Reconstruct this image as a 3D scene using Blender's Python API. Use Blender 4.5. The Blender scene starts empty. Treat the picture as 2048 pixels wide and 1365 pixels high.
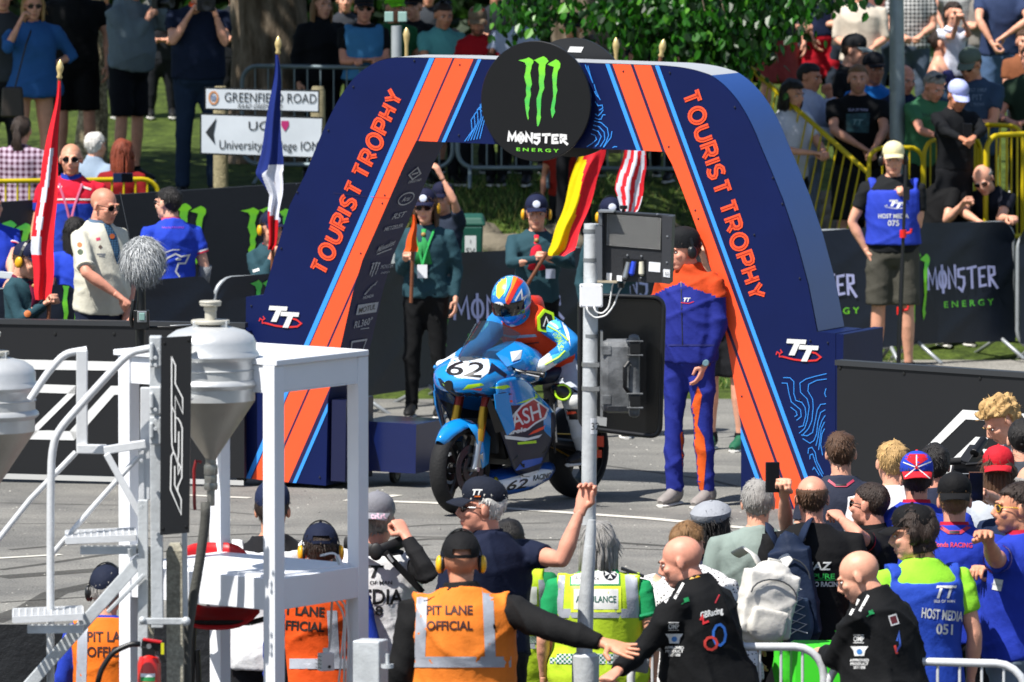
import bpy, bmesh, math, random
import numpy as np
from mathutils import Vector, Matrix, geometry
from mathutils.bvhtree import BVHTree
R = math.radians
scene = bpy.context.scene
COL = scene.collection
# ---------------------------------------------------------------- camera, sky, sun, exposure
FPX, CY0, HC, HORY = 16000.0, 682.5, 5.1, -530.0
TH = math.atan((CY0 - HORY) / FPX)
cam = bpy.data.cameras.new('camera'); cob = bpy.data.objects.new('camera', cam); COL.objects.link(cob)
cob.location = (0, 0, HC); cob.rotation_euler = (math.pi / 2 - TH, 0, 0)
cam.sensor_width = 36; cam.lens = FPX / 2048 * 36; cam.clip_start = 1; cam.clip_end = 400
cam.dof.use_dof = True; cam.dof.focus_distance = 45.5; cam.dof.aperture_fstop = 6.8
scene.camera = cob
SUN = Vector((-1.3, -1.15, 2.75)).normalized()
w = bpy.data.worlds.new('World'); scene.world = w; w.use_nodes = True
nt = w.node_tree; nt.nodes.clear()
sky = nt.nodes.new('ShaderNodeTexSky'); sky.sky_type = 'NISHITA'; sky.sun_disc = False
sky.sun_elevation = math.asin(SUN.z); sky.sun_rotation = math.atan2(SUN.x, SUN.y)
bg = nt.nodes.new('ShaderNodeBackground'); bg.inputs[1].default_value = 0.085
wo = nt.nodes.new('ShaderNodeOutputWorld')
nt.links.new(sky.outputs[0], bg.inputs[0]); nt.links.new(bg.outputs[0], wo.inputs[0])
sl = bpy.data.lights.new('sun', 'SUN'); sl.energy = 5.0; sl.angle = R(0.5); sl.color = (1, .96, .9)
so = bpy.data.objects.new('sun', sl); COL.objects.link(so); so.location = (-10, -5, 30)
so.rotation_euler = SUN.to_track_quat('Z', 'Y').to_euler()
vs = scene.view_settings; vs.view_transform = 'Standard'; vs.look = 'None'; vs.exposure = 0.68; vs.gamma = 1
vs.use_curve_mapping = False
# ---------------------------------------------------------------- pixel <-> world
CF = Vector((0, math.cos(TH), -math.sin(TH))); CU = Vector((0, math.sin(TH), math.cos(TH)))
C0 = Vector((0, 0, HC))
def ray(px, py): return CF * FPX + Vector((1, 0, 0)) * (px - 1024) + CU * (CY0 - py)
def P(px, py, Y): d = ray(px, py); return C0 + d * (Y / d.y)
def Yz(py, z=0.): d = ray(1024, py); return d.y * (z - HC) / d.z       # distance at which row py meets height z
def ongnd(px, py, z=0.): return P(px, py, Yz(py, z))
def pix(v):
    d = Vector(v) - C0; f = d.dot(CF); return (1024 + FPX * d.x / f, CY0 - FPX * d.dot(CU) / f)
class Plane:
    """vertical (or tilted) plane through o with axes u (along) and v (up); n = towards the viewer"""
    def __init__(s, o, u, v=(0, 0, 1)):
        s.o = Vector(o); s.u = Vector(u).normalized(); s.v = Vector(v).normalized(); s.n = s.u.cross(s.v).normalized()
    def hit(s, px, py):
        d = ray(px, py); t = (s.o - C0).dot(s.n) / d.dot(s.n); q = C0 + d * t - s.o
        return (q.dot(s.u), q.dot(s.v))
    def at(s, a, b, off=0.): return s.o + s.u * a + s.v * b + s.n * off
def px_plane(p0, p1, Y0, Y1): 
    a = P(*p0, Y0); b = P(*p1, Y1); u = Vector((b.x - a.x, b.y - a.y, 0)); return Plane(a, u)
# ---------------------------------------------------------------- materials
MC = {}
def hx(h):
    if not isinstance(h, str): return h
    c = [int(h[i:i + 2], 16) / 255 for i in (0, 2, 4)]
    return tuple(((v + .055) / 1.055) ** 2.4 if v > .04045 else v / 12.92 for v in c)
def mat(col, rough=.6, metal=0., bump=0., scale=30., var=0., vscale=None, spec=.5, kind='', col2=None, stretch=None, coat=0., alpha=1., trans=0.):
    key = (col, rough, metal, bump, scale, var, vscale, spec, kind, col2, stretch, coat, alpha, trans)
    if key in MC: return MC[key]
    m = bpy.data.materials.new(kind or 'paint'); m.use_nodes = True; t = m.node_tree; N = t.nodes; L = t.links
    b = N['Principled BSDF']; c = hx(col)
    b.inputs['Base Color'].default_value = (*c, 1); b.inputs['Roughness'].default_value = rough
    b.inputs['Metallic'].default_value = metal; b.inputs['Specular IOR Level'].default_value = spec
    if coat: b.inputs['Coat Weight'].default_value = coat; b.inputs['Coat Roughness'].default_value = .08
    if trans: b.inputs['Transmission Weight'].default_value = trans
    if alpha < 1: b.inputs['Alpha'].default_value = alpha
    co = None
    if var or bump or col2 or kind in ('plaid', 'dots', 'camo', 'ribs', 'check'):
        co = N.new('ShaderNodeTexCoord').outputs['Object']
        if stretch:
            mp = N.new('ShaderNodeMapping'); mp.inputs['Scale'].default_value = stretch; L.new(co, mp.inputs[0]); co = mp.outputs[0]
    def noise(sc, det=4, ro=.6):
        n = N.new('ShaderNodeTexNoise'); n.inputs['Scale'].default_value = sc; n.inputs['Detail'].default_value = det
        n.inputs['Roughness'].default_value = ro; L.new(co, n.inputs['Vector']); return n.outputs['Fac']
    colsock = None
    if kind == 'plaid' or kind == 'check':
        sx = N.new('ShaderNodeSeparateXYZ'); L.new(co, sx.inputs[0]); o = []
        for ax in (0, 2):
            a = N.new('ShaderNodeMath'); a.operation = 'MULTIPLY'; a.inputs[1].default_value = scale; L.new(sx.outputs[ax], a.inputs[0])
            f = N.new('ShaderNodeMath'); f.operation = 'FRACT'; L.new(a.outputs[0], f.inputs[0])
            g = N.new('ShaderNodeMath'); g.operation = 'GREATER_THAN'; g.inputs[1].default_value = .5; L.new(f.outputs[0], g.inputs[0]); o.append(g.outputs[0])
        mx = N.new('ShaderNodeMath'); mx.operation = 'ADD' if kind == 'plaid' else 'SUBTRACT'; L.new(o[0], mx.inputs[0]); L.new(o[1], mx.inputs[1])
        ab = N.new('ShaderNodeMath'); ab.operation = 'ABSOLUTE'; L.new(mx.outputs[0], ab.inputs[0]); fac = ab.outputs[0]
        if kind == 'plaid':
            h = N.new('ShaderNodeMath'); h.operation = 'MULTIPLY'; h.inputs[1].default_value = .5; L.new(fac, h.inputs[0]); fac = h.outputs[0]
        mi = N.new('ShaderNodeMix'); mi.data_type = 'RGBA'; mi.inputs[6].default_value = (*c, 1); mi.inputs[7].default_value = (*hx(col2), 1)
        L.new(fac, mi.inputs[0]); colsock = mi.outputs[2]
    elif kind == 'dots' or kind == 'ribs':
        if kind == 'dots':
            v = N.new('ShaderNodeTexVoronoi'); v.inputs['Scale'].default_value = scale; v.inputs['Randomness'].default_value = .35; L.new(co, v.inputs['Vector'])
            src = v.outputs['Distance']; thr = .27
        else:
            v = N.new('ShaderNodeTexWave'); v.inputs['Scale'].default_value = scale; L.new(co, v.inputs['Vector']); src = v.outputs['Fac']; thr = .4
        g = N.new('ShaderNodeMath'); g.operation = 'LESS_THAN'; g.inputs[1].default_value = thr; L.new(src, g.inputs[0])
        mi = N.new('ShaderNodeMix'); mi.data_type = 'RGBA'; mi.inputs[6].default_value = (*c, 1); mi.inputs[7].default_value = (*hx(col2), 1)
        L.new(g.outputs[0], mi.inputs[0]); colsock = mi.outputs[2]
    elif col2:
        rp = N.new('ShaderNodeValToRGB'); e = rp.color_ramp.elements; e[0].position = .38; e[1].position = .62
        e[0].color = (*c, 1); e[1].color = (*hx(col2), 1); L.new(noise(vscale or 5, 6), rp.inputs[0]); colsock = rp.outputs[0]
    if var:
        h = N.new('ShaderNodeHueSaturation'); mr = N.new('ShaderNodeMapRange')
        mr.inputs[1].default_value = .25; mr.inputs[2].default_value = .75; mr.inputs[3].default_value = 1 - var; mr.inputs[4].default_value = 1 + var
        L.new(noise(vscale or 6, 6), mr.inputs[0]); L.new(mr.outputs[0], h.inputs['Value'])
        if colsock: L.new(colsock, h.inputs['Color'])
        else: h.inputs['Color'].default_value = (*c, 1)
        colsock = h.outputs[0]
    if colsock: L.new(colsock, b.inputs['Base Color'])
    if bump:
        bn = N.new('ShaderNodeBump'); bn.inputs['Strength'].default_value = min(1, bump); bn.inputs['Distance'].default_value = .02
        L.new(noise(scale, 5), bn.inputs['Height']); L.new(bn.outputs[0], b.inputs['Normal'])
    MC[key] = m; return m
def cloth(c, rough=.85, bump=.16): return mat(c, rough, 0, bump, 55, .13, 7, .2, 'cloth')
def paint(c, rough=.35, var=.05): return mat(c, rough, 0, 0, 30, var, 4, .5, 'paint')
def steel(c='9a9c9c', rough=.42): return mat(c, rough, .35, .1, 60, .15, 9, .5, 'galvanised')
def skinm(c='c98d6f'): return mat(c, .46, 0, .12, 160, .13, 22, .35, 'skin')
def plastic(c, rough=.4): return mat(c, rough, 0, 0, 30, .04, 9, .5, 'plastic')
# ---------------------------------------------------------------- mesh builder
class MB:
    def __init__(s): s.v = []; s.f = []; s.m = []; s.mats = []
    def mi(s, m):
        if m is None: return 0
        if m not in s.mats: s.mats.append(m)
        return s.mats.index(m)
    def add(s, vs, fs, m=None):
        k = len(s.v); i = s.mi(m); s.v += [tuple(x) for x in vs]; s.f += [tuple(k + a for a in f) for f in fs]; s.m += [i] * len(fs); return s
    def box(s, c, sz, m=None, rot=None, tap=1.):
        c = Vector(c); x, y, z = [a / 2 for a in sz]
        vs = [Vector((i * x * (tap if k > 0 else 1), j * y * (tap if k > 0 else 1), k * z)) for k in (-1, 1) for j in (-1, 1) for i in (-1, 1)]
        if rot is not None: vs = [rot @ v for v in vs]
        return s.add([c + v for v in vs], [(0, 2, 3, 1), (4, 5, 7, 6), (0, 1, 5, 4), (2, 6, 7, 3), (0, 4, 6, 2), (1, 3, 7, 5)], m)
    def bar(s, a, b, w, d, m=None, up=(0, 0, 1)):
        a = Vector(a); b = Vector(b); t = (b - a).normalized(); x = t.cross(Vector(up))
        if x.length < 1e-4: x = Vector((1, 0, 0))
        x.normalize(); y = x.cross(t)
        vs = [p + x * (i * w / 2) + y * (j * d / 2) for p in (a, b) for i, j in ((-1, -1), (1, -1), (1, 1), (-1, 1))]
        return s.add(vs, [(0, 3, 2, 1), (4, 5, 6, 7), (0, 1, 5, 4), (1, 2, 6, 5), (2, 3, 7, 6), (3, 0, 4, 7)], m)
    def tube(s, pts, rs, m=None, n=10, caps=True, flat=None):
        pts = [Vector(p) for p in pts]
        if not hasattr(rs, '__len__'): rs = [rs] * len(pts)
        k = len(s.v); i0 = s.mi(m); up = None
        for i, p in enumerate(pts):
            t = (pts[min(i + 1, len(pts) - 1)] - pts[max(i - 1, 0)])
            t = t.normalized() if t.length > 1e-9 else Vector((0, 0, 1))
            if up is None:
                up = Vector(flat) if flat is not None else (Vector((0, 0, 1)) if abs(t.z) < .9 else Vector((0, 1, 0)))
            x = t.cross(up)
            if x.length < 1e-5: x = t.orthogonal()
            x.normalize(); y = x.cross(t); up = y if flat is None else up
            r = rs[i]; ra, rb = (r if hasattr(r, '__len__') else (r, r))
            for j in range(n):
                a = 2 * math.pi * j / n; s.v.append(tuple(p + x * (math.cos(a) * ra) + y * (math.sin(a) * rb)))
        for i in range(len(pts) - 1):
            for j in range(n):
                a = k + i * n + j; b = k + i * n + (j + 1) % n
                s.f.append((a, b, b + n, a + n)); s.m.append(i0)
        if caps:
            s.f.append(tuple(k + j for j in reversed(range(n)))); s.m.append(i0)
            e = k + (len(pts) - 1) * n; s.f.append(tuple(e + j for j in range(n))); s.m.append(i0)
        return s
    def ell(s, c, r, m=None, n=12, rot=None, k=8):
        c = Vector(c); r = (r, r, r) if not hasattr(r, '__len__') else r; vs = []; fs = []
        for i in range(1, k):
            a = math.pi * i / k
            for j in range(n):
                b = 2 * math.pi * j / n; v = Vector((math.sin(a) * math.cos(b) * r[0], math.sin(a) * math.sin(b) * r[1], math.cos(a) * r[2]))
                vs.append(c + (rot @ v if rot is not None else v))
        for zz in (1, -1):
            v = Vector((0, 0, zz * r[2])); vs.append(c + (rot @ v if rot is not None else v))
        T = (k - 1) * n
        for i in range(k - 2):
            for j in range(n): fs.append((i * n + j, (i + 1) * n + j, (i + 1) * n + (j + 1) % n, i * n + (j + 1) % n))
        for j in range(n): fs.append((T, j, (j + 1) % n)); fs.append((T + 1, (k - 2) * n + (j + 1) % n, (k - 2) * n + j))
        return s.add(vs, fs, m)
    def lathe(s, c, prof, m=None, n=24, axis=(0, 0, 1), arc=None):
        c = Vector(c); q = Vector((0, 0, 1)).rotation_difference(Vector(axis)).to_matrix(); k = len(s.v); i0 = s.mi(m)
        for r, z in prof:
            for j in range(n):
                a = 2 * math.pi * j / n; s.v.append(tuple(c + q @ Vector((r * math.cos(a), r * math.sin(a), z))))
        for i in range(len(prof) - 1):
            for j in range(n):
                a = k + i * n + j; b = k + i * n + (j + 1) % n; s.f.append((a, b, b + n, a + n)); s.m.append(i0)
        return s
    def torus(s, c, R0, r, m=None, n=28, k=8, axis=(0, 0, 1)):
        return s.lathe(c, [(R0 + r * math.cos(2 * math.pi * i / k), r * math.sin(2 * math.pi * i / k)) for i in range(k + 1)], m, n, axis)
    def prism(s, pl, poly, d0, d1, m=None, m2=None, sides=True, back=True):
        """extrude polygon (u,v) on plane pl from offset d0 (front, nearer viewer) to d1"""
        tris = geometry.tessellate_polygon([[Vector((a, b, 0)) for a, b in poly]]); n = len(poly)
        ar = sum(poly[i][0] * poly[(i + 1) % n][1] - poly[(i + 1) % n][0] * poly[i][1] for i in range(n))
        vs = [pl.at(a, b, d0) for a, b in poly]
        fs = []
        for t in tris:
            a, b, c = t; cr = (poly[b][0] - poly[a][0]) * (poly[c][1] - poly[a][1]) - (poly[c][0] - poly[a][0]) * (poly[b][1] - poly[a][1])
            fs.append(t if cr > 0 else (a, c, b))
        s.add(vs, fs, m)
        if back: s.add([pl.at(a, b, d1) for a, b in poly], [tuple(reversed(f)) for f in fs], m2 or m)
        if sides:
            v2 = vs + [pl.at(a, b, d1) for a, b in poly]
            s.add(v2, [((i, i + n, (i + 1) % n + n, (i + 1) % n) if ar > 0 else (i, (i + 1) % n, (i + 1) % n + n, i + n)) for i in range(n)], m2 or m)
        return s
    def poly(s, pl, poly, off, m=None): return s.prism(pl, poly, off, off, m, sides=False, back=False)
    def ribbon(s, pl, pts, w, off, m=None, closed=False):
        n = len(pts); k = len(s.v); i0 = s.mi(m)
        for i in range(n):
            a = pts[(i - 1) % n] if closed or i else pts[i]; b = pts[(i + 1) % n] if closed or i < n - 1 else pts[i]
            p = pts[i]
            d1 = Vector((p[0] - a[0], p[1] - a[1])); d2 = Vector((b[0] - p[0], b[1] - p[1]))
            d1 = d1.normalized() if d1.length > 1e-9 else None; d2 = d2.normalized() if d2.length > 1e-9 else None
            if d1 is None: d1 = d2
            if d2 is None: d2 = d1
            t = d1 + d2; t = t.normalized() if t.length > 1e-6 else d1; q = Vector((-t.y, t.x)); ml = 1 / max(.45, q.dot(Vector((-d1.y, d1.x))))
            for e in (1, -1): s.v.append(tuple(pl.at(p[0] + q.x * w / 2 * ml * e, p[1] + q.y * w / 2 * ml * e, off)))
        for i in range(n if closed else n - 1):
            a = k + 2 * i; b = k + 2 * ((i + 1) % n); s.f.append((a, a + 1, b + 1, b)); s.m.append(i0)
        return s
    def mesh(s, name, m=None):
        me = bpy.data.meshes.new(name); me.from_pydata(s.v, [], s.f)
        for x in (s.mats or ([m] if m else [])): me.materials.append(x)
        if len(s.mats) > 1: me.polygons.foreach_set('material_index', s.m)
        return me
    def build(s, name, m=None, parent=None, smooth=False, bevel=0, origin=None, **k):
        me = s.mesh(name, m); o = bpy.data.objects.new(name, me); COL.objects.link(o)
        if smooth:
            me.polygons.foreach_set('use_smooth', [True] * len(me.polygons))
            if smooth != 2:
                try: me.set_sharp_from_angle(angle=R(40))
                except Exception: pass
        if bevel:
            b = o.modifiers.new('bevel', 'BEVEL'); b.width = bevel; b.segments = 2; b.limit_method = 'ANGLE'
        if origin is not None:
            me.transform(Matrix.Translation(-Vector(origin))); o.location = origin
        if parent is not None: setpar(o, parent)
        tag(o, **k); return o
def tag(o, label=None, cat=None, group=None, kind=None):
    n = o.name.split('.')[0]
    if not kind and (n.endswith('_print') and n != 'claw_mark' or n in ('badges', 'suit_badges', 'sponsor_marks', 'contour_lines', 'stickers', 'writing', 'instruction_label', 'headlight_decal', 'badge', 'hoses', 'number_plate')): kind = 'stuff'
    if label: o['label'] = label
    if cat: o['category'] = cat
    if group: o['group'] = group
    if kind: o['kind'] = kind
    return o
def thing(name, loc, label, cat, group=None):
    o = bpy.data.objects.new(name, None); COL.objects.link(o); o.location = loc; o.empty_display_size = .2
    return tag(o, label, cat, group)
def setpar(o, parent):                     # every object keeps its own world position in .location
    o.parent = parent; o.matrix_parent_inverse = Matrix.Translation(-Vector(parent.location)); return o
def struct(o): o['kind'] = 'structure'; return o
# remesh a builder into one smooth skin
def fuse(mb, voxel, smooth=2, mats=None):
    me = mb.mesh('t'); o = bpy.data.objects.new('t', me); COL.objects.link(o)
    r = o.modifiers.new('r', 'REMESH'); r.mode = 'VOXEL'; r.voxel_size = voxel
    if smooth: q = o.modifiers.new('s', 'SMOOTH'); q.factor = .6; q.iterations = smooth
    dg = bpy.context.evaluated_depsgraph_get(); e = o.evaluated_get(dg).to_mesh()
    n = len(e.vertices); v = np.empty(n * 3, np.float32); e.vertices.foreach_get('co', v); v = v.reshape(-1, 3).astype(float)
    nr = np.empty(n * 3, np.float32); e.vertices.foreach_get('normal', nr); nr = nr.reshape(-1, 3).astype(float)
    f = np.empty(len(e.loops), np.int32); e.loops.foreach_get('vertex_index', f)
    ls = np.empty(len(e.polygons), np.int32); e.polygons.foreach_get('loop_start', ls)
    faces = np.split(f, ls[1:]) if len(ls) > 1 else [f]
    f4 = [tuple(int(i) for i in x) for x in faces]
    o.evaluated_get(dg).to_mesh_clear(); bpy.data.objects.remove(o); bpy.data.meshes.remove(me)
    return v, nr, f4
def np_obj(name, v, f, mats, mi=None, parent=None, smooth=True, **k):
    me = bpy.data.meshes.new(name); me.from_pydata([tuple(x) for x in v], [], f)
    for m in mats: me.materials.append(m)
    if mi is not None: me.polygons.foreach_set('material_index', mi)
    if smooth: me.polygons.foreach_set('use_smooth', [True] * len(me.polygons))
    o = bpy.data.objects.new(name, me); COL.objects.link(o)
    if parent is not None: setpar(o, parent)
    tag(o, **k); return o
# ---------------------------------------------------------------- text
def text_polys(txt, size=1., bold=0., shear=0., sp=1.):
    """text as (verts2d, faces), centred on the origin; size = capital height"""
    c = bpy.data.curves.new('t', 'FONT'); c.body = txt; c.size = size / .72; c.offset = bold * .4; c.shear = shear; c.space_character = sp
    c.align_x = 'CENTER'; c.align_y = 'CENTER'; c.fill_mode = 'FRONT'; c.resolution_u = 3
    o = bpy.data.objects.new('t', c); COL.objects.link(o)
    dg = bpy.context.evaluated_depsgraph_get(); me = bpy.data.meshes.new_from_object(o.evaluated_get(dg))
    vs = [(v.co.x, v.co.y) for v in me.vertices]; fs = [tuple(p.vertices) for p in me.polygons]
    bpy.data.objects.remove(o); bpy.data.curves.remove(c); bpy.data.meshes.remove(me)
    if vs:
        xs = [a for a, _ in vs]; ys = [b for _, b in vs]; cx = (min(xs) + max(xs)) / 2; cy = (min(ys) + max(ys)) / 2
        vs = [(a - cx, b - cy) for a, b in vs]
    return vs, fs
def put_text(mb, pl, txt, at, size, off, m, rot=0., width=None, **k):
    vs, fs = text_polys(txt, size, **k); c, s_ = math.cos(rot), math.sin(rot)
    if width and vs:
        ww = max(a for a, _ in vs) - min(a for a, _ in vs); vs = [(a * width / ww, b) for a, b in vs]
    mb.add([pl.at(at[0] + a * c - b * s_, at[1] + a * s_ + b * c, off) for a, b in vs], fs, m)
# ---------------------------------------------------------------- people
def ground(X, Y):
    if Y < 45.2: return -.45
    y0 = 61.5 if X < 0 else 61.5 + min(X, 3) * 1.2
    return 0. if Y < y0 else min(1.25, (Y - y0) * .185) + max(0, Y - y0 - 7.8) * .05
SK = {'a': 'd49a80', 'b': 'c98a6c', 'c': 'dba58c', 'd': '6b4330', 'e': 'cf8f78', 'f': 'b97c60'}
def wob(v, seed, amp, q=1.):
    r = random.Random(seed); a = [r.uniform(0, 6.3) for _ in range(9)]
    x, y, z = v[:, 0] * q, v[:, 1] * q, v[:, 2] * q
    def ridge(t, p=3): return (1 - np.abs(np.sin(t))) ** p
    msk = .35 + .65 * (np.sin(7 * x + 5 * z + a[6]) * np.sin(6 * z - 4 * y + a[7]) > -.1)
    f = 1.5 * ridge(8 * z + 9 * x + 1.4 * np.sin(9 * x + a[0]) + 1. * np.sin(8 * y + a[1]) + a[2], 4)
    f += 1.3 * ridge(10 * z - 8 * x + 1.6 * np.sin(7 * z + a[3]) + a[4], 4) * msk
    f += .5 * ridge(23 * z + 14 * (x - y) + 2 * np.sin(12 * y + a[5]), 3) + .6 * np.sin(11 * x + a[8]) * np.sin(9 * z)
    return (f - .8) * amp
def sub2(v, nr, f): return v, nr, f
# head template -------------------------------------------------
def head_template(female=False, voxel=.0062):
    m = MB(); j = .9 if female else 1.
    m.ell((0, .018, .028), (.077, .097, .087), n=24, k=16); m.ell((0, -.03, -.03), (.063 * j, .064, .088), n=20, k=12)
    m.ell((0, -.052, -.093), (.036 * j, .036, .026), n=16, k=10); m.ell((0, -.01, -.07), (.058 * j, .06, .045), n=16, k=10)
    m.tube([(0, -.088, .018), (0, -.104, -.012), (0, -.113, -.03)], [.009, .011, .0135], n=10); m.ell((0, -.098, -.036), (.019, .014, .01), n=10)
    for s in (-1, 1):
        m.ell((s * .04, -.062, -.022), (.024, .024, .022), n=10); m.ell((s * .028, -.083, .026), (.027, .012, .008), n=10)
        m.ell((s * .079, .012, -.006), (.009, .02, .032), n=10, rot=Matrix.Rotation(s * .35, 3, 'Z'))
    m.ell((0, -.084, -.062), (.026, .016, .007), n=10); m.ell((0, -.082, -.073), (.022, .016, .008), n=10)
    m.tube([(0, .02, -.05), (0, .035, -.12), (0, .05, -.2)], [(.056 * j, .058), (.054 * j, .056), (.062 * j, .06)], n=16)
    v, nr, f = fuse(m, voxel, 2)
    for s in (-1, 1):
        d = np.linalg.norm((v - np.array((s * .031, -.088, .006))) / np.array((.019, .03, .013)), axis=1)
        v[:, 1] += .011 * np.clip(1 - d, 0, 1) ** .7 * (v[:, 1] < -.04)
    c = np.array([v[list(q)].mean(0) for q in f]); x, y, z = c[:, 0], c[:, 1], c[:, 2]; mi = np.zeros(len(f), int)
    hl = np.where(y < -.02, .062 + (y + .02) * -.0, np.where(y < .035, .03, -.03 - (y - .035) * .6))   # hairline height
    hl = np.where((y < .0) & (y > -.045), .062 - (y + .045) * .6, hl)
    scalp = (z > hl) & (np.abs(x) < .085) & (z > -.075) & ~((np.abs(x) > .076) & (z < .03) & (y < .04)); mi[scalp] = 3
    mi[(y < -.02) & (z < -.045) & (z > -.125) & ~((np.abs(x) < .02) & (z > -.05)) & ~scalp] = 2
    mi[(y < -.085) & (np.abs(x) < .024) & (z < -.056) & (z > -.08)] = 1
    vv = [tuple(q) for q in v]; ff = list(f); mi = list(mi); e = MB()
    for s in (-1, 1):
        e.ell((s * .031, -.0785, .005), (.0135, .0075, .0062), n=10, k=6)
    n0 = len(e.f)
    for s in (-1, 1): e.ell((s * .031, -.0835, .005), (.0062, .0035, .006), n=8, k=5)
    n1 = len(e.f)
    for s in (-1, 1): e.tube([(s * .014, -.099, .023), (s * .03, -.097, .029), (s * .046, -.084, .024)], [.0035, .004, .0025], n=6)
    k = len(vv); vv += e.v; ff += [tuple(k + a for a in q) for q in e.f]
    mi += [4] * n0 + [5] * (n1 - n0) + [6] * (len(e.f) - n1)
    return np.array(vv), ff, mi, (v, nr, f, scalp)
HEADS = {}
def head(female, lod):
    key = (female, lod)
    if key not in HEADS: HEADS[key] = head_template(female, .0062 if lod else .009)
    return HEADS[key]
# hand template: wrist at origin, fingers along +X, palm faces -Z, thumb at +Y (for side=+1)
HANDS = {}
def hand(pose, lod):
    key = (pose, lod)
    if key in HANDS: return HANDS[key]
    m = MB(); curl = {'relaxed': (.35, .45, .3), 'open': (.06, .1, .08), 'grip': (1.15, 1.35, .7), 'fist': (1.3, 1.5, .9), 'half': (.75, .9, .5), 'point': (1.2, 1.4, .8)}[pose]
    m.tube([(-.03, 0, 0), (.0, 0, 0), (.03, 0, 0), (.075, .002, .002), (.093, .002, .001)], [(.021, .026), (.02, .028), (.0165, .036), (.014, .041), (.009, .038)], n=14, flat=(0, 1, 0))
    for i, (y, L, sp) in enumerate(((.031, .072, .10), (.011, .08, .03), (-.009, .074, -.04), (-.028, .058, -.13))):
        p = Vector((.082 - abs(i - 1) * .004, y, .002)); a = 0; pts = [p.copy()]; cc = curl if not (pose == 'point' and i == 0) else (.05, .05, .05)
        spr = sp * (2.2 if pose == 'open' else .6)
        for kk, (fr, c) in enumerate(zip((.45, .31, .24), cc)):
            a += c * (1 + .06 * i); p = p + Vector((math.cos(a) * math.cos(spr), math.sin(spr) * .9, -math.sin(a))) * L * fr; pts.append(p.copy())
        m.tube([pts[0] - Vector((.02, 0, 0))] + pts, [.009, .0095, .0088, .008, .0062], n=8)
    tb = {'open': (.05, .085, .0), 'relaxed': (.07, .045, -.03), 'half': (.07, .035, -.045)}.get(pose, (.078, .02, -.05))
    b = Vector((.02, .026, -.004)); e = Vector(tb); md = (b + e) / 2 + Vector((-.008, .014, -.006)) 
    m.tube([b, md, e, e + (e - md) * .35], [.0145, .0125, .0105, .0075], n=8)
    v, nr, f = fuse(m, .0042 if lod else .0065, 1); HANDS[key] = (v, f); return HANDS[key]
def frame(d, n):
    d = Vector(d).normalized(); n = Vector(n); n = (n - d * n.dot(d)); n = n.normalized() if n.length > 1e-4 else d.orthogonal().normalized()
    y = n.cross(d); return Matrix((d, y, n)).transposed()      # columns x=d, y, z=n
HAIRC = {'black': '15110f', 'dark': '2a1d15', 'brown': '4a3220', 'light': '7a5a38', 'blond': 'b3905c', 'grey': '8d8a86', 'white': 'cfccc6', 'red': '7b3620', 'ginger': '8a5a35'}
def hairm(c): return mat(HAIRC.get(c, c), .55, 0, .5, 160, .35, 60, .4, 'hair', stretch=(1, 1, .25))
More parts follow.
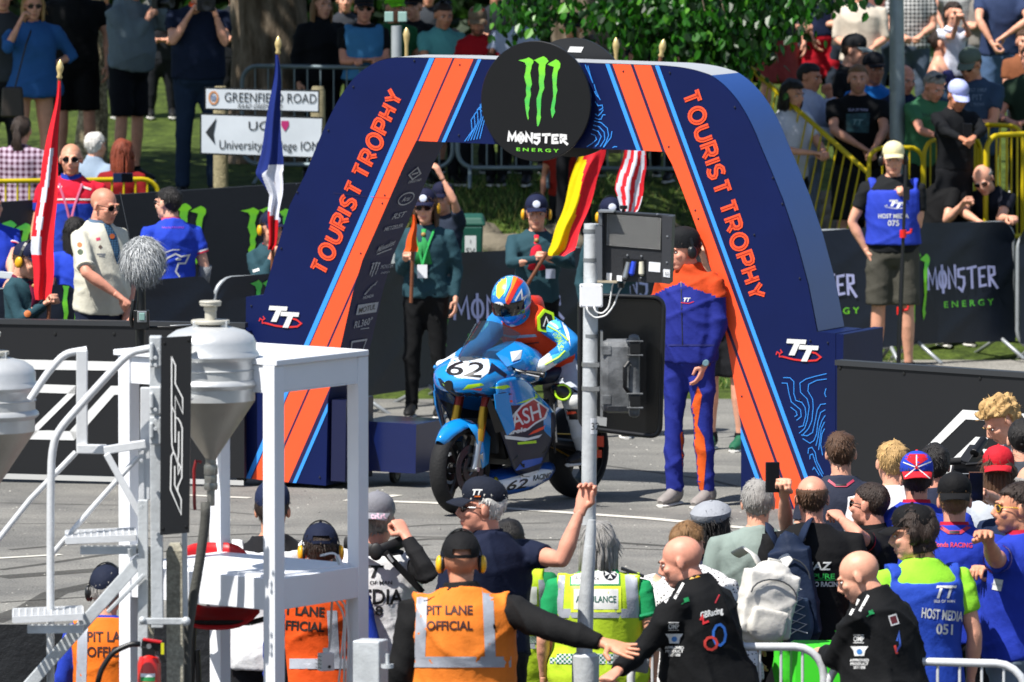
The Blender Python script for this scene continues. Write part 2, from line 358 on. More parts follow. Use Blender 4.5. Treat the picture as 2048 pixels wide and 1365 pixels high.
def make_hair(style, color, M, k, rnd, lod, parent, female):
    v, nr, f, sc = head(female, lod)[3]; thick = {'buzz': .0015, 'short': .012, 'crop': .008, 'thick': .026, 'long': .018, 'pony': .014, 'bob': .022, 'bun': .014, 'ring': .008, 'curly': .03}[style]
    c = np.array([v[list(q)].mean(0) for q in f]); keep = sc.copy()
    if style == 'ring': keep &= (c[:, 2] < .055) & (c[:, 1] > -.03)
    if style in ('long', 'bob', 'thick'): keep |= (c[:, 1] > .0) & (c[:, 2] > -.09) & (np.abs(c[:, 0]) < .09)
    idx = [f[i] for i in np.where(keep)[0]]; cnt = {}
    for q in idx:
        for a in range(len(q)):
            e = tuple(sorted((q[a], q[(a + 1) % len(q)]))); cnt[e] = cnt.get(e, 0) + 1
    border = {i for e, n in cnt.items() if n == 1 for i in e}; used = sorted({i for q in idx for i in q}); rm = {o: n for n, o in enumerate(used)}
    s0 = rnd.uniform(0, 99); vv = []
    for i in used:
        p = v[i]; nn = nr[i]; w = .75 + .35 * math.sin(60 * p[0] + 40 * p[2] + s0) * math.sin(50 * p[1] + s0 * 2)
        if style == 'curly': w *= 1 + .5 * math.sin(150 * p[0] + s0) * math.sin(140 * p[2])
        t = .001 if i in border else thick * w
        if style in ('short', 'thick', 'curly') and p[2] > .07: t *= 1.25
        vv.append(Vector(p) + Vector(nn) * t)
    m = MB(); mm = hairm(color); m.add(vv, [tuple(rm[i] for i in q) for q in idx], mm)
    roots = []
    for _ in range((260 if lod else 110) if style not in ('buzz',) else 0):
        q = rnd.choice(idx); i = q[0]; roots.append((vv[rm[i]], Vector(nr[i])))
    L = {'short': .028, 'crop': .018, 'thick': .045, 'long': .09, 'pony': .05, 'bob': .07, 'bun': .04, 'ring': .022, 'curly': .03}.get(style, .02)
    crown = Vector((rnd.uniform(-.02, .02), .05, .11))
    for p, n in roots:
        fl = p - crown; fl = fl - n * fl.dot(n); fl = fl.normalized() if fl.length > 1e-4 else Vector((0, -1, 0))
        if style == 'curly': fl = Vector((rnd.gauss(0, 1), rnd.gauss(0, 1), rnd.gauss(0, 1))).normalized()
        fl = (fl + Vector((rnd.gauss(0, .3), rnd.gauss(0, .3), rnd.gauss(-.1, .25))) * (.35 if style in ('long', 'bob', 'pony', 'bun') else 1)).normalized(); sd = fl.cross(n).normalized() * rnd.uniform(.0016, .0035)
        l = L * rnd.uniform(.6, 1.2); lift = rnd.uniform(.0, .2 if L < .04 else .06); a = p - n * .002; b = p + fl * l * .5 + n * l * lift; c2 = p + fl * l + n * l * lift * .5
        m.add([a - sd, a + sd, b + sd, b - sd, c2], [(0, 1, 2, 3), (3, 2, 4)], mm)
    if style in ('long', 'pony', 'bob'):
        n = 60 if lod else 34; 
        for _ in range(n):
            if style == 'pony': a = Vector((rnd.gauss(0, .012), .11, .03 + rnd.gauss(0, .012))); pts = [a, a + Vector((rnd.gauss(0, .01), .03, -.05)), a + Vector((rnd.gauss(0, .02), .02, -.15)), a + Vector((rnd.gauss(0, .025), .0, -.26 + rnd.gauss(0, .03)))]
            else:
                t = rnd.uniform(-2.2, 2.2); ex = -.27 if style == 'long' else -.12; a = Vector((math.sin(t) * .086, .022 + math.cos(t) * .095, -.02 + rnd.uniform(-.03, .05)))
                pts = [a, a * 1.04 + Vector((0, 0, -.06)), Vector((a.x * 1.05, a.y * 1. + .01, -.12)), Vector((a.x * rnd.uniform(.85, 1.1), a.y * .95 + .015, ex + rnd.gauss(0, .02)))]
            m.tube(pts, [.012, .015, .013, .002], mm, n=5, caps=False)
    if style == 'bun': m.ell((0, .115, .03), (.04, .035, .04), mm)
    v2 = [M @ (Vector(q) * k) for q in m.v]; m.v = [tuple(q) for q in v2]
    return m.build('hair', parent=parent, smooth=2)
def make_cap(spec, M, k, parent, rnd):
    """spec: (kind, colour, colour2, flipped)"""
    kind, c1 = spec[0], spec[1]; c2 = spec[2] if len(spec) > 2 and spec[2] else c1; m = MB(); m1 = cloth(c1, .8, .25); m2 = cloth(c2, .8, .25); n = 24
    fl = -1 if kind == 'back' else 1
    prof = [(1.0, .0), (1.03, .018), (1.0, .045), (.86, .072), (.62, .092), (.3, .104), (.02, .108)]
    if kind in ('flat',): prof = [(1.0, .0), (1.16, .022), (1.2, .045), (1.0, .07), (.62, .088), (.3, .095), (.02, .097)]
    if kind in ('beanie',): prof = [(1.0, -.02), (1.03, .02), (1.0, .06), (.85, .09), (.6, .108), (.3, .118), (.02, .121)]
    vs = []; fs = []
    for r, z in prof:
        for j in range(n):
            a = 2 * math.pi * j / n; x = math.sin(a) * .084 * r; y = .018 - math.cos(a) * .104 * r * fl; tilt = (y - .018) * -.12 * fl
            pan = 1 + .012 * math.cos(6 * a) * (z > .01); vs.append(Vector((x * pan, y * pan, .036 + z + tilt)))
    hole = {}
    for i in range(len(prof) - 1):
        for j in range(n):
            if kind in ('strap', 'back') and i < 2 and abs(((j - n / 2 + n / 2) % n) - n / 2) > n / 2 - 1e9: pass
            if kind in ('strap', 'back') and 1 <= 0: continue
            a_ = (j + .5) / n; back = abs(a_ - .5) < .085
            if kind in ('strap', 'back') and back and i in (0, 1): continue
            fs.append((i * n + j, i * n + (j + 1) % n, (i + 1) * n + (j + 1) % n, (i + 1) * n + j))
    m.add(vs, fs, m1)
    m.ell((0, .018, .145 if kind != 'flat' else .134), (.008, .008, .005), m2, n=8, k=4)
    if kind in ('strap', 'back'):      # strap across the opening
        pts = []
        for t in range(7):
            a = math.pi + (t / 6 - .5) * 1.1; pts.append(Vector((math.sin(a) * .087, .018 - math.cos(a) * .108 * fl, .036)))
        for p, q in zip(pts, pts[1:]): m.bar(p, q, .004, .016, m2)
    if kind != 'beanie':               # bill
        bl = .075 if kind != 'flat' else .04; vs = []; nb = 11
        for jj, (ext, dz) in enumerate(((0, 0), (.5, -.004), (1, -.016))):
            for t in range(nb):
                a = (t / (nb - 1) - .5) * 2.1; x = math.sin(a) * .088; y = .018 - math.cos(a) * .106 * fl
                e = ext * bl * max(0, math.cos(a * .72)) ** .7; vs.append(Vector((x * (1 - .08 * ext), y - e * fl, .034 - (y - .018) * .12 * fl + dz * 1.3 - .012 * ext * (x / .088) ** 2)))
        top = len(vs); vs += [q - Vector((0, 0, .004)) for q in vs]
        fs = []
        for a in range(2):
            for t in range(nb - 1):
                q = (a * nb + t, a * nb + t + 1, (a + 1) * nb + t + 1, (a + 1) * nb + t); fs.append(q); fs.append(tuple(top + i for i in reversed(q)))
        for t in range(nb - 1): q0 = 2 * nb + t; fs.append((q0, q0 + 1, q0 + 1 + top, q0 + top))
        m.add(vs, fs, m2)
    m.v = [tuple(M @ (Vector(q) * k)) for q in m.v]
    return m.build('cap', parent=parent, smooth=1)
def make_defenders(c, M, k, parent):
    m = MB(); bm = plastic('151515'); pts = []
    for t in range(13):
        a = math.pi * (t / 12); pts.append(Vector((math.cos(a) * .092, .015, .01 + math.sin(a) * .145)))
    for p, q in zip(pts, pts[1:]): m.bar(p, q, .006, .02, bm, up=(0, 1, 0))
    for q in (-1, 1): m.bar((q * .092, .015, .03), (q * .092, .015, -.01), .006, .012, bm, up=(0, 1, 0))
    m.v = [tuple(M @ (Vector(q) * k)) for q in m.v]; root = m.build('ear_defenders', parent=parent, smooth=1)
    for q in (-1, 1):
        e = MB(); e.ell((q * .084, .012, -.004), (.012, .032, .042), bm, n=14, k=8); e.ell((q * .096, .012, -.004), (.018, .031, .041), plastic(c, .35), n=16, k=8)
        e.v = [tuple(M @ (Vector(z) * k)) for z in e.v]; e.build('ear_cup', parent=root, smooth=2)
def make_glasses(c, M, k, parent, up=0., lens='0d0d0f'):
    m = MB(); lm = mat(lens, .08, .2, kind='lens'); fm = plastic(c, .25)
    for s in (-1, 1):
        pts = [(s * (.031 + .026 * math.cos(a)), .004 + .016 * math.sin(a) * (1 if math.sin(a) > 0 else 1.15)) for a in [2 * math.pi * i / 12 for i in range(12)]]
        vs = [Vector((a, -.098 + abs(a) * .22, b)) for a, b in pts]; m.add(vs, [tuple(range(12)) if s > 0 else tuple(reversed(range(12)))], lm); m.add([q + Vector((0, .003, 0)) for q in vs], [tuple(range(12))], lm)
        m.tube(vs + [vs[0]], .0022, fm, n=5); m.tube([(s * .057, -.086, .01), (s * .076, -.03, .01), (s * .08, .01, .004)], .0026, fm, n=5)
    m.tube([(-.008, -.099, .008), (0, -.1, .01), (.008, -.099, .008)], .0024, fm, n=5)
    Mx = M @ Matrix.Translation((0, .01 * (up > 0), up)) @ (Matrix.Rotation(-.9, 4, 'X') if up > .0 else Matrix.Identity(4)) if up else M
    m.v = [tuple(Mx @ (Vector(q) * k)) for q in m.v]; return m.build('sunglasses', parent=parent)
PEOPLE = {}
RINGS = [(-.07, .056, .056, .012), (-.02, .066, .062, .006), (.01, .088, .07, 0), (.04, .13, .088, 0), (.07, .158, .102, 0), (.12, .172, .118, 0), (.20, .168, .126, .004), (.30, .158, .12, .006), (.40, .152, .115, .006), (.48, .162, .12, 0), (.56, .168, .124, -.004), (.64, .15, .115, -.004)]
def solve(S, px, py, L, sg, clampx=True):
    """point on the ray through a pixel at distance L from S; sg=-1 nearer the camera, +1 farther"""
    d = ray(px, py).normalized(); o = S - C0; b = d.dot(o); c = o.dot(o) - L * L; D = b * b - c
    if D < 0: q = C0 + d * b; return S + (q - S).normalized() * L
    return C0 + d * (b + sg * math.sqrt(D))
def person(x, top, s, face, label, group=None, h=None, w=1., belly=0., sex='m', skin='a', hair=('short', 'brown'), cap=None, defend=None, glasses=None,
           gup=0., top_='tee', tc='202020', sleeve=None, slc=None, bot='trousers', bc='15161a', hy=None, hp=0., hr=0., lean=0., side=0., L=None, Rr=None,
           beard=None, vest=None, lod=1, shoe='121212', legs=None, collar=None, cuff=None, key=None, tmat=None, tail=.0, hs=1.0, lany=None, seed=None, sock=None, wr=.006, twist=0., yoke=None):
    seed = seed if seed is not None else int(x * 7 + top * 13); rnd = random.Random(seed); fem = sex == 'f'
    Y = FPX / s; T = P(x, top, Y); hy = face if hy is None else hy
    G = ground(T.x, T.y)
    if h is None: h = min(1.95, max(1.5, T.z - G)) if abs(lean) < 12 else 1.74
    k = h / 1.75; kb = k * w; kh = hs * (1 + (k - 1) * .4)
    a = R(face + twist); fw = Vector((math.sin(a), -math.cos(a), 0)); lat = Vector((math.cos(a), math.sin(a), 0)); up = Vector((0, 0, 1))
    sp = (Matrix.Rotation(R(side), 3, fw) @ (fw * math.sin(R(lean)) + up * math.cos(R(lean)))); fd = lat.cross(sp) * -1 if lat.cross(sp).dot(fw) < 0 else lat.cross(sp)
    Hm = Matrix.Rotation(R(hy), 4, 'Z') @ Matrix.Rotation(R(hr), 4, 'Y') @ Matrix.Rotation(R(hp), 4, 'X')
    hu = (Hm @ Vector((0, 0, 1, 0))).to_3d() if False else Hm.to_3x3() @ Vector((0, 0, 1)); hf = Hm.to_3x3() @ Vector((0, -1, 0))
    Hc = T - Vector((0, 0, 1)) * (.115 * kh) * .5 - hu * .115 * kh * .5
    N = Hc - hu * .09 * kh - sp * .04 * k - hf * .035 * kh
    Sh = {q: N - sp * .08 * k + lat * q * .168 * kb for q in (1, -1)}; hip = N - sp * .56 * k
    root = thing('person', (T.x, T.y, G), label, 'person', group); res = {'root': root, 'N': N, 'hip': hip, 'k': k, 'sp': sp, 'lat': lat, 'fd': fd}
    sm = skinm(SK.get(skin, skin)); vx = (.0135 if lod else .019)
    def rings(m, d0, d1, off, fl=0.):
        pts, rr = [], []; ds = sorted({d0, d1} | {r[0] for r in RINGS if d0 < r[0] < d1})
        for d in ds:
            ii = max(i for i in range(len(RINGS)) if RINGS[i][0] <= d + 1e-9); A = RINGS[ii]; B = RINGS[min(ii + 1, len(RINGS) - 1)]; t = 0 if A is B else (d - A[0]) / (B[0] - A[0])
            wd, dp, of = [A[i] + (B[i] - A[i]) * t for i in (1, 2, 3)]; bl = belly * max(0, 1 - abs(d - .38) / .26)
            if fem: wd *= (.93 if d < .3 else .97 if d < .45 else 1.06); bl += .022 * max(0, 1 - abs(d - .17) / .07) 
            fr = (d - d0) / max(1e-6, d1 - d0)
            pts.append(N - sp * d * k + fd * (of + bl * .6) * k); rr.append(((wd * (w if d > .0 else 1) + bl * .5) * k + off + fl * fr * fr, (dp * (.5 + .5 * w) + bl * .5) * k + off + fl * fr * fr))
        m.tube(pts, rr, None, n=20, flat=fd)
    # arms
    arms = {}
    for q, spc in ((1, L), (-1, Rr)):
        S = Sh[q]; hp_ = 'relaxed'; pn = None
        if spc is None: E = S + (-up * .27 + lat * q * .07 - fw * .04) * k; H = E + (-up * .235 + fw * .07 + lat * q * .0) * k; pn = -lat * q
        elif spc == 'hip': E = S + (-up * .22 + lat * q * .17 - fw * .06) * k; H = E + (-up * .06 - lat * q * .2 + fw * .1) * k; hp_ = 'fist'
        elif spc == 'cross': E = S + (-up * .27 + lat * q * .03 + fw * .07) * k; H = E + (up * .02 - lat * q * .2 + fw * .13) * k; hp_ = 'half'
        elif spc == 'front': E = S + (-up * .27 + lat * q * .04 + fw * .03) * k; H = E + (-up * .08 - lat * q * .14 + fw * .19) * k; hp_ = 'grip'
        elif spc == 'rail': E = S + (-up * .24 + lat * q * .05 + fw * .15) * k; H = E + (-lat * q * .15 + fw * .2 - up * .02) * k; hp_ = 'half'
        elif spc == 'cam': E = S + (-up * .12 + lat * q * .09 + fw * .2) * k; H = Hc + hf * .16 * k + lat * q * .035 - up * .02; hp_ = 'grip'
        elif spc == 'back': E = S + (-up * .25 + lat * q * .06 - fw * .1) * k; H = E + (-up * .15 - lat * q * .2 - fw * .03) * k; hp_ = 'half'
        else:
            E = solve(S, spc[0], spc[1], .285 * k, spc[2]); H = solve(E, spc[3], spc[4], .25 * k, spc[5]); hp_ = spc[6] if len(spc) > 6 else 'relaxed'; pn = Vector(spc[7]) if len(spc) > 7 else None
        arms[q] = (S, E, H, hp_, pn)
    res['arms'] = arms
    # body
    m = MB(); rings(m, -.07, .62, -.012)
    ah = .0 if fem else .004
    for q, (S, E, H, _, _) in arms.items():
        m.ell(S - lat * q * .03, (.045 * k, .05 * k, .05 * k), n=10, k=8)
        m.tube([S - lat * q * .03, S.lerp(E, .3), S.lerp(E, .75), E, E.lerp(H, .3), H.lerp(E, .15), H], [.047 * k, (.045 + ah) * k, (.039 + ah) * k, .038 * k, (.038 + ah) * k, .026 * k, .024 * k], n=10)
    hipj = {q: N - sp * .57 * k + lat * q * .085 * kb for q in (1, -1)}; lg = {}
    for q in (1, -1):
        J = hipj[q]; 
        if legs and legs.get(q): Kn, An = legs[q][:2]
        else:
            An = Vector((J.x, J.y, G + .09 * k)) + lat * q * .03 - fw * (.02 + .3 * math.sin(R(lean)) * (0 if lean < 5 else .25)); Kn = J.lerp(An, .48) + fw * .025
        lg[q] = (J, Kn, An)
        if bot in ('shorts', 'skirt', 'none'):
            m.tube([J, J.lerp(Kn, .5), Kn, Kn.lerp(An, .3), Kn.lerp(An, .8), An], [.085 * k, .075 * k, .054 * k, .056 * k, .036 * k, .036 * k], n=10)
        else: m.tube([J, J.lerp(Kn, .5), Kn, Kn.lerp(An, .3), An], [.075 * k, .065 * k, .048 * k, .048 * k, .032 * k], n=8)
    res['legs'] = lg
    v, nr, f = fuse(m, vx * 1.15, 2)
    hv, hf_, hmi, _ = head(fem, lod); A = np.array(Hm.to_3x3()); hv2 = (hv * kh) @ A.T + np.array(Hc)
    V = [v, hv2]; F = list(f); MI = [0] * len(f); o = len(v); F += [tuple(o + i for i in q) for q in hf_]; MI += hmi; o += len(hv2)
    for q, (S, E, H, pose, pn) in arms.items():
        d = (H - E).normalized(); 
        if pn is None: pn = -up if abs(d.z) < .8 else -lat * q
        fr = frame(d, -Vector(pn)); hvv, hff = hand(pose, lod and s > 330); z = hvv.copy() * k * (1.0 if fem else 1.06)
        # thumb side: for palm-down left hand thumb points inward
        if q * 1 > 0: z[:, 1] *= -1; ff = [tuple(reversed(t)) for t in hff]
        else: ff = hff
        zz = z @ np.array(fr).T + np.array(H); V.append(zz); F += [tuple(o + i for i in t) for t in ff]; MI += [0] * len(ff); o += len(zz)
        res['hand%d' % q] = H + d * .08 * k
    hc = hair[1] if hair else 'grey'; bald = hair is None or hair[0] in ('bald',)
    def blend(a_, b_, t): a_ = hx(SK.get(a_, a_)); b_ = hx(b_); return tuple(a_[i] * (1 - t) + b_[i] * t for i in range(3))
    scm = sm if bald or hair[0] == 'ring' else skinm(blend(skin, HAIRC.get(hc, hc), .75 if hair[0] != 'buzz' else .32))
    bdm = skinm(blend(skin, HAIRC.get(beard[0], beard[0]), beard[1])) if beard else sm
    mats = [sm, mat(blend(skin, '9c4a44', .55), .45, kind='lips'), bdm, scm, mat('d8d2ca', .3, kind='eye_white'), mat('1d1511', .2, kind='iris'), hairm(hc if hair else 'brown')]
    body = np_obj('body', np.vstack(V), F, mats, MI, root)
    if hair and not bald and hair[0] != 'buzz': res['hair'] = make_hair(hair[0], hc, Matrix.Translation(Hc) @ Hm, kh, rnd, lod, root, fem)
    HM = Matrix.Translation(Hc) @ Hm; res['HM'] = HM; res['kh'] = kh
    if cap: make_cap(cap, HM @ Matrix.Translation((0, 0, .006)), kh * 1.01, root, rnd)
    if defend: make_defenders(defend, HM, kh * 1.04, root)
    if glasses: make_glasses(glasses, HM, kh, root, gup)
    # garments
    off = {'tee': .016, 'long': .018, 'hoodie': .03, 'polo': .017, 'tank': .006, 'jacket': .026, 'coat': .03, 'dress': .02}[top_]
    hem = {'hoodie': .55, 'jacket': .58, 'dress': .64, 'coat': .6, 'tank': .5}.get(top_, .56); neck = {'tank': .1, 'jacket': -.05, 'hoodie': -.03}.get(top_, -.012)
    sv = sleeve if sleeve is not None else {'tee': .62, 'polo': .6, 'tank': 0, 'dress': 1.3}.get(top_, 1.93)
    m = MB(); rings(m, neck, hem, off * k, tail)
    if top_ == 'hoodie': m.torus(N + sp * .0 - fd * .02, .085 * k, .035 * k, n=20, axis=tuple(sp))
    def slv(m, sv, o2, cut=0.):
        for q, (S, E, H, _, _) in arms.items():
            path = [(0., S - lat * q * .05 * k + sp * .01, .055), (.12, S + lat * q * .012, .064), (.3, S.lerp(E, .25) + lat * q * .004, .068), (.5, S.lerp(E, .5), .064), (.85, S.lerp(E, .85), .058), (1, E, .056), (1.12, E.lerp(H, .15), .055), (1.6, E.lerp(H, .6), .046), (1.95, E.lerp(H, .95), .038)]
            pts, rr = [], []
            for i, (t, p, r) in enumerate(path):
                if t <= sv: pts.append(p); rr.append(((r if sv > 1 else r + .002 * t) + o2) * k)
                else:
                    t0, p0, r0 = path[i - 1]; f_ = (sv - t0) / (t - t0); pts.append(p0.lerp(p, f_)); rr.append((r0 + (r - r0) * f_ + o2) * k); break
            m.tube(pts, rr, None, n=14)
    if sv > 0: slv(m, sv, {'hoodie': .012, 'jacket': .008, 'coat': .01}.get(top_, -.002))
    v, nr, f = fuse(m, vx, 3); v = v + nr * wob(v, seed, wr if top_ != 'tank' else .002)[:, None]
    mats = [tmat or cloth(tc)]; mi = None
    if slc:                      # sleeves in another colour
        mats.append(cloth(slc)); c = np.array([v[list(t)].mean(0) for t in f]); mi = np.zeros(len(f), int)
        lv = (c - np.array(N)) @ np.array(lat); mi[np.abs(lv) > (.165 * kb + .01)] = 1
        for q, (S, E, H, _, _) in arms.items():
            e = np.array(E - S); l2 = e @ e; t = np.clip(((c - np.array(S)) @ e) / l2, 0, 1); d = np.linalg.norm(c - np.array(S) - t[:, None] * e, axis=1); mi[(t > .3) & (d < .11)] = 1
            e = np.array(H - E); l2 = e @ e; t = np.clip(((c - np.array(E)) @ e) / l2, 0, 1); d = np.linalg.norm(c - np.array(E) - t[:, None] * e, axis=1); mi[(t > .05) & (d < .09)] = 1
    if yoke:
        mats.append(cloth(yoke[0])); c = np.array([v[list(t)].mean(0) for t in f]) - np.array(N); dd = c @ -np.array(sp); ll = np.abs(c @ np.array(lat)); mi = np.zeros(len(f), int) if mi is None else mi; mi[(dd < yoke[1] * k + (0 if len(yoke) < 3 else yoke[2]) * ll)] = len(mats) - 1
    nm = {'tee': 'shirt', 'long': 'shirt', 'polo': 'polo_shirt', 'hoodie': 'hoodie', 'jacket': 'jacket', 'coat': 'jacket', 'dress': 'dress', 'tank': 'vest_top'}[top_]
    np_obj(nm, v, f, mats, list(mi) if mi is not None else None, root); res['shirt'] = (v, f); res['jacket'] = (v, f)
    if collar or top_ == 'polo':
        m = MB(); cm = cloth(collar or tc); m.tube([N - sp * .028 * k + fd * .004, N + sp * .012 * k + fd * .008, N + sp * .03 * k + fd * .01], [(.088 * k, .082 * k), (.073 * k, .074 * k), (.069 * k, .07 * k)], cm, n=20, caps=False, flat=fd); m.build('collar', parent=root, smooth=2)
    if cuff:
        for q, (S, E, H, _, _) in arms.items():
            m = MB(); d = (E - S).normalized(); c0 = S.lerp(E, min(.98, sv)); 
            for j, cc in enumerate(cuff): m.tube([c0 - d * (.028 - .012 * j), c0 - d * (.017 - .012 * j)], (.0625 + .002) * k, cloth(cc), n=16, caps=False)
            m.build('cuff', parent=root, smooth=2)
    if vest:                     # sleeveless tabard worn over the shirt: (colour, hem, neck)
        m = MB(); vo = off * k + .014; rings(m, .012 if len(vest) < 3 else vest[2], vest[1] if len(vest) > 1 else .6, vo, .01)
        for q, (S, E, H, _, _) in arms.items(): m.tube([S - lat * q * .07 * k + sp * .012, S - lat * q * .01 * k], [.066 * k, (.078 if sv < 1.2 else .084) * k], None, n=14)
        v, nr, f = fuse(m, vx, 2); v = v + nr * wob(v, seed + 5, wr * .8)[:, None]
        np_obj('tabard' if not isinstance(vest[0], tuple) else 'tabard', v, f, [cloth(vest[0], .75)], None, root); res['shirt'] = (v, f); res['vest'] = True
    if lany:
        m = MB(); n2 = (N - sp * .30 * k + fd * .17 * k); 
        for q in (1, -1): m.tube([N + lat * q * .07 * k - fd * .02, N - sp * .05 * k + lat * q * .075 * k + fd * .115 * k, N - sp * .18 * k + lat * q * .03 * k + fd * (.155 + belly) * k, n2 + fd * belly * k], [(.009, .002)] * 4, cloth(lany), n=6)
        m.box(n2 + fd * (belly * k + .01) - sp * .05, (.075, .008, .1), mat('d8dade', .35), rot=Matrix.Rotation(a, 3, 'Z')); m.build('lanyard', parent=root)
    m = MB(); bo = .014
    if bot == 'trousers' or bot == 'jeans':
        rings(m, .5, .6, .01 * k); m.ell(N - sp * .6 * k, (.15 * kb, .12 * k, .1 * k), n=16, rot=Matrix.Rotation(a, 3, 'Z'))
        for q, (J, Kn, An) in lg.items(): m.tube([J + sp * .03, J.lerp(Kn, .3), J.lerp(Kn, .7), Kn, Kn.lerp(An, .4), An - (An - Kn).normalized() * .0], [.1 * k, .095 * k, .078 * k, .07 * k, .066 * k, .06 * k], n=14)
    elif bot == 'shorts':
        rings(m, .5, .6, .012 * k); m.ell(N - sp * .6 * k, (.155 * kb, .125 * k, .1 * k), n=16, rot=Matrix.Rotation(a, 3, 'Z'))
        for q, (J, Kn, An) in lg.items(): m.tube([J + sp * .03, J.lerp(Kn, .3), J.lerp(Kn, .95)], [.108 * k, .108 * k, .1 * k], n=14)
    elif bot == 'skirt':
        rings(m, .5, .6, .015 * k); e = N - sp * .6 * k; m.tube([e, e - up * .2, e - up * .4], [(.18, .13), (.2, .16), (.22, .18)], None, n=18, flat=fd)
    if m.v:
        v, nr, f = fuse(m, vx * 1.2, 3); v = v + nr * wob(v, seed + 9, wr)[:, None]
        np_obj({'trousers': 'trousers', 'jeans': 'jeans', 'shorts': 'shorts', 'skirt': 'skirt'}[bot], v, f, [cloth(bc)], None, root); res['bot'] = (v, f)
    for q, (J, Kn, An) in lg.items():
        m = MB(); ft = fw if not (legs and legs.get(q) and len(legs[q]) > 2) else Vector(legs[q][2]); gz = An.z - .09 * k; sm2 = mat(shoe, .5, 0, .1, 50, .15, 20, .4, 'shoe')
        pr = [(-.075, .03, .05), (-.05, .036, .062), (0, .04, .065), (.06, .043, .045), (.12, .046, .034), (.17, .038, .026), (.195, .018, .016)]
        m.tube([An + ft * d * k + Vector((0, 0, -.09 * k + hh * k + .012)) for d, ww, hh in pr], [(ww * k, hh * k) for d, ww, hh in pr], sm2, n=12, flat=(0, 0, 1))
        m.tube([An + Vector((0, 0, -.03)), An + Vector((0, 0, .04))], [.05 * k, .046 * k], cloth(sock or shoe), n=12)
        m.tube([An + ft * d * k + Vector((0, 0, -.09 * k + .008)) for d, ww in ((-.08, .03), (-.05, .038), (.05, .043), (.13, .048), (.18, .04), (.2, .02))], [(ww * k, .012) for ww in (.03, .038, .043, .048, .04, .02)], mat('cfcdc8', .6), n=12, flat=(0, 0, 1))
        m.build('shoe', parent=root, smooth=1)
    if key: PEOPLE[key] = res
    return res
# ---------------------------------------------------------------- flat print laid onto cloth
def subdiv2(vs, fs, thr):
    bm = bmesh.new(); bv = [bm.verts.new((a, b, 0)) for a, b in vs]
    for q in fs:
        try: bm.faces.new([bv[i] for i in q])
        except ValueError: pass
    bmesh.ops.triangulate(bm, faces=bm.faces)
    for _ in range(4):
        e = [x for x in bm.edges if x.calc_length() > thr]
        if not e: break
        bmesh.ops.subdivide_edges(bm, edges=e, cuts=1)
        bmesh.ops.triangulate(bm, faces=[q for q in bm.faces if len(q.verts) > 3])
    bm.verts.index_update(); r = ([(v.co.x, v.co.y) for v in bm.verts], [tuple(v.index for v in q.verts) for q in bm.faces]); bm.free(); return r
class Print:
    """collects flat shapes, given in metres round a pixel, and lays them on a surface along the view ray of that pixel"""
    def __init__(s, surf, px, py, Y, ang=0., wscale=1.):
        s.bvh = BVHTree.FromPolygons([tuple(x) for x in surf[0]], surf[1]); s.d = ray(px, py).normalized(); c = P(px, py, Y); s.c = c
        x = Vector((1, 0, 0)); x = (x - s.d * x.dot(s.d)).normalized(); y = x.cross(s.d) * -1
        if y.z < 0: y = -y
        ca, sa = math.cos(ang), math.sin(ang); s.x = (x * ca + y * sa) * wscale; s.y = y * ca - x * sa; s.mb = MB()
    def shape(s, vs, fs, m, off=.005, thr=.03):
        if thr: vs, fs = subdiv2(vs, fs, thr)
        out = []; ok = []
        for a, b in vs:
            o = s.c + s.x * a + s.y * b - s.d * 1.2; h = s.bvh.ray_cast(o, s.d, 2.2)
            ok.append(h[0] is not None); out.append(h[0] - s.d * off if h[0] is not None else o)
        fs = [q for q in fs if all(ok[i] for i in q) and max((out[i] - out[q[0]]).length for i in q) < .12]
        s.mb.add(out, fs, m); return s
    def text(s, t, at, size, m, rot=0., off=.005, width=None, **k):
        vs, fs = text_polys(t, size, **k); c, q = math.cos(rot), math.sin(rot)
        if width: ww = max(a for a, _ in vs) - min(a for a, _ in vs); vs = [(a * width / ww, b) for a, b in vs]
        return s.shape([(at[0] + a * c - b * q, at[1] + a * q + b * c) for a, b in vs], fs, m, off * .6, .018)
    def poly(s, pts, m, off=.004):
        t = geometry.tessellate_polygon([[Vector((a, b, 0)) for a, b in pts]]); return s.shape(pts, t, m, off * .6, .02)
    def rect(s, cx, cy, w, h, m, off=.004, rot=0.):
        c, q = math.cos(rot), math.sin(rot); return s.poly([(cx + a * c - b * q, cy + a * q + b * c) for a, b in ((-w / 2, -h / 2), (w / 2, -h / 2), (w / 2, h / 2), (-w / 2, h / 2))], m, off)
    def disc(s, cx, cy, r, m, off=.004, ry=None, n=18): return s.poly([(cx + r * math.cos(6.2832 * i / n), cy + (ry or r) * math.sin(6.2832 * i / n)) for i in range(n)], m, off)
    def line(s, pts, w, m, off=.004, closed=False):
        b = MB(); b.ribbon(Plane((0, 0, 0), (1, 0, 0)), pts, w, 0, None, closed); return s.shape([(q[0], q[2]) for q in b.v], b.f, m, off * .6, .02)
    def done(s, name, parent, **k): return s.mb.build(name, parent=parent, smooth=2, **k)
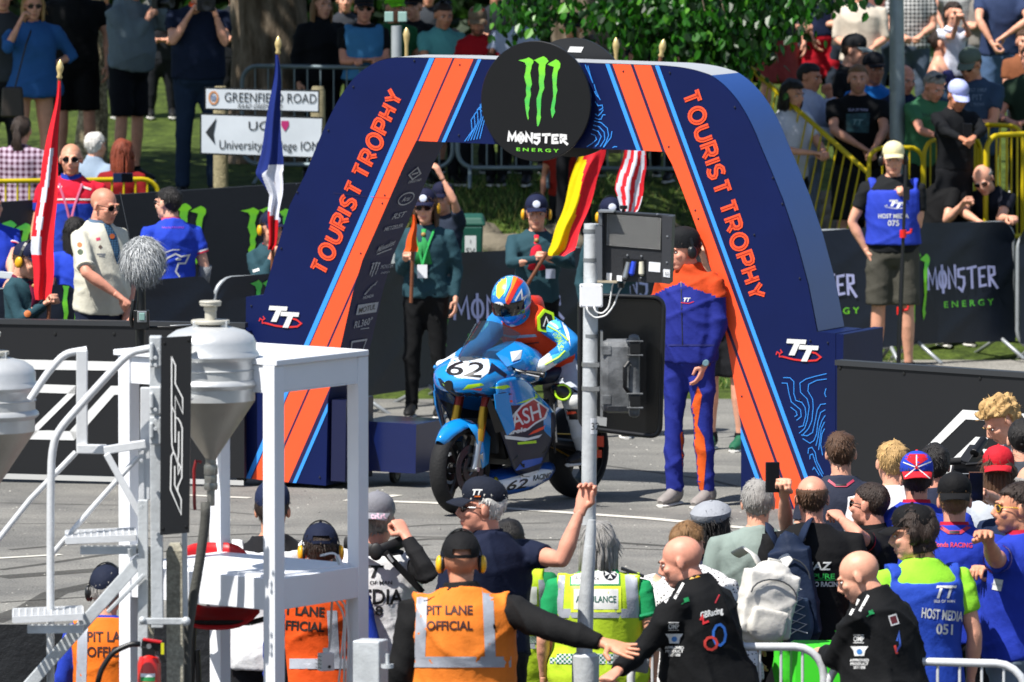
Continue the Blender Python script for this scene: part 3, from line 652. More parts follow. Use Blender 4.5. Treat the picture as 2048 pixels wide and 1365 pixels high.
# ---------------------------------------------------------------- ground
def gmat(name, c1, c2, sc, bump, bs, speck=None, rough=.95):
    m = bpy.data.materials.new(name); m.use_nodes = True; t = m.node_tree; N = t.nodes; L = t.links; b = N['Principled BSDF']; b.inputs['Roughness'].default_value = rough
    b.inputs['Specular IOR Level'].default_value = .2
    co = N.new('ShaderNodeTexCoord').outputs['Object']
    def nz(s, d=6): n = N.new('ShaderNodeTexNoise'); n.inputs['Scale'].default_value = s; n.inputs['Detail'].default_value = d; n.inputs['Roughness'].default_value = .65; L.new(co, n.inputs['Vector']); return n.outputs['Fac']
    r = N.new('ShaderNodeValToRGB'); e = r.color_ramp.elements; e[0].position = .35; e[1].position = .68; e[0].color = (*hx(c1), 1); e[1].color = (*hx(c2), 1); L.new(nz(sc), r.inputs[0]); col = r.outputs[0]
    if speck:
        v = nz(speck, 2); r2 = N.new('ShaderNodeValToRGB'); q = r2.color_ramp.elements; q[0].position = .3; q[1].position = .72; q[0].color = (.55, .55, .55, 1); q[1].color = (1.55, 1.53, 1.5, 1); L.new(v, r2.inputs[0])
        mx = N.new('ShaderNodeMix'); mx.data_type = 'RGBA'; mx.blend_type = 'MULTIPLY'; mx.inputs[0].default_value = 1; L.new(col, mx.inputs[6]); L.new(r2.outputs[0], mx.inputs[7]); col = mx.outputs[2]
    L.new(col, b.inputs['Base Color']); bn = N.new('ShaderNodeBump'); bn.inputs['Strength'].default_value = bump; bn.inputs['Distance'].default_value = .01; L.new(nz(bs), bn.inputs['Height']); L.new(bn.outputs[0], b.inputs['Normal'])
    return m
ASPH = gmat('asphalt', '646462', '83827d', 1.1, .6, 160, 75); PAVE = gmat('pavement', '7b7974', '8b8983', 2., .3, 90, 60); GRASS = gmat('grass_soil', '2a3713', '4c5c24', 5, .8, 40, 30)
def grid(name, x0, x1, y0, y1, nx, ny, zf, m, off=0.):
    vs = [(x0 + (x1 - x0) * i / nx, y0 + (y1 - y0) * j / ny) for j in range(ny + 1) for i in range(nx + 1)]
    mb = MB(); mb.add([(a, b, zf(a, b) + off) for a, b in vs], [(j * (nx + 1) + i, j * (nx + 1) + i + 1, (j + 1) * (nx + 1) + i + 1, (j + 1) * (nx + 1) + i) for j in range(ny) for i in range(nx)], m)
    return struct(mb.build(name, smooth=2))
grid('road', -70, 70, 45.2, 61.4, 1, 1, lambda a, b: 0., ASPH)
grid('pit_lane', -70, 70, -12, 45.2, 1, 1, lambda a, b: -.45, gmat('pit_asphalt', '3d3d3d', '4b4a48', 2, .4, 150, 60))
grid('grass_bank', -8, 9, 61.4, 80, 68, 74, lambda a, b: ground(a, b) + (.03 * math.sin(5 * a + 3 * b) * math.sin(4 * b) if ground(a, b) > .15 else 0), GRASS, -.004)
grid('field', -220, 220, 80, 320, 10, 10, lambda a, b: 1.25 + .05 * 10, GRASS, -.03)
grid('verge_left', -70, -8, 61.4, 80, 1, 20, lambda a, b: ground(-5, b), GRASS, -.03); grid('verge_right', 9, 70, 61.4, 80, 1, 20, lambda a, b: ground(5, b), GRASS, -.03)
# paler pavement beyond the start road on the right
m = MB(); pts = [ongnd(1560, 745), ongnd(2400, 790), ongnd(2500, 700), ongnd(1700, 690)]
m.add([(p.x, p.y, .008) for p in pts], [(0, 1, 2, 3)], PAVE); struct(m.build('pavement'))
# grass blades on the sunlit bank: nobody could count them
def blades(n, x0, x1, y0, y1, name):
    r = random.Random(4); m = MB(); gm = [mat(c, .6, kind='grass') for c in ('3f5f1a', '587a26', '8c8c48')]
    for i in range(n):
        x = r.uniform(x0, x1); y = r.uniform(y0, y1); z = ground(x, y) - .01; a = r.uniform(0, 6.3); h = r.uniform(.03, .1); w_ = .006
        q = Vector((math.cos(a), math.sin(a), 0)); b = Vector((r.gauss(0, .03), r.gauss(0, .03), h))
        m.add([Vector((x, y, z)) - q * w_, Vector((x, y, z)) + q * w_, Vector((x, y, z)) + b], [(0, 1, 2)], gm[r.choice((0, 0, 1, 1, 2))])
    m.build(name, kind='stuff')
blades(22000, -1.6, 3.2, 62.3, 69.5, 'grass')
# white start line and box marks: sheets 4 mm above the road
LINE = mat('cfccc2', .8, 0, .2, 90, .2, 8, .2, 'road_paint', col2='b5b2a8')
def road_line(name, px, wd, z=.004, m=LINE, n=14):
    mb = MB(); P_ = [ongnd(*p, z) for p in px]; L2 = []
    for a, b in zip(P_, P_[1:]):
        for i in range(n): L2.append(a.lerp(b, i / n))
    L2.append(P_[-1]); mb.ribbon(Plane((0, 0, z), (1, 0, 0), (0, 1, 0)), [(p.x, p.y) for p in L2], wd, 0, m); return struct(mb.build(name))
road_line('start_line', [(690, 1000), (870, 1006), (1060, 1020), (1300, 1037), (1490, 1056), (1600, 1068)], .11)
road_line('start_line', [(715, 1003), (795, 990)], .09); road_line('start_line', [(-60, 1120), (122, 1109)], .07); road_line('start_line', [(250, 985), (500, 996)], .08)
SKID = mat('2a2a29', .85, 0, .3, 120, .2, 3, .2, 'rubber_marks', alpha=.42)
for p_, wd in (([(0, 1140), (90, 1128), (240, 1105), (500, 1100)], .07), ([(-20, 1245), (60, 1215), (110, 1186), (235, 1160)], .16), ([(0, 1048), (240, 1046), (560, 1052)], .03), ([(560, 1075), (700, 1100), (860, 1090)], .05), ([(1200, 1095), (1330, 1100), (1500, 1120)], .05), ([(1180, 1152), (1330, 1156)], .03), ([(20, 1100), (240, 1080), (500, 1068), (900, 1075)], .06), ([(0, 1155), (200, 1140), (500, 1130)], .2), ([(700, 1062), (860, 1050), (1100, 1046)], .05), ([(720, 1090), (860, 1078), (1150, 1080), (1450, 1100)], .09), ([(0, 1006), (300, 1012), (520, 1030)], .04), ([(1200, 930), (1420, 960), (1480, 975)], .05), ([(700, 1112), (880, 1120)], .12), ([(0, 1205), (240, 1190), (400, 1192)], .05)):
    road_line('skid_mark', p_, wd, .002, SKID)
# kerb with a black skirt where the road drops to the pit lane
m = MB(); m.box((-3.5, 45.15, -.2), (9, .1, .52), mat('17181a', .7, 0, .3, 20, .2, 3, .3, 'tarp')); m.box((4, 45.15, -.24), (5.8, .1, .46), mat('77756f', .9, kind='kerb')); struct(m.build('kerb'))
m = MB(); r_ = random.Random(3); pl = Plane((-5.2, 45.06, 0), (1, 0, 0)); tp = mat('1a1b1d', .5, 0, .5, 12, .2, 3, .4, 'tarp')
vs = []; nx = 70
for j in range(6):
    for i in range(nx): vs.append((-5.2 + i * 7.2 / nx, 45.05 - .012 * math.sin(i * 1.7) * j / 5 - .02 * j / 5, .075 - .1 * j + (.012 * abs(math.sin(i * .35)) if j in (2,) else 0)))
m.add(vs, [(j * nx + i, (j + 1) * nx + i, (j + 1) * nx + i + 1, j * nx + i + 1) for j in range(5) for i in range(nx - 1)], tp)
tag(m.build('tarp_skirt', smooth=2), 'black plastic skirt hung along the pit lane kerb at lower left', 'tarp')
# ---------------------------------------------------------------- trees
BARK = mat('55493a', .95, 0, 1., 26, .4, 9, .2, 'bark', col2='75695a', stretch=(1, 1, .3)); BARK_LIT = mat('8a7c60', .95, 0, 1., 40, .5, 30, .2, 'bark_sunlit', col2='c0b190')  # second bark is paler, with sunlight put into its colour
LEAFM = [mat(c, .45, 0, 0, 30, .1, 9, .4, 'leaf', trans=0.) for c in ('1f5a12', '2c7a18', '3f921f', '62ab2c')]
def leafm(c):
    m = bpy.data.materials.new('leaf'); m.use_nodes = True; N = m.node_tree.nodes; L = m.node_tree.links; b = N['Principled BSDF']; b.inputs['Base Color'].default_value = (*hx(c), 1); b.inputs['Roughness'].default_value = .4
    t = N.new('ShaderNodeBsdfTranslucent'); t.inputs[0].default_value = (*[min(1, q * 1.7) for q in hx(c)], 1); mx = N.new('ShaderNodeMixShader'); mx.inputs[0].default_value = .4
    L.new(b.outputs[0], mx.inputs[1]); L.new(t.outputs[0], mx.inputs[2]); L.new(mx.outputs[0], N['Material Output'].inputs[0]); return m
LEAFM = [leafm(c) for c in ('10300a', '1a480e', '2d6a17', '5c9a2c')]
def leaves(name, pts, size, parent, seed, droop=.5, mats=LEAFM):
    r = random.Random(seed); m = MB()
    for p in pts:
        s = size * r.uniform(.6, 1.25); d = Vector((r.gauss(0, 1), r.gauss(0, 1), r.gauss(-droop * 2, .6))).normalized(); q = d.cross(Vector((r.gauss(0, 1), r.gauss(0, 1), r.gauss(0, 1)))).normalized(); n = d.cross(q)
        p = Vector(p); w_ = s * .36
        m.add([p, p + d * s * .3 + q * w_ * .9 + n * s * .05, p + d * s * .7 + q * w_ * .7, p + d * s - n * s * .08, p + d * s * .7 - q * w_ * .7, p + d * s * .3 - q * w_ * .9 + n * s * .05], [(0, 1, 2, 3), (0, 3, 4, 5)], mats[min(3, max(0, int(r.gauss(1.4, 1))))])
    return m.build(name, parent=parent)
def crown_pts(c, rad, n, seed, clumps=60):
    r = random.Random(seed); C_ = []
    for _ in range(clumps):
        v = Vector((r.gauss(0, 1), r.gauss(0, 1), r.gauss(0, 1))).normalized() * r.uniform(.45, 1) ** .5; C_.append(Vector((c[0] + v.x * rad[0], c[1] + v.y * rad[1], c[2] + v.z * rad[2])))
    out = []
    for _ in range(n):
        b = r.choice(C_); k = r.uniform(.35, .6); out.append(b + Vector((r.gauss(0, k), r.gauss(0, k), r.gauss(0, k * .6))))
    return out, C_
def tree(px, Y, rad, h, crown, label, nl, seed, bark=BARK, hang=None):
    b = ongnd; base = P(px, 300, Y); base.z = ground(base.x, Y) - .1; t = thing('tree', base, label, 'tree', 'trees on the bank behind the crowd'); r = random.Random(seed)
    m = MB(); pts = [base + Vector((r.gauss(0, .03), 0, h * i / 8)) for i in range(9)]; m.tube([base + Vector((0, 0, -.2))] + pts, [rad * 1.5, rad * 1.25] + [rad * (1.02 - .05 * i) for i in range(8)], bark, n=22)
    v = []; 
    for q in m.v: a = math.atan2(q[1] - base.y, q[0] - base.x); f = 1 + .05 * math.sin(5 * a + 2 * q[2]) + .03 * math.sin(11 * a); v.append((base.x + (q[0] - base.x) * f, base.y + (q[1] - base.y) * f, q[2]))
    m.v = v; m.build('trunk', parent=t, smooth=2)
    pts, cl = crown_pts(*crown, nl, seed); lm = MB(); top = base + Vector((0, 0, h * .92))
    for c_ in cl[:16]: lm.tube([top, top.lerp(c_, .5) + Vector((0, 0, .2)), c_], [rad * .35, rad * .18, .02], bark, n=7)
    lm.build('limbs', parent=t, smooth=2); 
    leaves('crown', pts, .17, t, seed)
    if hang:
        bm_ = MB(); rr = random.Random(9)
        for i in range(16):
            e = hang[rr.randrange(len(hang))]; q = top.lerp(e, .55) + Vector((0, 0, .5)); bm_.tube([top, q, q.lerp(e, .6) + Vector((0, 0, .12)), e], [rad * .3, .045, .018, .004], bark, n=6)
        bm_.build('branches', parent=t, smooth=2)
        leaves('hanging_leaves', hang, .09, t, seed + 1, 1.)
    return t
def at2(px, py, Y, ex, ey, ez, r, n): c = P(px, py, Y); return [c + Vector((r.gauss(0, ex), r.gauss(0, ey), r.gauss(0, ez))) for _ in range(n)]
r_ = random.Random(8)
tree(540, 71., .36, 4.2, ((-4.5, 66.6, 6.4), (2.4, 2.5, 1.1)), 'big tree with thick grey-brown trunk behind the road sign', 9000, 11)
tree(186, 70.6, .13, 4.4, ((-6.7, 67.0, 6.9), (2.2, 2.4, 1.3)), 'slim tree with sunlit-toned bark between the woman in blue and the grey hoodie', 6500, 12, BARK_LIT)
hang = []
for (a, b, ex, ez, n) in ((1330, 30, .28, .16, 420), (1420, 60, .28, .2, 560), (1480, 20, .25, .14, 420), (1520, 40, .1, .14, 150), (1380, 10, .3, .1, 300), (1610, -5, .2, .05, 80), (1060, 8, .16, .12, 160), (1440, 100, .1, .07, 90), (1500, 100, .06, .07, 50), (1250, 10, .2, .1, 120), (1600, -20, .3, .08, 60)):
    hang += at2(a, b, 65.6, ex, .35, ez, r_, int(n * 2.3))
tree(1180, 72.5, .33, 4.6, ((-1.5, 67.0, 6.7), (2.1, 2.3, 1.3)), 'broad tree with dark trunk in the middle, leafy branches hanging over the arch', 9500, 13, hang=hang)
tree(2200, 68.5, .2, 4.4, ((1.7, 65.3, 6.3), (1.8, .7, .5)), 'tree standing outside the frame whose branches shade the seated crowd at right', 3000, 14)
# hedge closing the view behind the crowd
hp_ = []
for _ in range(9000): hp_.append(Vector((r_.uniform(-6.5, 8), r_.gauss(81.5, .5), 1.4 + r_.uniform(0, 3.2))))
HM_ = [leafm(c) for c in ('0c1c08', '12280b', '18350e', '2a4a18')]  # darker than the tree leaves: the shade is put into these colours
hd = thing('hedge', (0, 81.6, 1.6), 'dark leafy hedge closing the view behind the standing crowd', 'hedge'); leaves('leaves', hp_, .2, hd, 5, mats=HM_)
MB().box((.8, 82.4, 2.6), (15, .6, 4.0), mat('141d0c', .9, 0, 1, 8, .4, 3, .2, 'hedge_core')).build('inner_branches', parent=hd)
# mossy stones edging the bank and a green bin
def bankpt(px, py):
    Y = 61.5
    while Y < 79:
        q = P(px, py, Y)
        if q.z <= ground(q.x, q.y): return q
        Y += .05
    return q
STL = ('flat grey stone left of the boy scout in the middle', 'small dark stone beside the green bin', 'mossy stone behind the yellow and red flag', 'small stone below the striped flag', 'low stone right of the boy scout in the middle', 'stone nearest the arch leg on the right bank', 'broad stone on the right bank between arch and tall man', 'small stone under the sloping handrail', 'grey stone on the right bank at the foot of the grass', 'stone beside the shorts of the tall man in the cream cap')
for i, (a, b, w_) in enumerate(((1010, 505, .3), (965, 490, .16), (1150, 480, .3), (1310, 470, .22), (1130, 505, .2), (1655, 452, .2), (1690, 440, .3), (1660, 420, .16), (1675, 470, .25), (1725, 455, .2))):
    q = bankpt(a, b); mb = MB(); mb.ell((q.x, q.y, q.z + .04), (w_, .2, .12), mat('6f685a', .95, 0, 1, 14, .3, 6, .2, 'stone'), n=10, k=7)
    rr = random.Random(i); mb.v = [(x + rr.gauss(0, .02), y, z + rr.gauss(0, .02)) for x, y, z in mb.v]; o = mb.build('stone', smooth=2); tag(o, STL[i], 'stone', 'stones edging the grass bank')
q = P(907, 520, 63.2); b_ = thing('wheelie_bin', (q.x, q.y, ground(q.x, q.y)), 'dark green bin with a white notice, behind the flag bearer with long hair', 'bin'); gm = plastic('0f4a3c', .5); z = P(907, 505, 63.2).z
MB().box((q.x, q.y, z - .15), (.42, .5, .75), gm, tap=1.12).build('bin_body', parent=b_, bevel=.015)
MB().box((q.x, q.y, z + .26), (.52, .58, .07), gm, tap=.9).build('lid', parent=b_, bevel=.02)
pl = Plane((q.x, q.y - .33, 0), (1, 0, 0)); mb = MB(); a, b = pl.hit(941, 492); mb.poly(pl, [(a - .045, b - .08), (a + .045, b - .08), (a + .045, b + .08), (a - .045, b + .08)], .004, mat('c8cccb', .6, kind='paper')); put_text(mb, pl, 'SV', (a, b - .04), .05, .008, plastic('20282c')); put_text(mb, pl, '1', (a, b + .035), .03, .008, plastic('20282c')); mb.build('notice', parent=b_)
# ---------------------------------------------------------------- crowd barriers
def barrier(p0, p1, z0, hgt, c, label, group, rad=.019, n=None, feet=True, cover=None, tag_=None, br=.007):
    """p0, p1: ground points (x, y)"""
    a = Vector((p0[0], p0[1], z0)); b = Vector((p1[0], p1[1], z0)); u = (b - a).normalized(); Lr = (b - a).length; m_ = c if not isinstance(c, str) else steel(c); up = Vector((0, 0, 1)); rc = min(.14, Lr / 4)
    t = thing('crowd_barrier', (a + b) / 2, label, 'barrier', group); f = MB(); lo = .16; pts = []
    def arc(cx, cz, a0, a1): return [a + u * (cx + rc * math.cos(a0 + (a1 - a0) * i / 5)) + up * (cz + rc * math.sin(a0 + (a1 - a0) * i / 5)) for i in range(6)]
    pts = arc(rc, lo + rc, 1.5 * math.pi, math.pi) + arc(rc, hgt - rc, math.pi, math.pi / 2) + arc(Lr - rc, hgt - rc, math.pi / 2, 0) + arc(Lr - rc, lo + rc, 0, -math.pi / 2); pts.append(pts[0])
    f.tube(pts, rad, m_, n=10, caps=False, flat=u.cross(up)); f.build('frame', parent=t, smooth=2)
    if not cover:
        n = n or max(3, int(Lr / .115)); bm = MB(); bm.tube([(0, 0, lo), (0, 0, hgt)], br, m_, n=6); me = bm.mesh('bar')
        for i in range(1, n):
            o = bpy.data.objects.new('bar', me); COL.objects.link(o); o.location = a + u * (Lr * i / n); setpar(o, t)
    if feet:
        nn = u.cross(up)
        for s in (.12, .88):
            q = a + u * Lr * s; fm = MB(); fm.tube([q + nn * .34 + up * .01, q + nn * .02 + up * lo, q - nn * .02 + up * lo, q - nn * .34 + up * .01], rad * .85, m_, n=8); fm.build('foot', parent=t, smooth=2)
    return t
GB = steel('707f86', .5); YB = mat('b8a300', .5, 0, .1, 60, .12, 6, .4, 'yellow_paint')
def bar_px(x0, y0, x1, y1, Y0, Y1, c, hgt=1.08, **k):
    """top rail through two pixels"""
    A = P(x0, y0, Y0); B = P(x1, y1, Y1); return barrier((A.x, A.y), (B.x, B.y), (A.z + B.z) / 2 - hgt, hgt, c, **k)
bar_px(484, 128, 905, 142, 68.6, 68, GB, 1.0, label='grey steel crowd barrier behind the road sign, left of the arch', group=None)
bar_px(915, 140, 1120, 144, 67.5, 67.5, GB, .98, label='grey steel crowd barrier seen through the arch below the round board', group=None)
bar_px(1130, 140, 1500, 150, 67.9, 67.7, GB, .98, label='grey steel crowd barrier behind the striped flag at the right of the arch opening', group=None)
bar_px(-60, 372, 318, 350, 63.2, 63.6, YB, .95, label='yellow crowd barrier at far left above the black hoarding', group=None, br=.009, n=16)
bar_px(1848, 292, 1962, 264, 66.3, 66.9, YB, 1.25, label='yellow crowd barrier under the forearms of the man in the green shirt', group=None, br=.008, n=9)
bar_px(1738, 300, 1846, 292, 66.2, 66.3, YB, 1.25, label='yellow crowd barrier behind the tall man in the cream cap', group=None, br=.008)
bar_px(1972, 290, 2200, 244, 65.6, 66.4, YB, 1.0, label='yellow crowd barrier at the right edge, nearest of the yellow ones', group=None, br=.01, rad=.022)
bar_px(1955, 240, 2046, 262, 66.9, 66.5, YB, 1.25, label='yellow crowd barrier behind the man in the faded blue shirt', group=None, br=.008)
# sloping yellow handrail beside the arch
t = thing('handrail', P(1600, 300, 68.6), 'sloping yellow handrail with thin balusters running down behind the arch', 'railing'); a = P(1492, 128, 66.9); b = P(1736, 346, 66.2); m = MB(); m.tube([a, b, b - Vector((0, 0, .5))], .022, YB, n=10); m.build('top_rail', parent=t, smooth=2)
dn = Vector((-.18, 0, -.9)); m = MB(); m.tube([a + dn, b + dn], .016, YB, n=8); m.build('bottom_rail', parent=t, smooth=2)
for i in range(1, 16): q = a.lerp(b, i / 16); m = MB(); m.tube([q, q + dn], .008, YB, n=6); m.build('baluster', parent=t)
# ---------------------------------------------------------------- start arch
NAVY = mat('081645', .45, 0, .12, 2.2, .12, 2, .2, 'navy_vinyl'); NAVD = mat('0c1940', .35, kind='navy_edge'); ORG = mat('f2542a', .42, 0, 0, 30, .04, 3, .4, 'orange_vinyl'); BLU = mat('3590ec', .4, kind='blue_vinyl'); BLKP = mat('191a1d', .45, 0, 0, 30, .15, 3, .4, 'black_panel')
WHT = mat('d6d6d4', .5, kind='white_vinyl'); PURP = mat('1c1440', .4, kind='dark_gap'); GRN = mat('7fd321', .45, kind='green_vinyl', col2='3fb04a', vscale=4, stretch=(.2, .2, 1)); GREYP = mat('a8adb4', .5, kind='grey_print')
ph = R(24.5); ro = R(1.0); c_ = P(1080, 1000, 53.35); 
u0 = Vector((math.cos(ph), -math.sin(ph), 0)); AP = Plane(c_, u0 * math.cos(ro) - Vector((0, 0, 1)) * math.sin(ro), Vector((0, 0, 1)) * math.cos(ro) + u0 * math.sin(ro)); TK = .48
H_ = lambda pts: [AP.hit(*p) for p in pts]
arch = thing('start_arch', (c_.x, c_.y, 0), 'big navy start arch with orange stripes and round black board, over the road', 'arch')
LL = [(833, 282), (809, 330), (752, 461), (725.6, 520), (706, 586), (685, 680), (666, 757), (656, 800), (652, 972), (490, 957), (492, 594), (527, 590), (579, 412), (610, 350), (640, 276)]
def chaikin(p, it=2):
    for _ in range(it):
        q = [p[0]]
        for a, b in zip(p, p[1:]): q += [(a[0] * .75 + b[0] * .25, a[1] * .75 + b[1] * .25), (a[0] * .25 + b[0] * .75, a[1] * .25 + b[1] * .75)]
        p = q + [p[-1]]
    return p
OC_L = chaikin([(640, 276), (654, 244), (672, 208), (690, 179), (706, 158), (726, 140), (742, 130), (756, 123), (774, 118), (792, 115.5)])
OC_R = chaikin([(1325, 132), (1357, 135), (1385, 140), (1405, 146), (1423, 152), (1449, 172), (1477, 204), (1503, 250), (1524, 302)])
BM = OC_L + [(900, 117)] + OC_R + [(1331, 304), (833, 282)]
RL = [(1524, 302), (1537, 332), (1564, 398), (1591, 478), (1616, 571), (1634, 664), (1671, 667), (1671, 1046), (1482, 1028), (1482, 850), (1474, 798), (1452, 670), (1436, 576), (1384.6, 432), (1345, 330), (1331, 304)]
def clip(sub, a, b, c, d):
    """Sutherland-Hodgman against convex quad given counter-clockwise in plane coords"""
    q = [a, b, c, d]; out = sub
    for i in range(4):
        p0, p1 = q[i], q[(i + 1) % 4]; nx, ny = -(p1[1] - p0[1]), p1[0] - p0[0]; f = lambda p: (p[0] - p0[0]) * nx + (p[1] - p0[1]) * ny
        r = []; 
        for j in range(len(out)):
            s, e = out[j - 1], out[j]; fs, fe = f(s), f(e)
            if fe >= 0:
                if fs < 0: t = fs / (fs - fe); r.append((s[0] + (e[0] - s[0]) * t, s[1] + (e[1] - s[1]) * t))
                r.append(e)
            elif fs >= 0: t = fs / (fs - fe); r.append((s[0] + (e[0] - s[0]) * t, s[1] + (e[1] - s[1]) * t))
        out = r
        if not out: break
    return out
def ccw(p): return p if sum(p[i - 1][0] * p[i][1] - p[i][0] * p[i - 1][1] for i in range(len(p))) > 0 else p[::-1]
SIDE_LIT = mat('1d4488', .35, 0, 0, 30, .05, 2, .5, 'sky_lit_side')  # right flank lighter than the navy front: sky reflection put into the colour
for nm, pl_ in (('leg_panel', LL), ('crossbeam', BM), ('leg_panel', RL)):
    m = MB(); poly = ccw(H_(pl_)); m.prism(AP, poly, 0, -TK, NAVY, NAVY if nm != 'x' else None); o = m.build(nm, parent=arch)
# outer skins on the sides (the photograph shows the right flank, the white top and the black left inner face)
def skin_strip(name, px, m_, off, inset=.012, d0=-.01, d1=-TK + .01, parent=arch):
    pts = H_(px); mb = MB(); n = len(pts)
    for (a, b) in zip(pts, pts[1:]):
        d = Vector((b[0] - a[0], b[1] - a[1])).normalized(); q = (d.y * off, -d.x * off)
        A = (a[0] + q[0], a[1] + q[1]); B = (b[0] + q[0], b[1] + q[1]); mb.add([AP.at(*A, d0), AP.at(*B, d0), AP.at(*B, d1), AP.at(*A, d1)], [(0, 1, 2, 3)], m_)
    o = mb.build(name, parent=parent, smooth=2); bm = bmesh.new(); bm.from_mesh(o.data); bmesh.ops.remove_doubles(bm, verts=bm.verts, dist=.004); bm.to_mesh(o.data); bm.free(); return o
skin_strip('side_panel', [q for q in OC_R if q[0] > 1420] + [(1537, 332), (1564, 398), (1591, 478), (1616, 571), (1634, 663)], SIDE_LIT, -.003)
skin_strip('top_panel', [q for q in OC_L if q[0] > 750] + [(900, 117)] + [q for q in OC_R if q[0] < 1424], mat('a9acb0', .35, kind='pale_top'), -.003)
skin_strip('inner_panel', [(833, 283), (809, 330), (752, 461), (725.6, 520), (706, 586), (685, 680), (666, 757), (656, 800), (652, 970)], BLKP, .003)
# stripes
def band(xa, sl, xt, off0, off1, m_, y0, y1, ax=0):
    q = [AP.hit(xt + sl * (y0 - ax) + off0, y0), AP.hit(xt + sl * (y1 - ax) + off0, y1), AP.hit(xt + sl * (y1 - ax) + off1, y1), AP.hit(xt + sl * (y0 - ax) + off1, y0)]
    q = ccw(q)
    for nm, pl_ in (('a', LL), ('b', BM), ('c', RL)):
        r = clip(ccw(H_(pl_)), *q)
        if len(r) > 2 and abs(sum(r[i - 1][0] * r[i][1] - r[i][0] * r[i - 1][1] for i in range(len(r)))) > .002:
            mb = MB(); mb.poly(AP, r, .004, m_); mb.build('stripe', parent=arch)
for o0, o1, m_ in ((0, 10, BLU), (10, 12.5, PURP), (12.5, 46.5, ORG), (46.5, 51, PURP), (51, 89, ORG), (89, 98, PURP), (98, 105, BLU)): band(0, -.437, 860, o0 - 1, o1 - 1, m_, 90, 990, 117)
for o0, o1, m_ in ((0, 8, BLU), (8, 14, PURP), (14, 50, ORG), (50, 56, PURP), (56, 90, ORG), (90, 98, PURP), (98, 106, BLU)): band(0, .362, 1211.5, o0, o1, m_, 100, 1080, 129)
# lettering TOURIST TROPHY: inline stroke letters
STK = {'T': (.8, [[(0, 1), (.8, 1)], [(.4, 1), (.4, 0)]]), 'O': (1., 'O'), 'U': (.85, [[(.0, 1), (.0, .4), (.06, .18), (.2, .04), (.42, 0), (.65, .04), (.78, .18), (.85, .4), (.85, 1)]]),
       'R': (.78, [[(0, 0), (0, 1), (.5, 1), (.7, .92), (.76, .72), (.68, .52), (.5, .44), (.12, .44)], [(.42, .44), (.8, 0)]]), 'I': (.0, [[(0, 0), (0, 1)]]), 'S': (.68, [[(.66, .9), (.5, .99), (.26, 1), (.06, .86), (.04, .68), (.2, .55), (.5, .46), (.66, .32), (.64, .12), (.44, 0), (.2, .01), (0, .12)]]),
       'P': (.74, [[(0, 0), (0, 1), (.5, 1), (.7, .92), (.76, .72), (.68, .5), (.5, .42), (.12, .42)]]), 'H': (.76, [[(0, 0), (0, 1)], [(.76, 0), (.76, 1)], [(0, .5), (.76, .5)]]), 'Y': (.84, [[(0, 1), (.42, .45)], [(.84, 1), (.42, .45), (.42, 0)]]), ' ': (-.15, [])}
def stroke_text(txt, pa, pb, hpx, pl, mo, mi_):
    A = Vector(pl.hit(*pa)); B = Vector(pl.hit(*pb)); d = (B - A); Lt = d.length; d.normalize(); q = Vector((-d.y, d.x)); s = hpx; gap = .42
    tot = sum(STK[c][0] for c in txt) + gap * (len(txt) - 1); k = Lt / tot; x = 0; mb = MB(); ht = s
    for c in txt:
        wd, st = STK[c]
        if st == 'O': st = [[(.5 + .5 * math.cos(a), .5 + .52 * math.sin(a)) for a in [2 * math.pi * i / 18 for i in range(18)]]]; cl = True
        else: cl = False
        for p in st:
            pp = [(A.x + d.x * (x + a) * k + q.x * b * ht, A.y + d.y * (x + a) * k + q.y * b * ht) for a, b in p]
            mb.ribbon(pl, pp, .03, .005, mo, cl); mb.ribbon(pl, pp, .0055, .007, mi_, cl)
        mb.build('letter', parent=arch) if mb.f else 0; mb = MB(); x += wd + gap
INL = mat('a52c1e', .4, kind='letter_inline')
stroke_text('TOURIST TROPHY', (650, 551), (805, 193), .106, AP, ORG, INL)
stroke_text('TOURIST TROPHY', (1366, 190), (1502, 600), .106, AP, ORG, INL)
# round boards with claw mark and words
CLAW = [[(189, 297), (225, 290), (262, 281), (290, 268), (318, 285), (338, 300), (334, 322), (320, 345), (316, 372), (304, 420), (312, 470), (322, 530), (304, 580), (312, 628), (300, 680), (292, 740), (298, 760), (284, 810), (290, 860), (285, 880), (274, 850), (264, 800), (256, 740), (250, 680), (268, 640), (262, 590), (268, 540), (246, 460), (258, 410), (266, 350), (250, 318)],
        [(340, 296), (372, 282), (400, 270), (434, 257), (462, 275), (484, 305), (456, 335), (448, 380), (450, 440), (436, 500), (442, 570), (420, 620), (410, 680), (408, 750), (404, 830), (410, 850), (398, 900), (388, 930), (374, 942), (370, 910), (366, 860), (374, 800), (368, 740), (366, 670), (384, 620), (396, 570), (388, 500), (392, 440), (384, 380), (392, 335), (360, 308)],
        [(472, 336), (500, 318), (530, 302), (553, 287), (580, 300), (598, 325), (596, 365), (574, 402), (566, 460), (560, 540), (570, 590), (556, 640), (552, 700), (540, 760), (548, 800), (534, 830), (518, 862), (510, 820), (504, 780), (514, 720), (530, 650), (526, 580), (524, 520), (518, 440), (528, 400), (534, 360), (500, 350)]]
MONS = [[(0, 0), (.07, 1), (.34, .3), (.62, 1.0), (.7, 0)], 'O', [(0, 0), (.02, 1), (.5, .1), (.52, 1.15)], [(.62, .95), (.1, .9), (.08, .58), (.5, .52), (.5, .18), (.3, -.12), (0, .08)], [(0, .92), (.8, 1)], [(.62, .95), (.08, .9), (.08, .05), (.62, .1)], [(.1, 0), (.08, .95), (.5, .92), (.52, .58), (.14, .5), (.72, -.12)]]
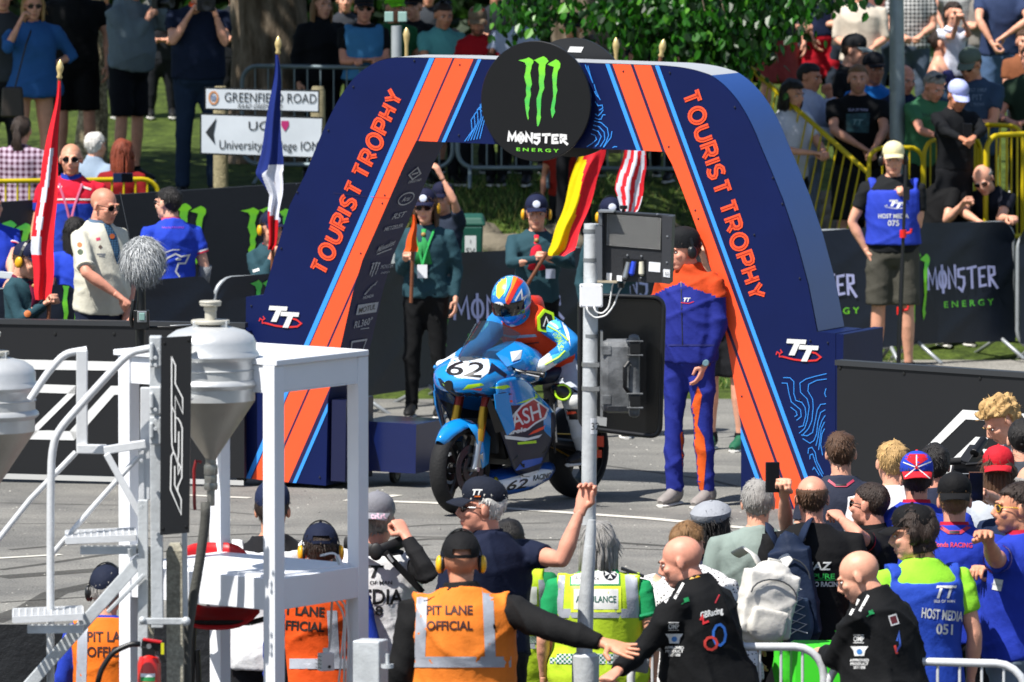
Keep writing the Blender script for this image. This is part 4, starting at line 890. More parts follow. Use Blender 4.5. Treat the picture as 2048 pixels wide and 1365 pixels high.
def monster_word(mb, pl, x0, y0, W_, h, off, m_, wd):
    ws = (.72, .66, .56, .62, .78, .62, .7); g = .12; k = W_ / (sum(ws) + g * 6); x = 0
    for i, (st, w_) in enumerate(zip(MONS, ws)):
        L2 = [([(.3 + .27 * math.cos(a), .48 + .42 * math.sin(a)) for a in [2 * math.pi * j / 12 for j in range(12)]], True), ([(.3, -.2), (.3, 1.18)], False)] if st == 'O' else [(st, False)]
        if i == 4: L2.append(([(.4, .98), (.36, -.05)], False))
        if i == 5: L2.append(([(.1, .5), (.5, .52)], False))
        for pts, cl in L2: mb.ribbon(pl, [(x0 + (x + a) * k, y0 + b * h) for a, b in pts], wd, off, m_, cl)
        x += w_ + g
def claw(mb, pl, cx, cy, sc, off, m_, ws=1., hs=1.):
    """claw centre (cx, cy) in plane metres; sc metres per traced unit"""
    for p in CLAW: mb.poly(pl, [(cx + (a - 400) * sc * ws, cy - (b - 590) * sc * hs) for a, b in p], off, m_)
dc = AP.hit(1080, 202); rad = .402
def disc_board(off, px, py, name):
    c = AP.hit(px, py); C = AP.at(*c, off); mb = MB(); mb.lathe(C, [(0, .012), (rad - .004, .012), (rad, .008), (rad, -.008), (rad - .004, -.012), (0, -.012)], mat('0b0c0f', .35, 0, 0, 30, .1, 2, .4, 'black_board'), n=56, axis=tuple(AP.n)); o = mb.build(name, parent=arch, smooth=1)
    return o, c
disc_board(.06, 1080, 202, 'round_board')
u_ = AP.u; ctr = AP.at(*dc, 0)
bk = AP.at(dc[0], dc[1], -TK - .06); mb = MB(); mb.lathe(bk, [(0, .012), (rad, .012), (rad, -.012), (0, -.012)], mat('1f2022', .4, kind='black_board'), n=56, axis=tuple(AP.n)); ob = mb.build('round_board', parent=arch, smooth=1)
mb = MB(); q0 = Plane(bk, AP.u, AP.v); x_, y_ = q0.hit(1153, 99); mb.poly(q0, [(x_ - .06, y_ - .02), (x_ + .04, y_ - .02), (x_ + .06, y_ + .018), (x_ - .04, y_ + .018)], .016, WHT); mb.build('print', parent=ob)
FD = Plane(AP.at(*dc, .06), AP.u, AP.v); 
pxm = 1000 / 1268 * 260 / 1000          # crop pixel -> photo pixel
fx = lambda a, b: FD.hit(1000 + a * 260 / 1268, 60 + b * 260 / 1268)
o_ = [o for o in bpy.data.objects if o.name == 'round_board'][0]
for p in CLAW: mb = MB(); mb.poly(FD, [fx(*q) for q in p], .016, GRN); mb.build('claw_mark', parent=o_)
mb = MB(); a = fx(80, 1088); b = fx(672, 1110); rt = math.atan2(b[1] - a[1], b[0] - a[0]); PLr = Plane(FD.at(*a, 0), FD.u * math.cos(rt) + FD.v * math.sin(rt), FD.v * math.cos(rt) - FD.u * math.sin(rt)); W_ = math.hypot(b[0] - a[0], b[1] - a[1])
monster_word(mb, PLr, .008, 0, W_ - .01, .057, .016, WHT, .018); put_text(mb, PLr, 'ENERGY', (W_ / 2 + .002, -.05), .022, .016, GRN, bold=.0015, sp=1.5, width=W_ * .7); mb.build('lettering', parent=o_)
# thin contour drawings
TOPO_R = [[(250, 320), (300, 320), (330, 350), (330, 440), (345, 490), (390, 505), (415, 545), (420, 600), (400, 680), (365, 690)], [(240, 360), (280, 362), (292, 430), (310, 500), (380, 560), (385, 610), (350, 640)], [(575, 290), (490, 310), (420, 330), (375, 360), (380, 430), (430, 480), (445, 540), (430, 640), (410, 700), (370, 735)], [(575, 330), (500, 340), (440, 370), (435, 420), (470, 480), (475, 540), (465, 640), (440, 700), (390, 755)], [(570, 515), (530, 520), (505, 560), (490, 640), (470, 730), (430, 755), (385, 748)], [(565, 560), (530, 580), (510, 650), (500, 740), (480, 790), (450, 810), (395, 775)], [(565, 600), (540, 640), (520, 700), (510, 770), (495, 830)], [(560, 650), (535, 700), (525, 780), (515, 860)], [(560, 700), (540, 740), (530, 820), (545, 900)], [(305, 540), (345, 570), (355, 600), (335, 612)], [(435, 890), (440, 850), (465, 840), (490, 880), (500, 940), (525, 990), (550, 1040)], [(450, 930), (450, 900), (470, 890), (490, 950), (510, 1000), (545, 1060)], [(470, 1010), (480, 990), (495, 1010), (520, 1050)], [(570, 400), (560, 440), (570, 465)]]
mb = MB()
for l in TOPO_R: mb.ribbon(AP, H_([(1500 + a / 3.737, 670 + b / 3.737) for a, b in l]), .0045, .005, BLU)
for l in ([(920, 530), (940, 600), (980, 685)], [(925, 600), (945, 640), (970, 665)], [(930, 700), (960, 740), (1000, 735), (1005, 765), (970, 785)], [(930, 820), (960, 840), (985, 815), (1010, 780)], [(930, 860), (970, 875), (990, 870), (1005, 830), (1030, 828)], [(920, 890), (990, 905), (1050, 960), (1062, 1030), (1040, 1090), (1010, 1145)], [(910, 930), (970, 945), (1020, 1000), (1025, 1070), (980, 1140)], [(905, 970), (960, 990), (990, 1040), (960, 1110), (930, 1140)], [(890, 1015), (930, 1030), (945, 1070), (900, 1110), (850, 1140)], [(1095, 990), (1085, 1050), (1040, 1110), (1015, 1145)], [(1100, 1150), (1120, 1138), (1145, 1142)], [(835, 340), (845, 370), (870, 420), (900, 500)], [(860, 350), (880, 430), (910, 520)]): mb.ribbon(AP, H_([(1000 + a / 4.877, 60 + b / 4.877) for a, b in l]), .005, .005, BLU)
for k in range(6): mb.ribbon(AP, H_([(930 + k * 6, 283 - k * 1), (945 + k * 6, 262 - k * 9), (943 + k * 6, 240 - k * 10), (958 + k * 4, 218 - k * 5), (968 + k, 225)]), .005, .005, BLU)
mb.build('contour_lines', parent=arch)
# TT emblem
def tt(mb, pl, cx, cy, s, m_w, m_r, off=.006):
    f = lambda pts: [(cx + a * s, cy + b * s) for a, b in pts]
    mb.ribbon(pl, f([(-1.35, -.28), (-.6, -.42), (.2, -.47), (.85, -.4), (1.12, -.2), (.8, .02), (.3, .1)]), .1 * s, off, m_r)
    for dx, dy in ((-.52, .3), (.28, -.02)):
        mb.poly(pl, f([(-.5 + dx, .48 + dy), (.72 + dx, .48 + dy), (.66 + dx, .22 + dy), (.3 + dx, .22 + dy), (-.02 + dx, -.48 + dy), (-.4 + dx, -.48 + dy), (-.06 + dx, .22 + dy), (-.56 + dx, .22 + dy)]), off + .002 + .002 * (dx > 0), m_w)
    for k in range(3): a = k * 2.09 + .5; mb.ribbon(pl, f([(-1.5, -.12), (-1.5 + .18 * math.cos(a), -.12 + .18 * math.sin(a)), (-1.5 + .24 * math.cos(a + .9), -.12 + .24 * math.sin(a + .9))]), .07 * s, off, m_r)
RED = mat('cf2a28', .4, kind='red_vinyl')
for px in ((570, 639), (1607, 706)):
    mb = MB(); a, b = AP.hit(*px); tt(mb, AP, a, b, .112, WHT, RED); mb.build('emblem', parent=arch)
# rivets and panel seams
rv = MB(); 
for px in ((829, 122), (707, 174), (657, 261), (918, 271), (920, 130), (1247, 143), (1338, 294), (1340, 146), (1470, 215), (770, 391), (765, 407), (722, 507), (595, 385), (594, 369), (1391, 421), (1397, 438), (1434, 549), (1509, 470), (1600, 557), (1600, 800), (1656, 686), (1621, 682), (1565, 408), (1546, 356), (563, 497), (1484, 793), (503, 612), (640, 955)):
    a, b = AP.hit(*px); rv.lathe(AP.at(a, b, .004), [(.0075, 0), (.005, .004), (0, .005)], plastic('20222c', .3), n=8, axis=tuple(AP.n))
rv.build('rivets', parent=arch, kind='stuff')
mb = MB(); a = AP.hit(667, 386); b = AP.hit(735, 394); mb.ribbon(AP, [a, b], .004, .0045, PURP); a = AP.hit(742, 394); b = AP.hit(780, 397); mb.ribbon(AP, [a, b], .004, .0055, mat('c4401f', .5)); mb.build('seam', parent=arch)
# black inner face: sponsor marks run down it
ie = [(833, 283), (809, 330), (752, 461), (725.6, 520), (706, 586), (685, 680)]
def inner_plane(py):
    for a, b in zip(ie, ie[1:]):
        if a[1] <= py <= b[1]: break
    A = AP.at(*AP.hit(*a)); B = AP.at(*AP.hit(*b)); v = (A - B).normalized(); return Plane(A, -AP.n, v)
def marks():
    mb = MB(); L_ = [(828, 348, 'd'), (828, 361, 'CAROLE NASH', .02, .19), (811, 397, 'Arai', .036, .13), (797, 430, 'RST', .045, .2), (786, 454, 'METZELER', .03, .28), (771, 491, 'Milwaukee', .05, .24), (757, 537, 'c'), (739, 576, 'w'), (735, 593, 'HONDA', .022, .16), (733, 617, 'MOTUL', .04, .26), (725, 645, 'RL360°', .05, .27), (715, 690, 's')]
    for it in L_:
        pl = inner_plane(min(679, it[1])); 
        if pl.n.dot(C0 - pl.o) < 0: pl.n = -pl.n
        a, b = pl.hit(it[0], it[1]); k = it[2]; xs = 2.3
        F = lambda pts: [(a + x * .01 * xs, b + y * .01) for x, y in pts]
        if k == 'd': mb.ribbon(pl, F([(-4, 0), (0, 5), (4, 0), (0, -4)]), .012, .007, GREYP, True); mb.ribbon(pl, F([(-2, 0), (2, 1)]), .012, .007, GREYP)
        elif k == 'c': claw(mb, pl, a - .08, b, .00016, .007, GREYP, 2.2); put_text(mb, pl, 'MONSTER', (a + .12, b + .01), .03, .007, GREYP, width=.2); put_text(mb, pl, 'ENERGY', (a + .12, b - .035), .015, .007, GREYP, width=.14)
        elif k == 'w':
            for j in range(5): mb.poly(pl, F([(-3.2 + j * .9, -4 + j * 1.6), (3.8 - j * .1, 5 - 0 - j * 1.7 + j), (3.4 - j * .3, 3.8 - j * 1.5 + j * .9), (-2.2 + j * .9, -4.6 + j * 1.6)]), .007, GREYP)
        elif k == 's': mb.ribbon(pl, F([(-5, 3), (5, 3), (4, -4), (0, -7), (-4, -4)]), .014, .007, GREYP, True)
        else:
            if k == 'Arai': mb.ribbon(pl, F([(5.2 * math.cos(t / 16 * 6.283), 4.6 * math.sin(t / 16 * 6.283)) for t in range(16)]), .01, .007, GREYP, True)
            if k == 'MOTUL': mb.poly(pl, F([(-7, -3.6), (7, -3.6), (7, 3.6), (-7, 3.6)]), .006, GREYP)
            if k == 'Milwaukee': mb.ribbon(pl, F([(-4, -6), (0, -4.6), (5, -3)]), .01, .007, GREYP)
            if k == 'RL360°': mb.ribbon(pl, F([(-1, -4.5), (5, -4.5)]), .006, .007, GREYP)
            put_text(mb, pl, k, (a, b), it[3], .008, GREYP if k != 'MOTUL' else plastic('22262c'), width=it[4], shear=.25 if k in ('RST', 'Milwaukee', 'Arai') else 0, bold=.0015, rot=.05 if k != 'Milwaukee' else .2)
    return mb.build('sponsor_marks', parent=arch)
marks()
# base boxes and castors
def pbox(name, px0, py0, px1, py1, d0, d1, m_, parent, label=None):
    """box on the arch frame whose front face spans two pixels, between depths d0 and d1 behind the front plane"""
    pl = Plane(AP.at(0, 0, -d0), AP.u, AP.v); a = pl.hit(px0, py0); b = pl.hit(px1, py1); mb = MB(); mb.prism(pl, [(a[0], b[1]), (b[0], b[1]), (b[0], a[1]), (a[0], a[1])], 0, -(d1 - d0), m_); return mb.build(name, parent=parent, bevel=.004, label=label)
pbox('base_box', 716, 842, 831, 948, .3, .78, mat('0d1b4c', .2, 0, 0, 30, .1, 2, .6, 'gloss_navy'), arch)
pbox('base_box', 664, 800, 690, 964, .02, .45, mat('10163a', .3, kind='dark_panel'), arch)
pbox('base_box', 1668, 668, 1680, 1040, .004, TK + .22, NAVY, arch)
def castor(px, py, d, parent, rr=.06):
    pl = Plane(AP.at(0, 0, -d), AP.u, AP.v); a, b = pl.hit(px, py); c = pl.at(a, b); c.z = rr + .003; mb = MB(); bl = plastic('131315', .5)
    mb.lathe(c - AP.u * .016, [(0, 0), (rr * .6, 0), (rr * .95, .0), (rr, .006), (rr, .026), (rr * .95, .032), (rr * .6, .032), (0, .032)], bl, n=20, axis=tuple(AP.u)); mb.lathe(c - AP.u * .02, [(0, 0), (rr * .5, 0), (rr * .5, .04), (0, .04)], steel('8a8a88'), n=12, axis=tuple(AP.u))
    for s in (-1, 1): mb.bar(c + AP.u * .026 * s, c + AP.u * .026 * s + Vector((0, 0, rr + .03)), .035, .004, steel('6a6a6a'))
    mb.box(c + Vector((0, 0, rr + .035)), (.08, .08, .012), steel('6a6a6a')); mb.build('castor', parent=parent, smooth=1)
for px, py, d in ((484, 975, .12), (574, 975, .06), (634, 982, .1), (790, 960, .55), (705, 975, .5), (1500, 1040, .1), (1650, 1050, .1)): castor(px, py, d, arch)
# ---------------------------------------------------------------- hoardings beside the arch
BH = mat('121316', .55, 0, 0, 30, .12, 2, .4, 'black_hoarding'); CAPR = plastic('2c2e31', .45)
def hoarding(name, a, b, Ya, Yb, hgt, label, zb=0., th=.06, m_=BH, shapes=(), cap=True, cat='hoarding'):
    pl = px_plane(a, b, Ya, Yb); A = P(*a, Ya); B = P(*b, Yb); La = (B - A).length; t = thing(name, (A.x, A.y, zb), label, cat)
    top = lambda x: (B.z - A.z) * x / La
    mb = MB(); mb.prism(pl, [(0, zb - A.z), (La, zb - A.z), (La, top(La)), (0, 0)], 0, -th, m_); mb.build('board', parent=t)
    if cap: mb = MB(); mb.prism(pl, [(-.01, -.012), (La + .01, top(La) - .012), (La + .01, top(La) + .022), (-.01, .022)], .012, -th - .012, CAPR); mb.build('capping', parent=t, bevel=.004)
    return t, pl
def pshape(pl, parent, polys, m_, name='print', off=.004):
    mb = MB()
    for p in polys: mb.poly(pl, ccw([pl.hit(*q) for q in p]), off, m_)
    return mb.build(name, parent=parent)
t, pl = hoarding('hoarding', (-120, 643), (488, 653), 54.6, 54.15, 1.1, 'low black trackside hoarding with white outlined letters, left of the arch', .06)
pshape(pl, t, [[(-100, 716), (245, 724), (245, 742), (-100, 737)], [(60, 768), (152, 771), (151, 788), (60, 785)], [(152, 771), (59, 862), (59, 879), (151, 788)], [(97, 861), (59, 862), (59, 879), (149, 881), (165, 864)], [(222, 772), (243, 772), (243, 790), (229, 790), (149, 881), (140, 862)], [(270, 726), (480, 733), (480, 750), (270, 743)], [(300, 774), (430, 780), (430, 796), (300, 791)]], WHT)
pshape(pl, t, [[(-100, 944), (488, 961), (488, 971), (-100, 955)]], mat('b9b9b6', .6), 'lower_rail', .01)
mb = MB()
for x in range(-60, 440, 118): a, b = pl.hit(x + 170 - 118, 668); mb.lathe(pl.at(a, b, 0), [(.012, 0), (.01, .006), (0, .007)], plastic('151515'), n=10, axis=tuple(pl.n))
mb.build('bolts', parent=t, kind='stuff')
t, pl = hoarding('hoarding', (1674, 727), (2250, 766), 51.4, 50.2, 1.1, 'low black trackside hoarding with a white outlined letter, right of the arch', .0)
pshape(pl, t, [[(1926, 820), (2200, 837), (2200, 855), (1932, 839)], [(1932, 839), (1926, 820), (1855, 892), (1877, 892)], [(1952, 874), (1978, 876), (1900, 955), (1862, 960)], [(1965, 898), (2040, 905), (2040, 920), (1960, 914)]], WHT)
mb = MB()
for x, y in ((1680, 736), (1808, 747), (1960, 757)): a, b = pl.hit(x, y); mb.lathe(pl.at(a, b, 0), [(.012, 0), (.01, .006), (0, .007)], plastic('151515'), n=10, axis=tuple(pl.n))
mb.build('bolts', parent=t, kind='stuff')
t, pl = hoarding('hoarding', (-140, 414), (640, 364), 60.8, 62.2, 1.6, 'tall dark hoarding with green claw marks behind the men in blue polo shirts', .0, m_=mat('12161d', .55, 0, .1, 20, .1, 2, .4, 'slate_hoarding'), cap=False)
for cx, cy, k in ((12, 510, 'left'), (362, 475, ''), (533, 480, '')):
    for p in CLAW: mb = MB(); a, b = pl.hit(cx, cy); mb.poly(pl, [(a + (u - 400) * .00105, b - (v - 590) * .00079) for u, v in p], .006, GRN); mb.build('claw_mark', parent=t)
def cover(a, b, Ya, Yb, hgt, label, mat_, seed, zb=.12, wr=.012):
    """crowd barrier in a printed cloth cover; top rail through two pixels"""
    A = P(*a, Ya); B = P(*b, Yb); t = barrier((A.x, A.y), (B.x, B.y), (A.z + B.z) / 2 - hgt, hgt, steel('9a9fa2'), label, None, cover=True); pl = Plane(A, Vector((B.x - A.x, B.y - A.y, 0))); La = Vector((B.x - A.x, B.y - A.y)).length
    nx, nz = int(La / .045) + 2, 26; vs = []; r = random.Random(seed); ph_ = [r.uniform(0, 6) for _ in range(6)]
    for j in range(nz + 1):
        for i in range(nx + 1):
            x = La * i / nx; z = .022 - (hgt - zb) * j / nz + (B.z - A.z) * i / nx; e = min(1, min(i, nx - i) / 3); cr = .12 * (1 - min(1, min(x, La - x) / .12)) ** 2 * (1 - min(1, j / 6))
            w_ = wr * (math.sin(3.1 * x + 2.2 * z + ph_[0]) + .7 * (1 - abs(math.sin(4 * x - 5 * z + ph_[1]))) ** 3 + .5 * math.sin(9 * x + 3 * z + ph_[2])) * min(1, j / 4)
            vs.append(pl.at(x, z - cr, .028 + w_))
    mb = MB(); mb.add(vs, [(j * (nx + 1) + i, (j + 1) * (nx + 1) + i, (j + 1) * (nx + 1) + i + 1, j * (nx + 1) + i + 1) for j in range(nz) for i in range(nx)], mat_); o = mb.build('cover', parent=t, smooth=2)
    return t, pl, (mb.v, mb.f)
CV = mat('0f1826', .45, 0, .15, 14, .12, 2, .5, 'navy_cloth'); WG = mat('aeb2dc', .6, kind='pale_print')
def cover_print(t, pl, surf, claws, word, energy, sc=1.):
    pr = Print(surf, *(claws or word)[:2], pl.o.y); f = 1 / FPX * pl.o.y
    if claws:
        g = Plane((0, 0, 0), (1, 0, 0)); 
        for p in CLAW[claws[3]:]:
            tt_ = geometry.tessellate_polygon([[Vector((a, b, 0)) for a, b in p]]); vs = [((a - 400) * claws[2] * .66, -(b - 590) * claws[2]) for a, b in p]; pr.shape(vs, tt_, GRN, .01, .05)
        pr.done('claw_mark', t)
    if word:
        pr = Print(surf, word[0], word[1], pl.o.y, word[4]); b = MB(); monster_word(b, Plane((0, 0, 0), (1, 0, 0)), -word[2] / 2, -word[3] / 2, word[2], word[3], 0, None, word[3] * .12); pr.shape([(q[0], q[2]) for q in b.v], b.f, WG, .01, .06)
        if energy: pr.text('ENERGY', (energy[0], energy[1]), word[3] * .3, GRN, bold=.002, sp=1.6, width=word[2] * .72)
        pr.done('lettering', t)
t, pl, sf = cover((1808, 452), (2026, 448), 64.6, 65.2, 1.1, 'crowd barrier in a navy cloth cover lettered in white, under the leaning men at right', CV, 3)
cover_print(t, pl, sf, (1829, 578, .00094, 1), (1925, 556, .56, .17, .06), (.04, -.21))
t, pl, sf = cover((1600, 470), (1806, 455), 64.3, 64.5, 1.1, 'covered crowd barrier partly hidden behind the tall man in shorts', CV, 4)
cover_print(t, pl, sf, None, (1640, 572, .58, .17, .04), (.1, -.21))
t, pl, sf = cover((2036, 452), (2300, 470), 64.9, 65.4, 1.1, 'covered crowd barrier at the right edge beside the leaning men', CV, 5)
t, pl, sf = cover((880, 512), (1180, 500), 61.2, 62.2, 1.1, 'covered crowd barrier seen through the arch behind the racing motorcycle', CV, 6)
cover_print(t, pl, sf, (869, 640, .00094, 1), (1018, 615, .84, .17, .03), (-.02, -.22))
t, pl, sf = cover((1186, 500), (1470, 490), 62.2, 63.2, 1.1, 'covered crowd barrier behind the marshal in blue and orange overalls', CV, 7)
cover_print(t, pl, sf, None, (1290, 570, .62, .17, .03), None)
t, pl, sf = cover((-80, 590), (160, 572), 57.0, 57.3, 1.0, 'covered crowd barrier at far left behind the scout with yellow ear defenders', CV, 8); cover_print(t, pl, sf, (150, 640, .0009, 0), None, None)
t, pl, sf = cover((166, 576), (424, 556), 57.3, 57.8, 1.0, 'covered crowd barrier behind the fluffy microphone', CV, 9)
t, pl, sf = cover((430, 562), (600, 548), 57.8, 58.2, 1.0, 'covered crowd barrier between the microphone and the arch', CV, 10); cover_print(t, pl, sf, (535, 640, .0009, 0), None, None)
t, pl, sf = cover((690, 545), (876, 520), 60.2, 61.0, 1.1, 'covered crowd barrier just behind the left leg of the arch', CV, 12)
# ---------------------------------------------------------------- road sign
sg = thing('road_sign', (P(540, 300, 64.5).x, 64.5, .5), 'white road name sign above a white college direction sign on two stone-like posts', 'sign'); PB = mat('8d8468', .95, 0, .8, 50, .3, 20, .2, 'concrete_post')
for px in (441, 636):
    a = P(px, 178, 64.9); m = MB(); m.tube([(a.x, a.y, .2), (a.x, a.y, a.z - .02), (a.x, a.y, a.z + .02)], [.062, .06, .045], PB, n=14); m.build('post', parent=sg, smooth=1)
spl = Plane((0, 64.5, 0), (1, .05, 0)); BK = plastic('1a1c1e')
def board(pxs, m_, nm, fr=.012):
    q = [spl.hit(*p) for p in pxs]; mb = MB(); cx = sum(a for a, _ in q) / 4; cy = sum(b for _, b in q) / 4
    big = [(a + math.copysign(fr, a - cx), b + math.copysign(fr, b - cy)) for a, b in q]; mb.prism(spl, ccw(big), 0, -.03, BK); mb.poly(spl, ccw(q), .004, m_); return mb.build(nm, parent=sg), (cx, cy)
SW = mat('ccd2d8', .4, 0, 0, 30, .12, 2, .4, 'sign_white')
o, c = board([(412, 217), (636, 223), (636, 184), (412, 178)], SW, 'name_board'); mb = MB(); tx = mat('22272c', .6, kind='sign_black'); a = spl.hit(541, 196); put_text(mb, spl, 'GREENFIELD ROAD', a, .078, .009, tx, width=.74, rot=-.02); a = spl.hit(520, 213); put_text(mb, spl, 'RAAD GREENFIELD', a, .038, .009, tx, width=.36, rot=-.02, shear=.3)
a = spl.hit(427, 196); mb.ribbon(spl, [(a[0] + .035 * math.cos(t), a[1] + .05 * math.sin(t)) for t in [i * .628 for i in range(10)]], .014, .009, mat('c98a5a', .5), True); mb.poly(spl, ccw([(a[0] - .018, a[1] - .02), (a[0] + .018, a[1] - .02), (a[0] + .018, a[1] + .02), (a[0] - .018, a[1] + .02)]), .009, mat('7c88a0', .5)); mb.build('lettering', parent=o)
o, c = board([(403, 306), (640, 315), (644, 238), (403, 230)], SW, 'direction_board'); mb = MB()
a = spl.hit(517, 252); put_text(mb, spl, 'UC', a, .075, .009, tx, width=.16); a = spl.hit(570, 252); mb.poly(spl, ccw([(a[0] - .03, a[1] + .04), (a[0] + .03, a[1] + .04), (a[0] + .03, a[1]), (a[0], a[1] - .045), (a[0] - .03, a[1])]), .009, mat('b02a6a', .5)); a = spl.hit(538, 294); put_text(mb, spl, 'University College IOM', a, .075, .009, tx, width=.8, rot=-.02)
mb.poly(spl, ccw([spl.hit(*p) for p in ((411, 265), (433, 236), (427, 268), (430, 289))]), .009, tx); mb.build('lettering', parent=o)
# ---------------------------------------------------------------- crowd on the bank, far side
far = dict(lod=0); TOPG = 'spectators standing on the bank'; RG = 'spectators behind the yellow barriers'; SCG = 'scouts and helpers at the arch'
def pf(x, top, s, face, label, **k): k.setdefault('lod', 0); return person(x, top, s, face, label, **k)
pf(4, -34, 236, 10, 'person in a dark grey printed t-shirt cut off by the left edge', group=TOPG, tc='33373b', bc='15171b', hair=('short', 'grey'))
pf(66, -14, 236, 12, 'blonde woman in sunglasses and a blue denim dress, hand at her cheek', group=TOPG, sex='f', hair=('bob', 'blond'), top_='dress', tc='2b5a94', bot='none', glasses='111111', w=1.1, L='hip', Rr=(14, 98, -1, 42, 40, -1, 'half'), tail=.07, shoe='222222')
pf(150, -64, 230, 0, 'tall person all in black between the woman in blue and the grey hoodie', group=TOPG, tc='0c0d10', bot='shorts', bc='0b0b0e', w=1.15)
pf(262, -52, 232, 55, 'man in a grey hoodie and dark shorts holding a camera to his face', group=TOPG, top_='hoodie', tc='6f7d86', bot='shorts', bc='0f121a', w=1.12, belly=.08, L='cam', Rr=(268, 95, -1, 312, 14, -1, 'grip'), hair=('short', 'grey'))
pf(396, -48, 236, 5, 'man in a navy polo shirt and jeans aiming a long camera', group=TOPG, top_='polo', tc='131d33', bot='jeans', bc='1b2a40', w=1.15, belly=.05, L=(450, 88, -1, 430, 26, -1, 'grip'), Rr=(345, 85, -1, 388, 16, -1, 'grip'), collar='b8481c')
pf(645, -14, 232, 25, 'woman with fair hair in a black jacket by the thick tree trunk', group=TOPG, sex='f', hair=('long', 'light'), top_='jacket', tc='101217', bc='0d0e12')
pf(728, -8, 234, 8, 'man in dark cap with light blue waistcoat over black shirt, arms folded', group=TOPG, tc='101216', cap=('cap', '14171c'), glasses='222222', L='cross', Rr='cross', vest=('3c78a8', .52, .03), w=1.05, skin='e')
pf(790, -8, 232, 20, 'person in a bright green cap and green top behind the grey post', group=TOPG, cap=('cap', '6cc21f'), tc='1d5a34', skin='b', hair=('short', 'dark'))
pf(826, -10, 226, -20, 'person in a black jacket and black cap left of the teal shirt', group=TOPG, tc='15161b', cap=('cap', '111216'))
pf(888, 6, 234, 18, 'dark-haired man in a teal t-shirt with sunglasses on his head', group=TOPG, tc='5b9fa0', hair=('short', 'dark'), glasses='111111', gup=.06, L='rail', Rr='rail', hp=12, skin='b', w=1.05)
pf(955, 20, 234, 0, 'bearded man in a red t-shirt and cap with orange sunglasses', group=TOPG, tc='a5141f', cap=('cap', '7a6a58'), beard=('dark', .75), L='rail', Rr='rail', hp=14, skin='b', w=1.12, glasses='c03a30', gup=.055)
pf(1028, -2, 234, -8, 'dark-skinned man in a white t-shirt left of the round board', group=TOPG, tc='a9b4cc', skin='d', hair=('crop', 'black'), L='rail', Rr='rail', beard=('black', .6))
pf(1146, 32, 240, -8, 'child in a black cap and yellow top peering over the round board', group=TOPG, tc='c98a10', cap=('cap', '101214'), hs=1.0, h=1.5, skin='a')
pf(1310, 4, 230, -15, 'person in black with sunglasses on the head, under the leafy branches', group=TOPG, tc='0c0d10', glasses='111111', gup=.06, w=1.2, L='front', Rr='front', skin='b')
pf(1400, 30, 226, 10, 'person in dark clothes half hidden by hanging leaves', group=TOPG, tc='14161c', w=1.1, L='cross', Rr='cross', skin='f')
# legs seen through the arch behind the grey barrier
for i, (x, c, l) in enumerate(((905, '14161a', 'person in dark shorts behind the grey barrier, seen under the crossbeam at left'), (990, '22242a', 'person in dark trousers behind the grey barrier below the bearded man'), (1180, '101114', 'person in black sitting out of view behind the yellow and red flag'), (1290, '16181d', 'person in dark trousers behind the striped flag'), (1060, '1a1c22', 'person in a dark coat behind the round board'))):
    pf(x, 60 + 6 * i, 229, 0, l, tc='17191f' if i != 2 else '20242c', bc=c, bot='shorts' if i == 0 else 'trousers')
pf(1130, 225, 238, -20, 'crouching person in an orange-red top at the foot of the grey barrier', tc='8a1f14', h=1.5, skin='b')
for x, top, tc, bc, hr_, l in ((206, -40, '1c1f24', '14161a', 'dark', 'person in dark clothes half hidden behind the slim tree'), (322, -30, '23262c', '191b20', 'brown', 'person in grey behind the two photographers'), (470, -34, '15181d', '101216', 'black', 'person in black standing left of the thick tree trunk'), (690, -22, '2a2d33', '16181c', 'light', 'person in dark grey between the black jacket and the light blue waistcoat'), (856, -34, '30343a', '16181c', 'dark', 'person in grey standing behind the teal shirt'), (992, -36, '1c2026', '14161a', 'brown', 'person in dark clothes behind the red and white t-shirts'), (1228, -20, '101216', '0e1013', 'dark', 'person in black against the dark trunk right of the round board'), (1466, -30, '3a2a2a', '15171b', 'dark', 'person in dark red mostly covered by leaves'), (1600, -60, '4a4d52', '7a3034', 'brown', 'person behind the two men in red shorts'), (1684, -70, '55504a', '2c3440', 'dark', 'person between the red shorts and the cream sweater'), (1780, -74, '6d4a44', '3a4656', 'brown', 'person in brown just left of the tall pole'), (1958, -66, '8a8580', '59606a', 'light', 'person in beige between the striped and navy t-shirts')):
    pf(x, top, 214, 4, l, tc=tc, bc=bc, hair=('short', hr_), group='back row of the crowd', L='cross' if x % 3 else 'front', Rr='cross' if x % 3 else 'front')
# upper right
pf(1556, -92, 216, 5, 'man in a dark grey t-shirt and faded red shorts beside the leaves', group=TOPG, tc='2b2d31', bot='shorts', bc='8c3a3a', w=1.05)
pf(1645, -98, 214, 12, 'man in navy t-shirt and bright red shorts, arm hanging down', group=TOPG, tc='18213c', bot='shorts', bc='b31626', Rr=(1602, 30, -1, 1640, 112, -1, 'relaxed'), shoe='222222', w=1.05)
pf(1722, -46, 220, 0, 'person in a cream sweater with only chin and hands in view', group=TOPG, top_='long', sleeve=1.0, tc='c9beae', bot='jeans', bc='3c4a5e', L='front', Rr='front', w=1.15)
pf(1822, -70, 216, 0, 'man in a black and white checked shirt behind the tall pole', group=TOPG, tc='c8c8c6', tmat=mat('c9c9c7', .85, 0, .2, 26, 0, None, .2, 'plaid', '25272c'), bot='jeans', bc='4a5666', w=1.1, L='front', Rr='front')
pf(1912, -84, 214, 0, 'man in a pale striped t-shirt standing behind the girl', group=TOPG, tmat=mat('b3b3b0', .85, 0, .2, 34, 0, None, .2, 'plaid', '8d8f92'), bot='jeans', bc='4a5666', Rr=(1868, 20, -1, 1888, 60, -1, 'relaxed'), w=1.1)
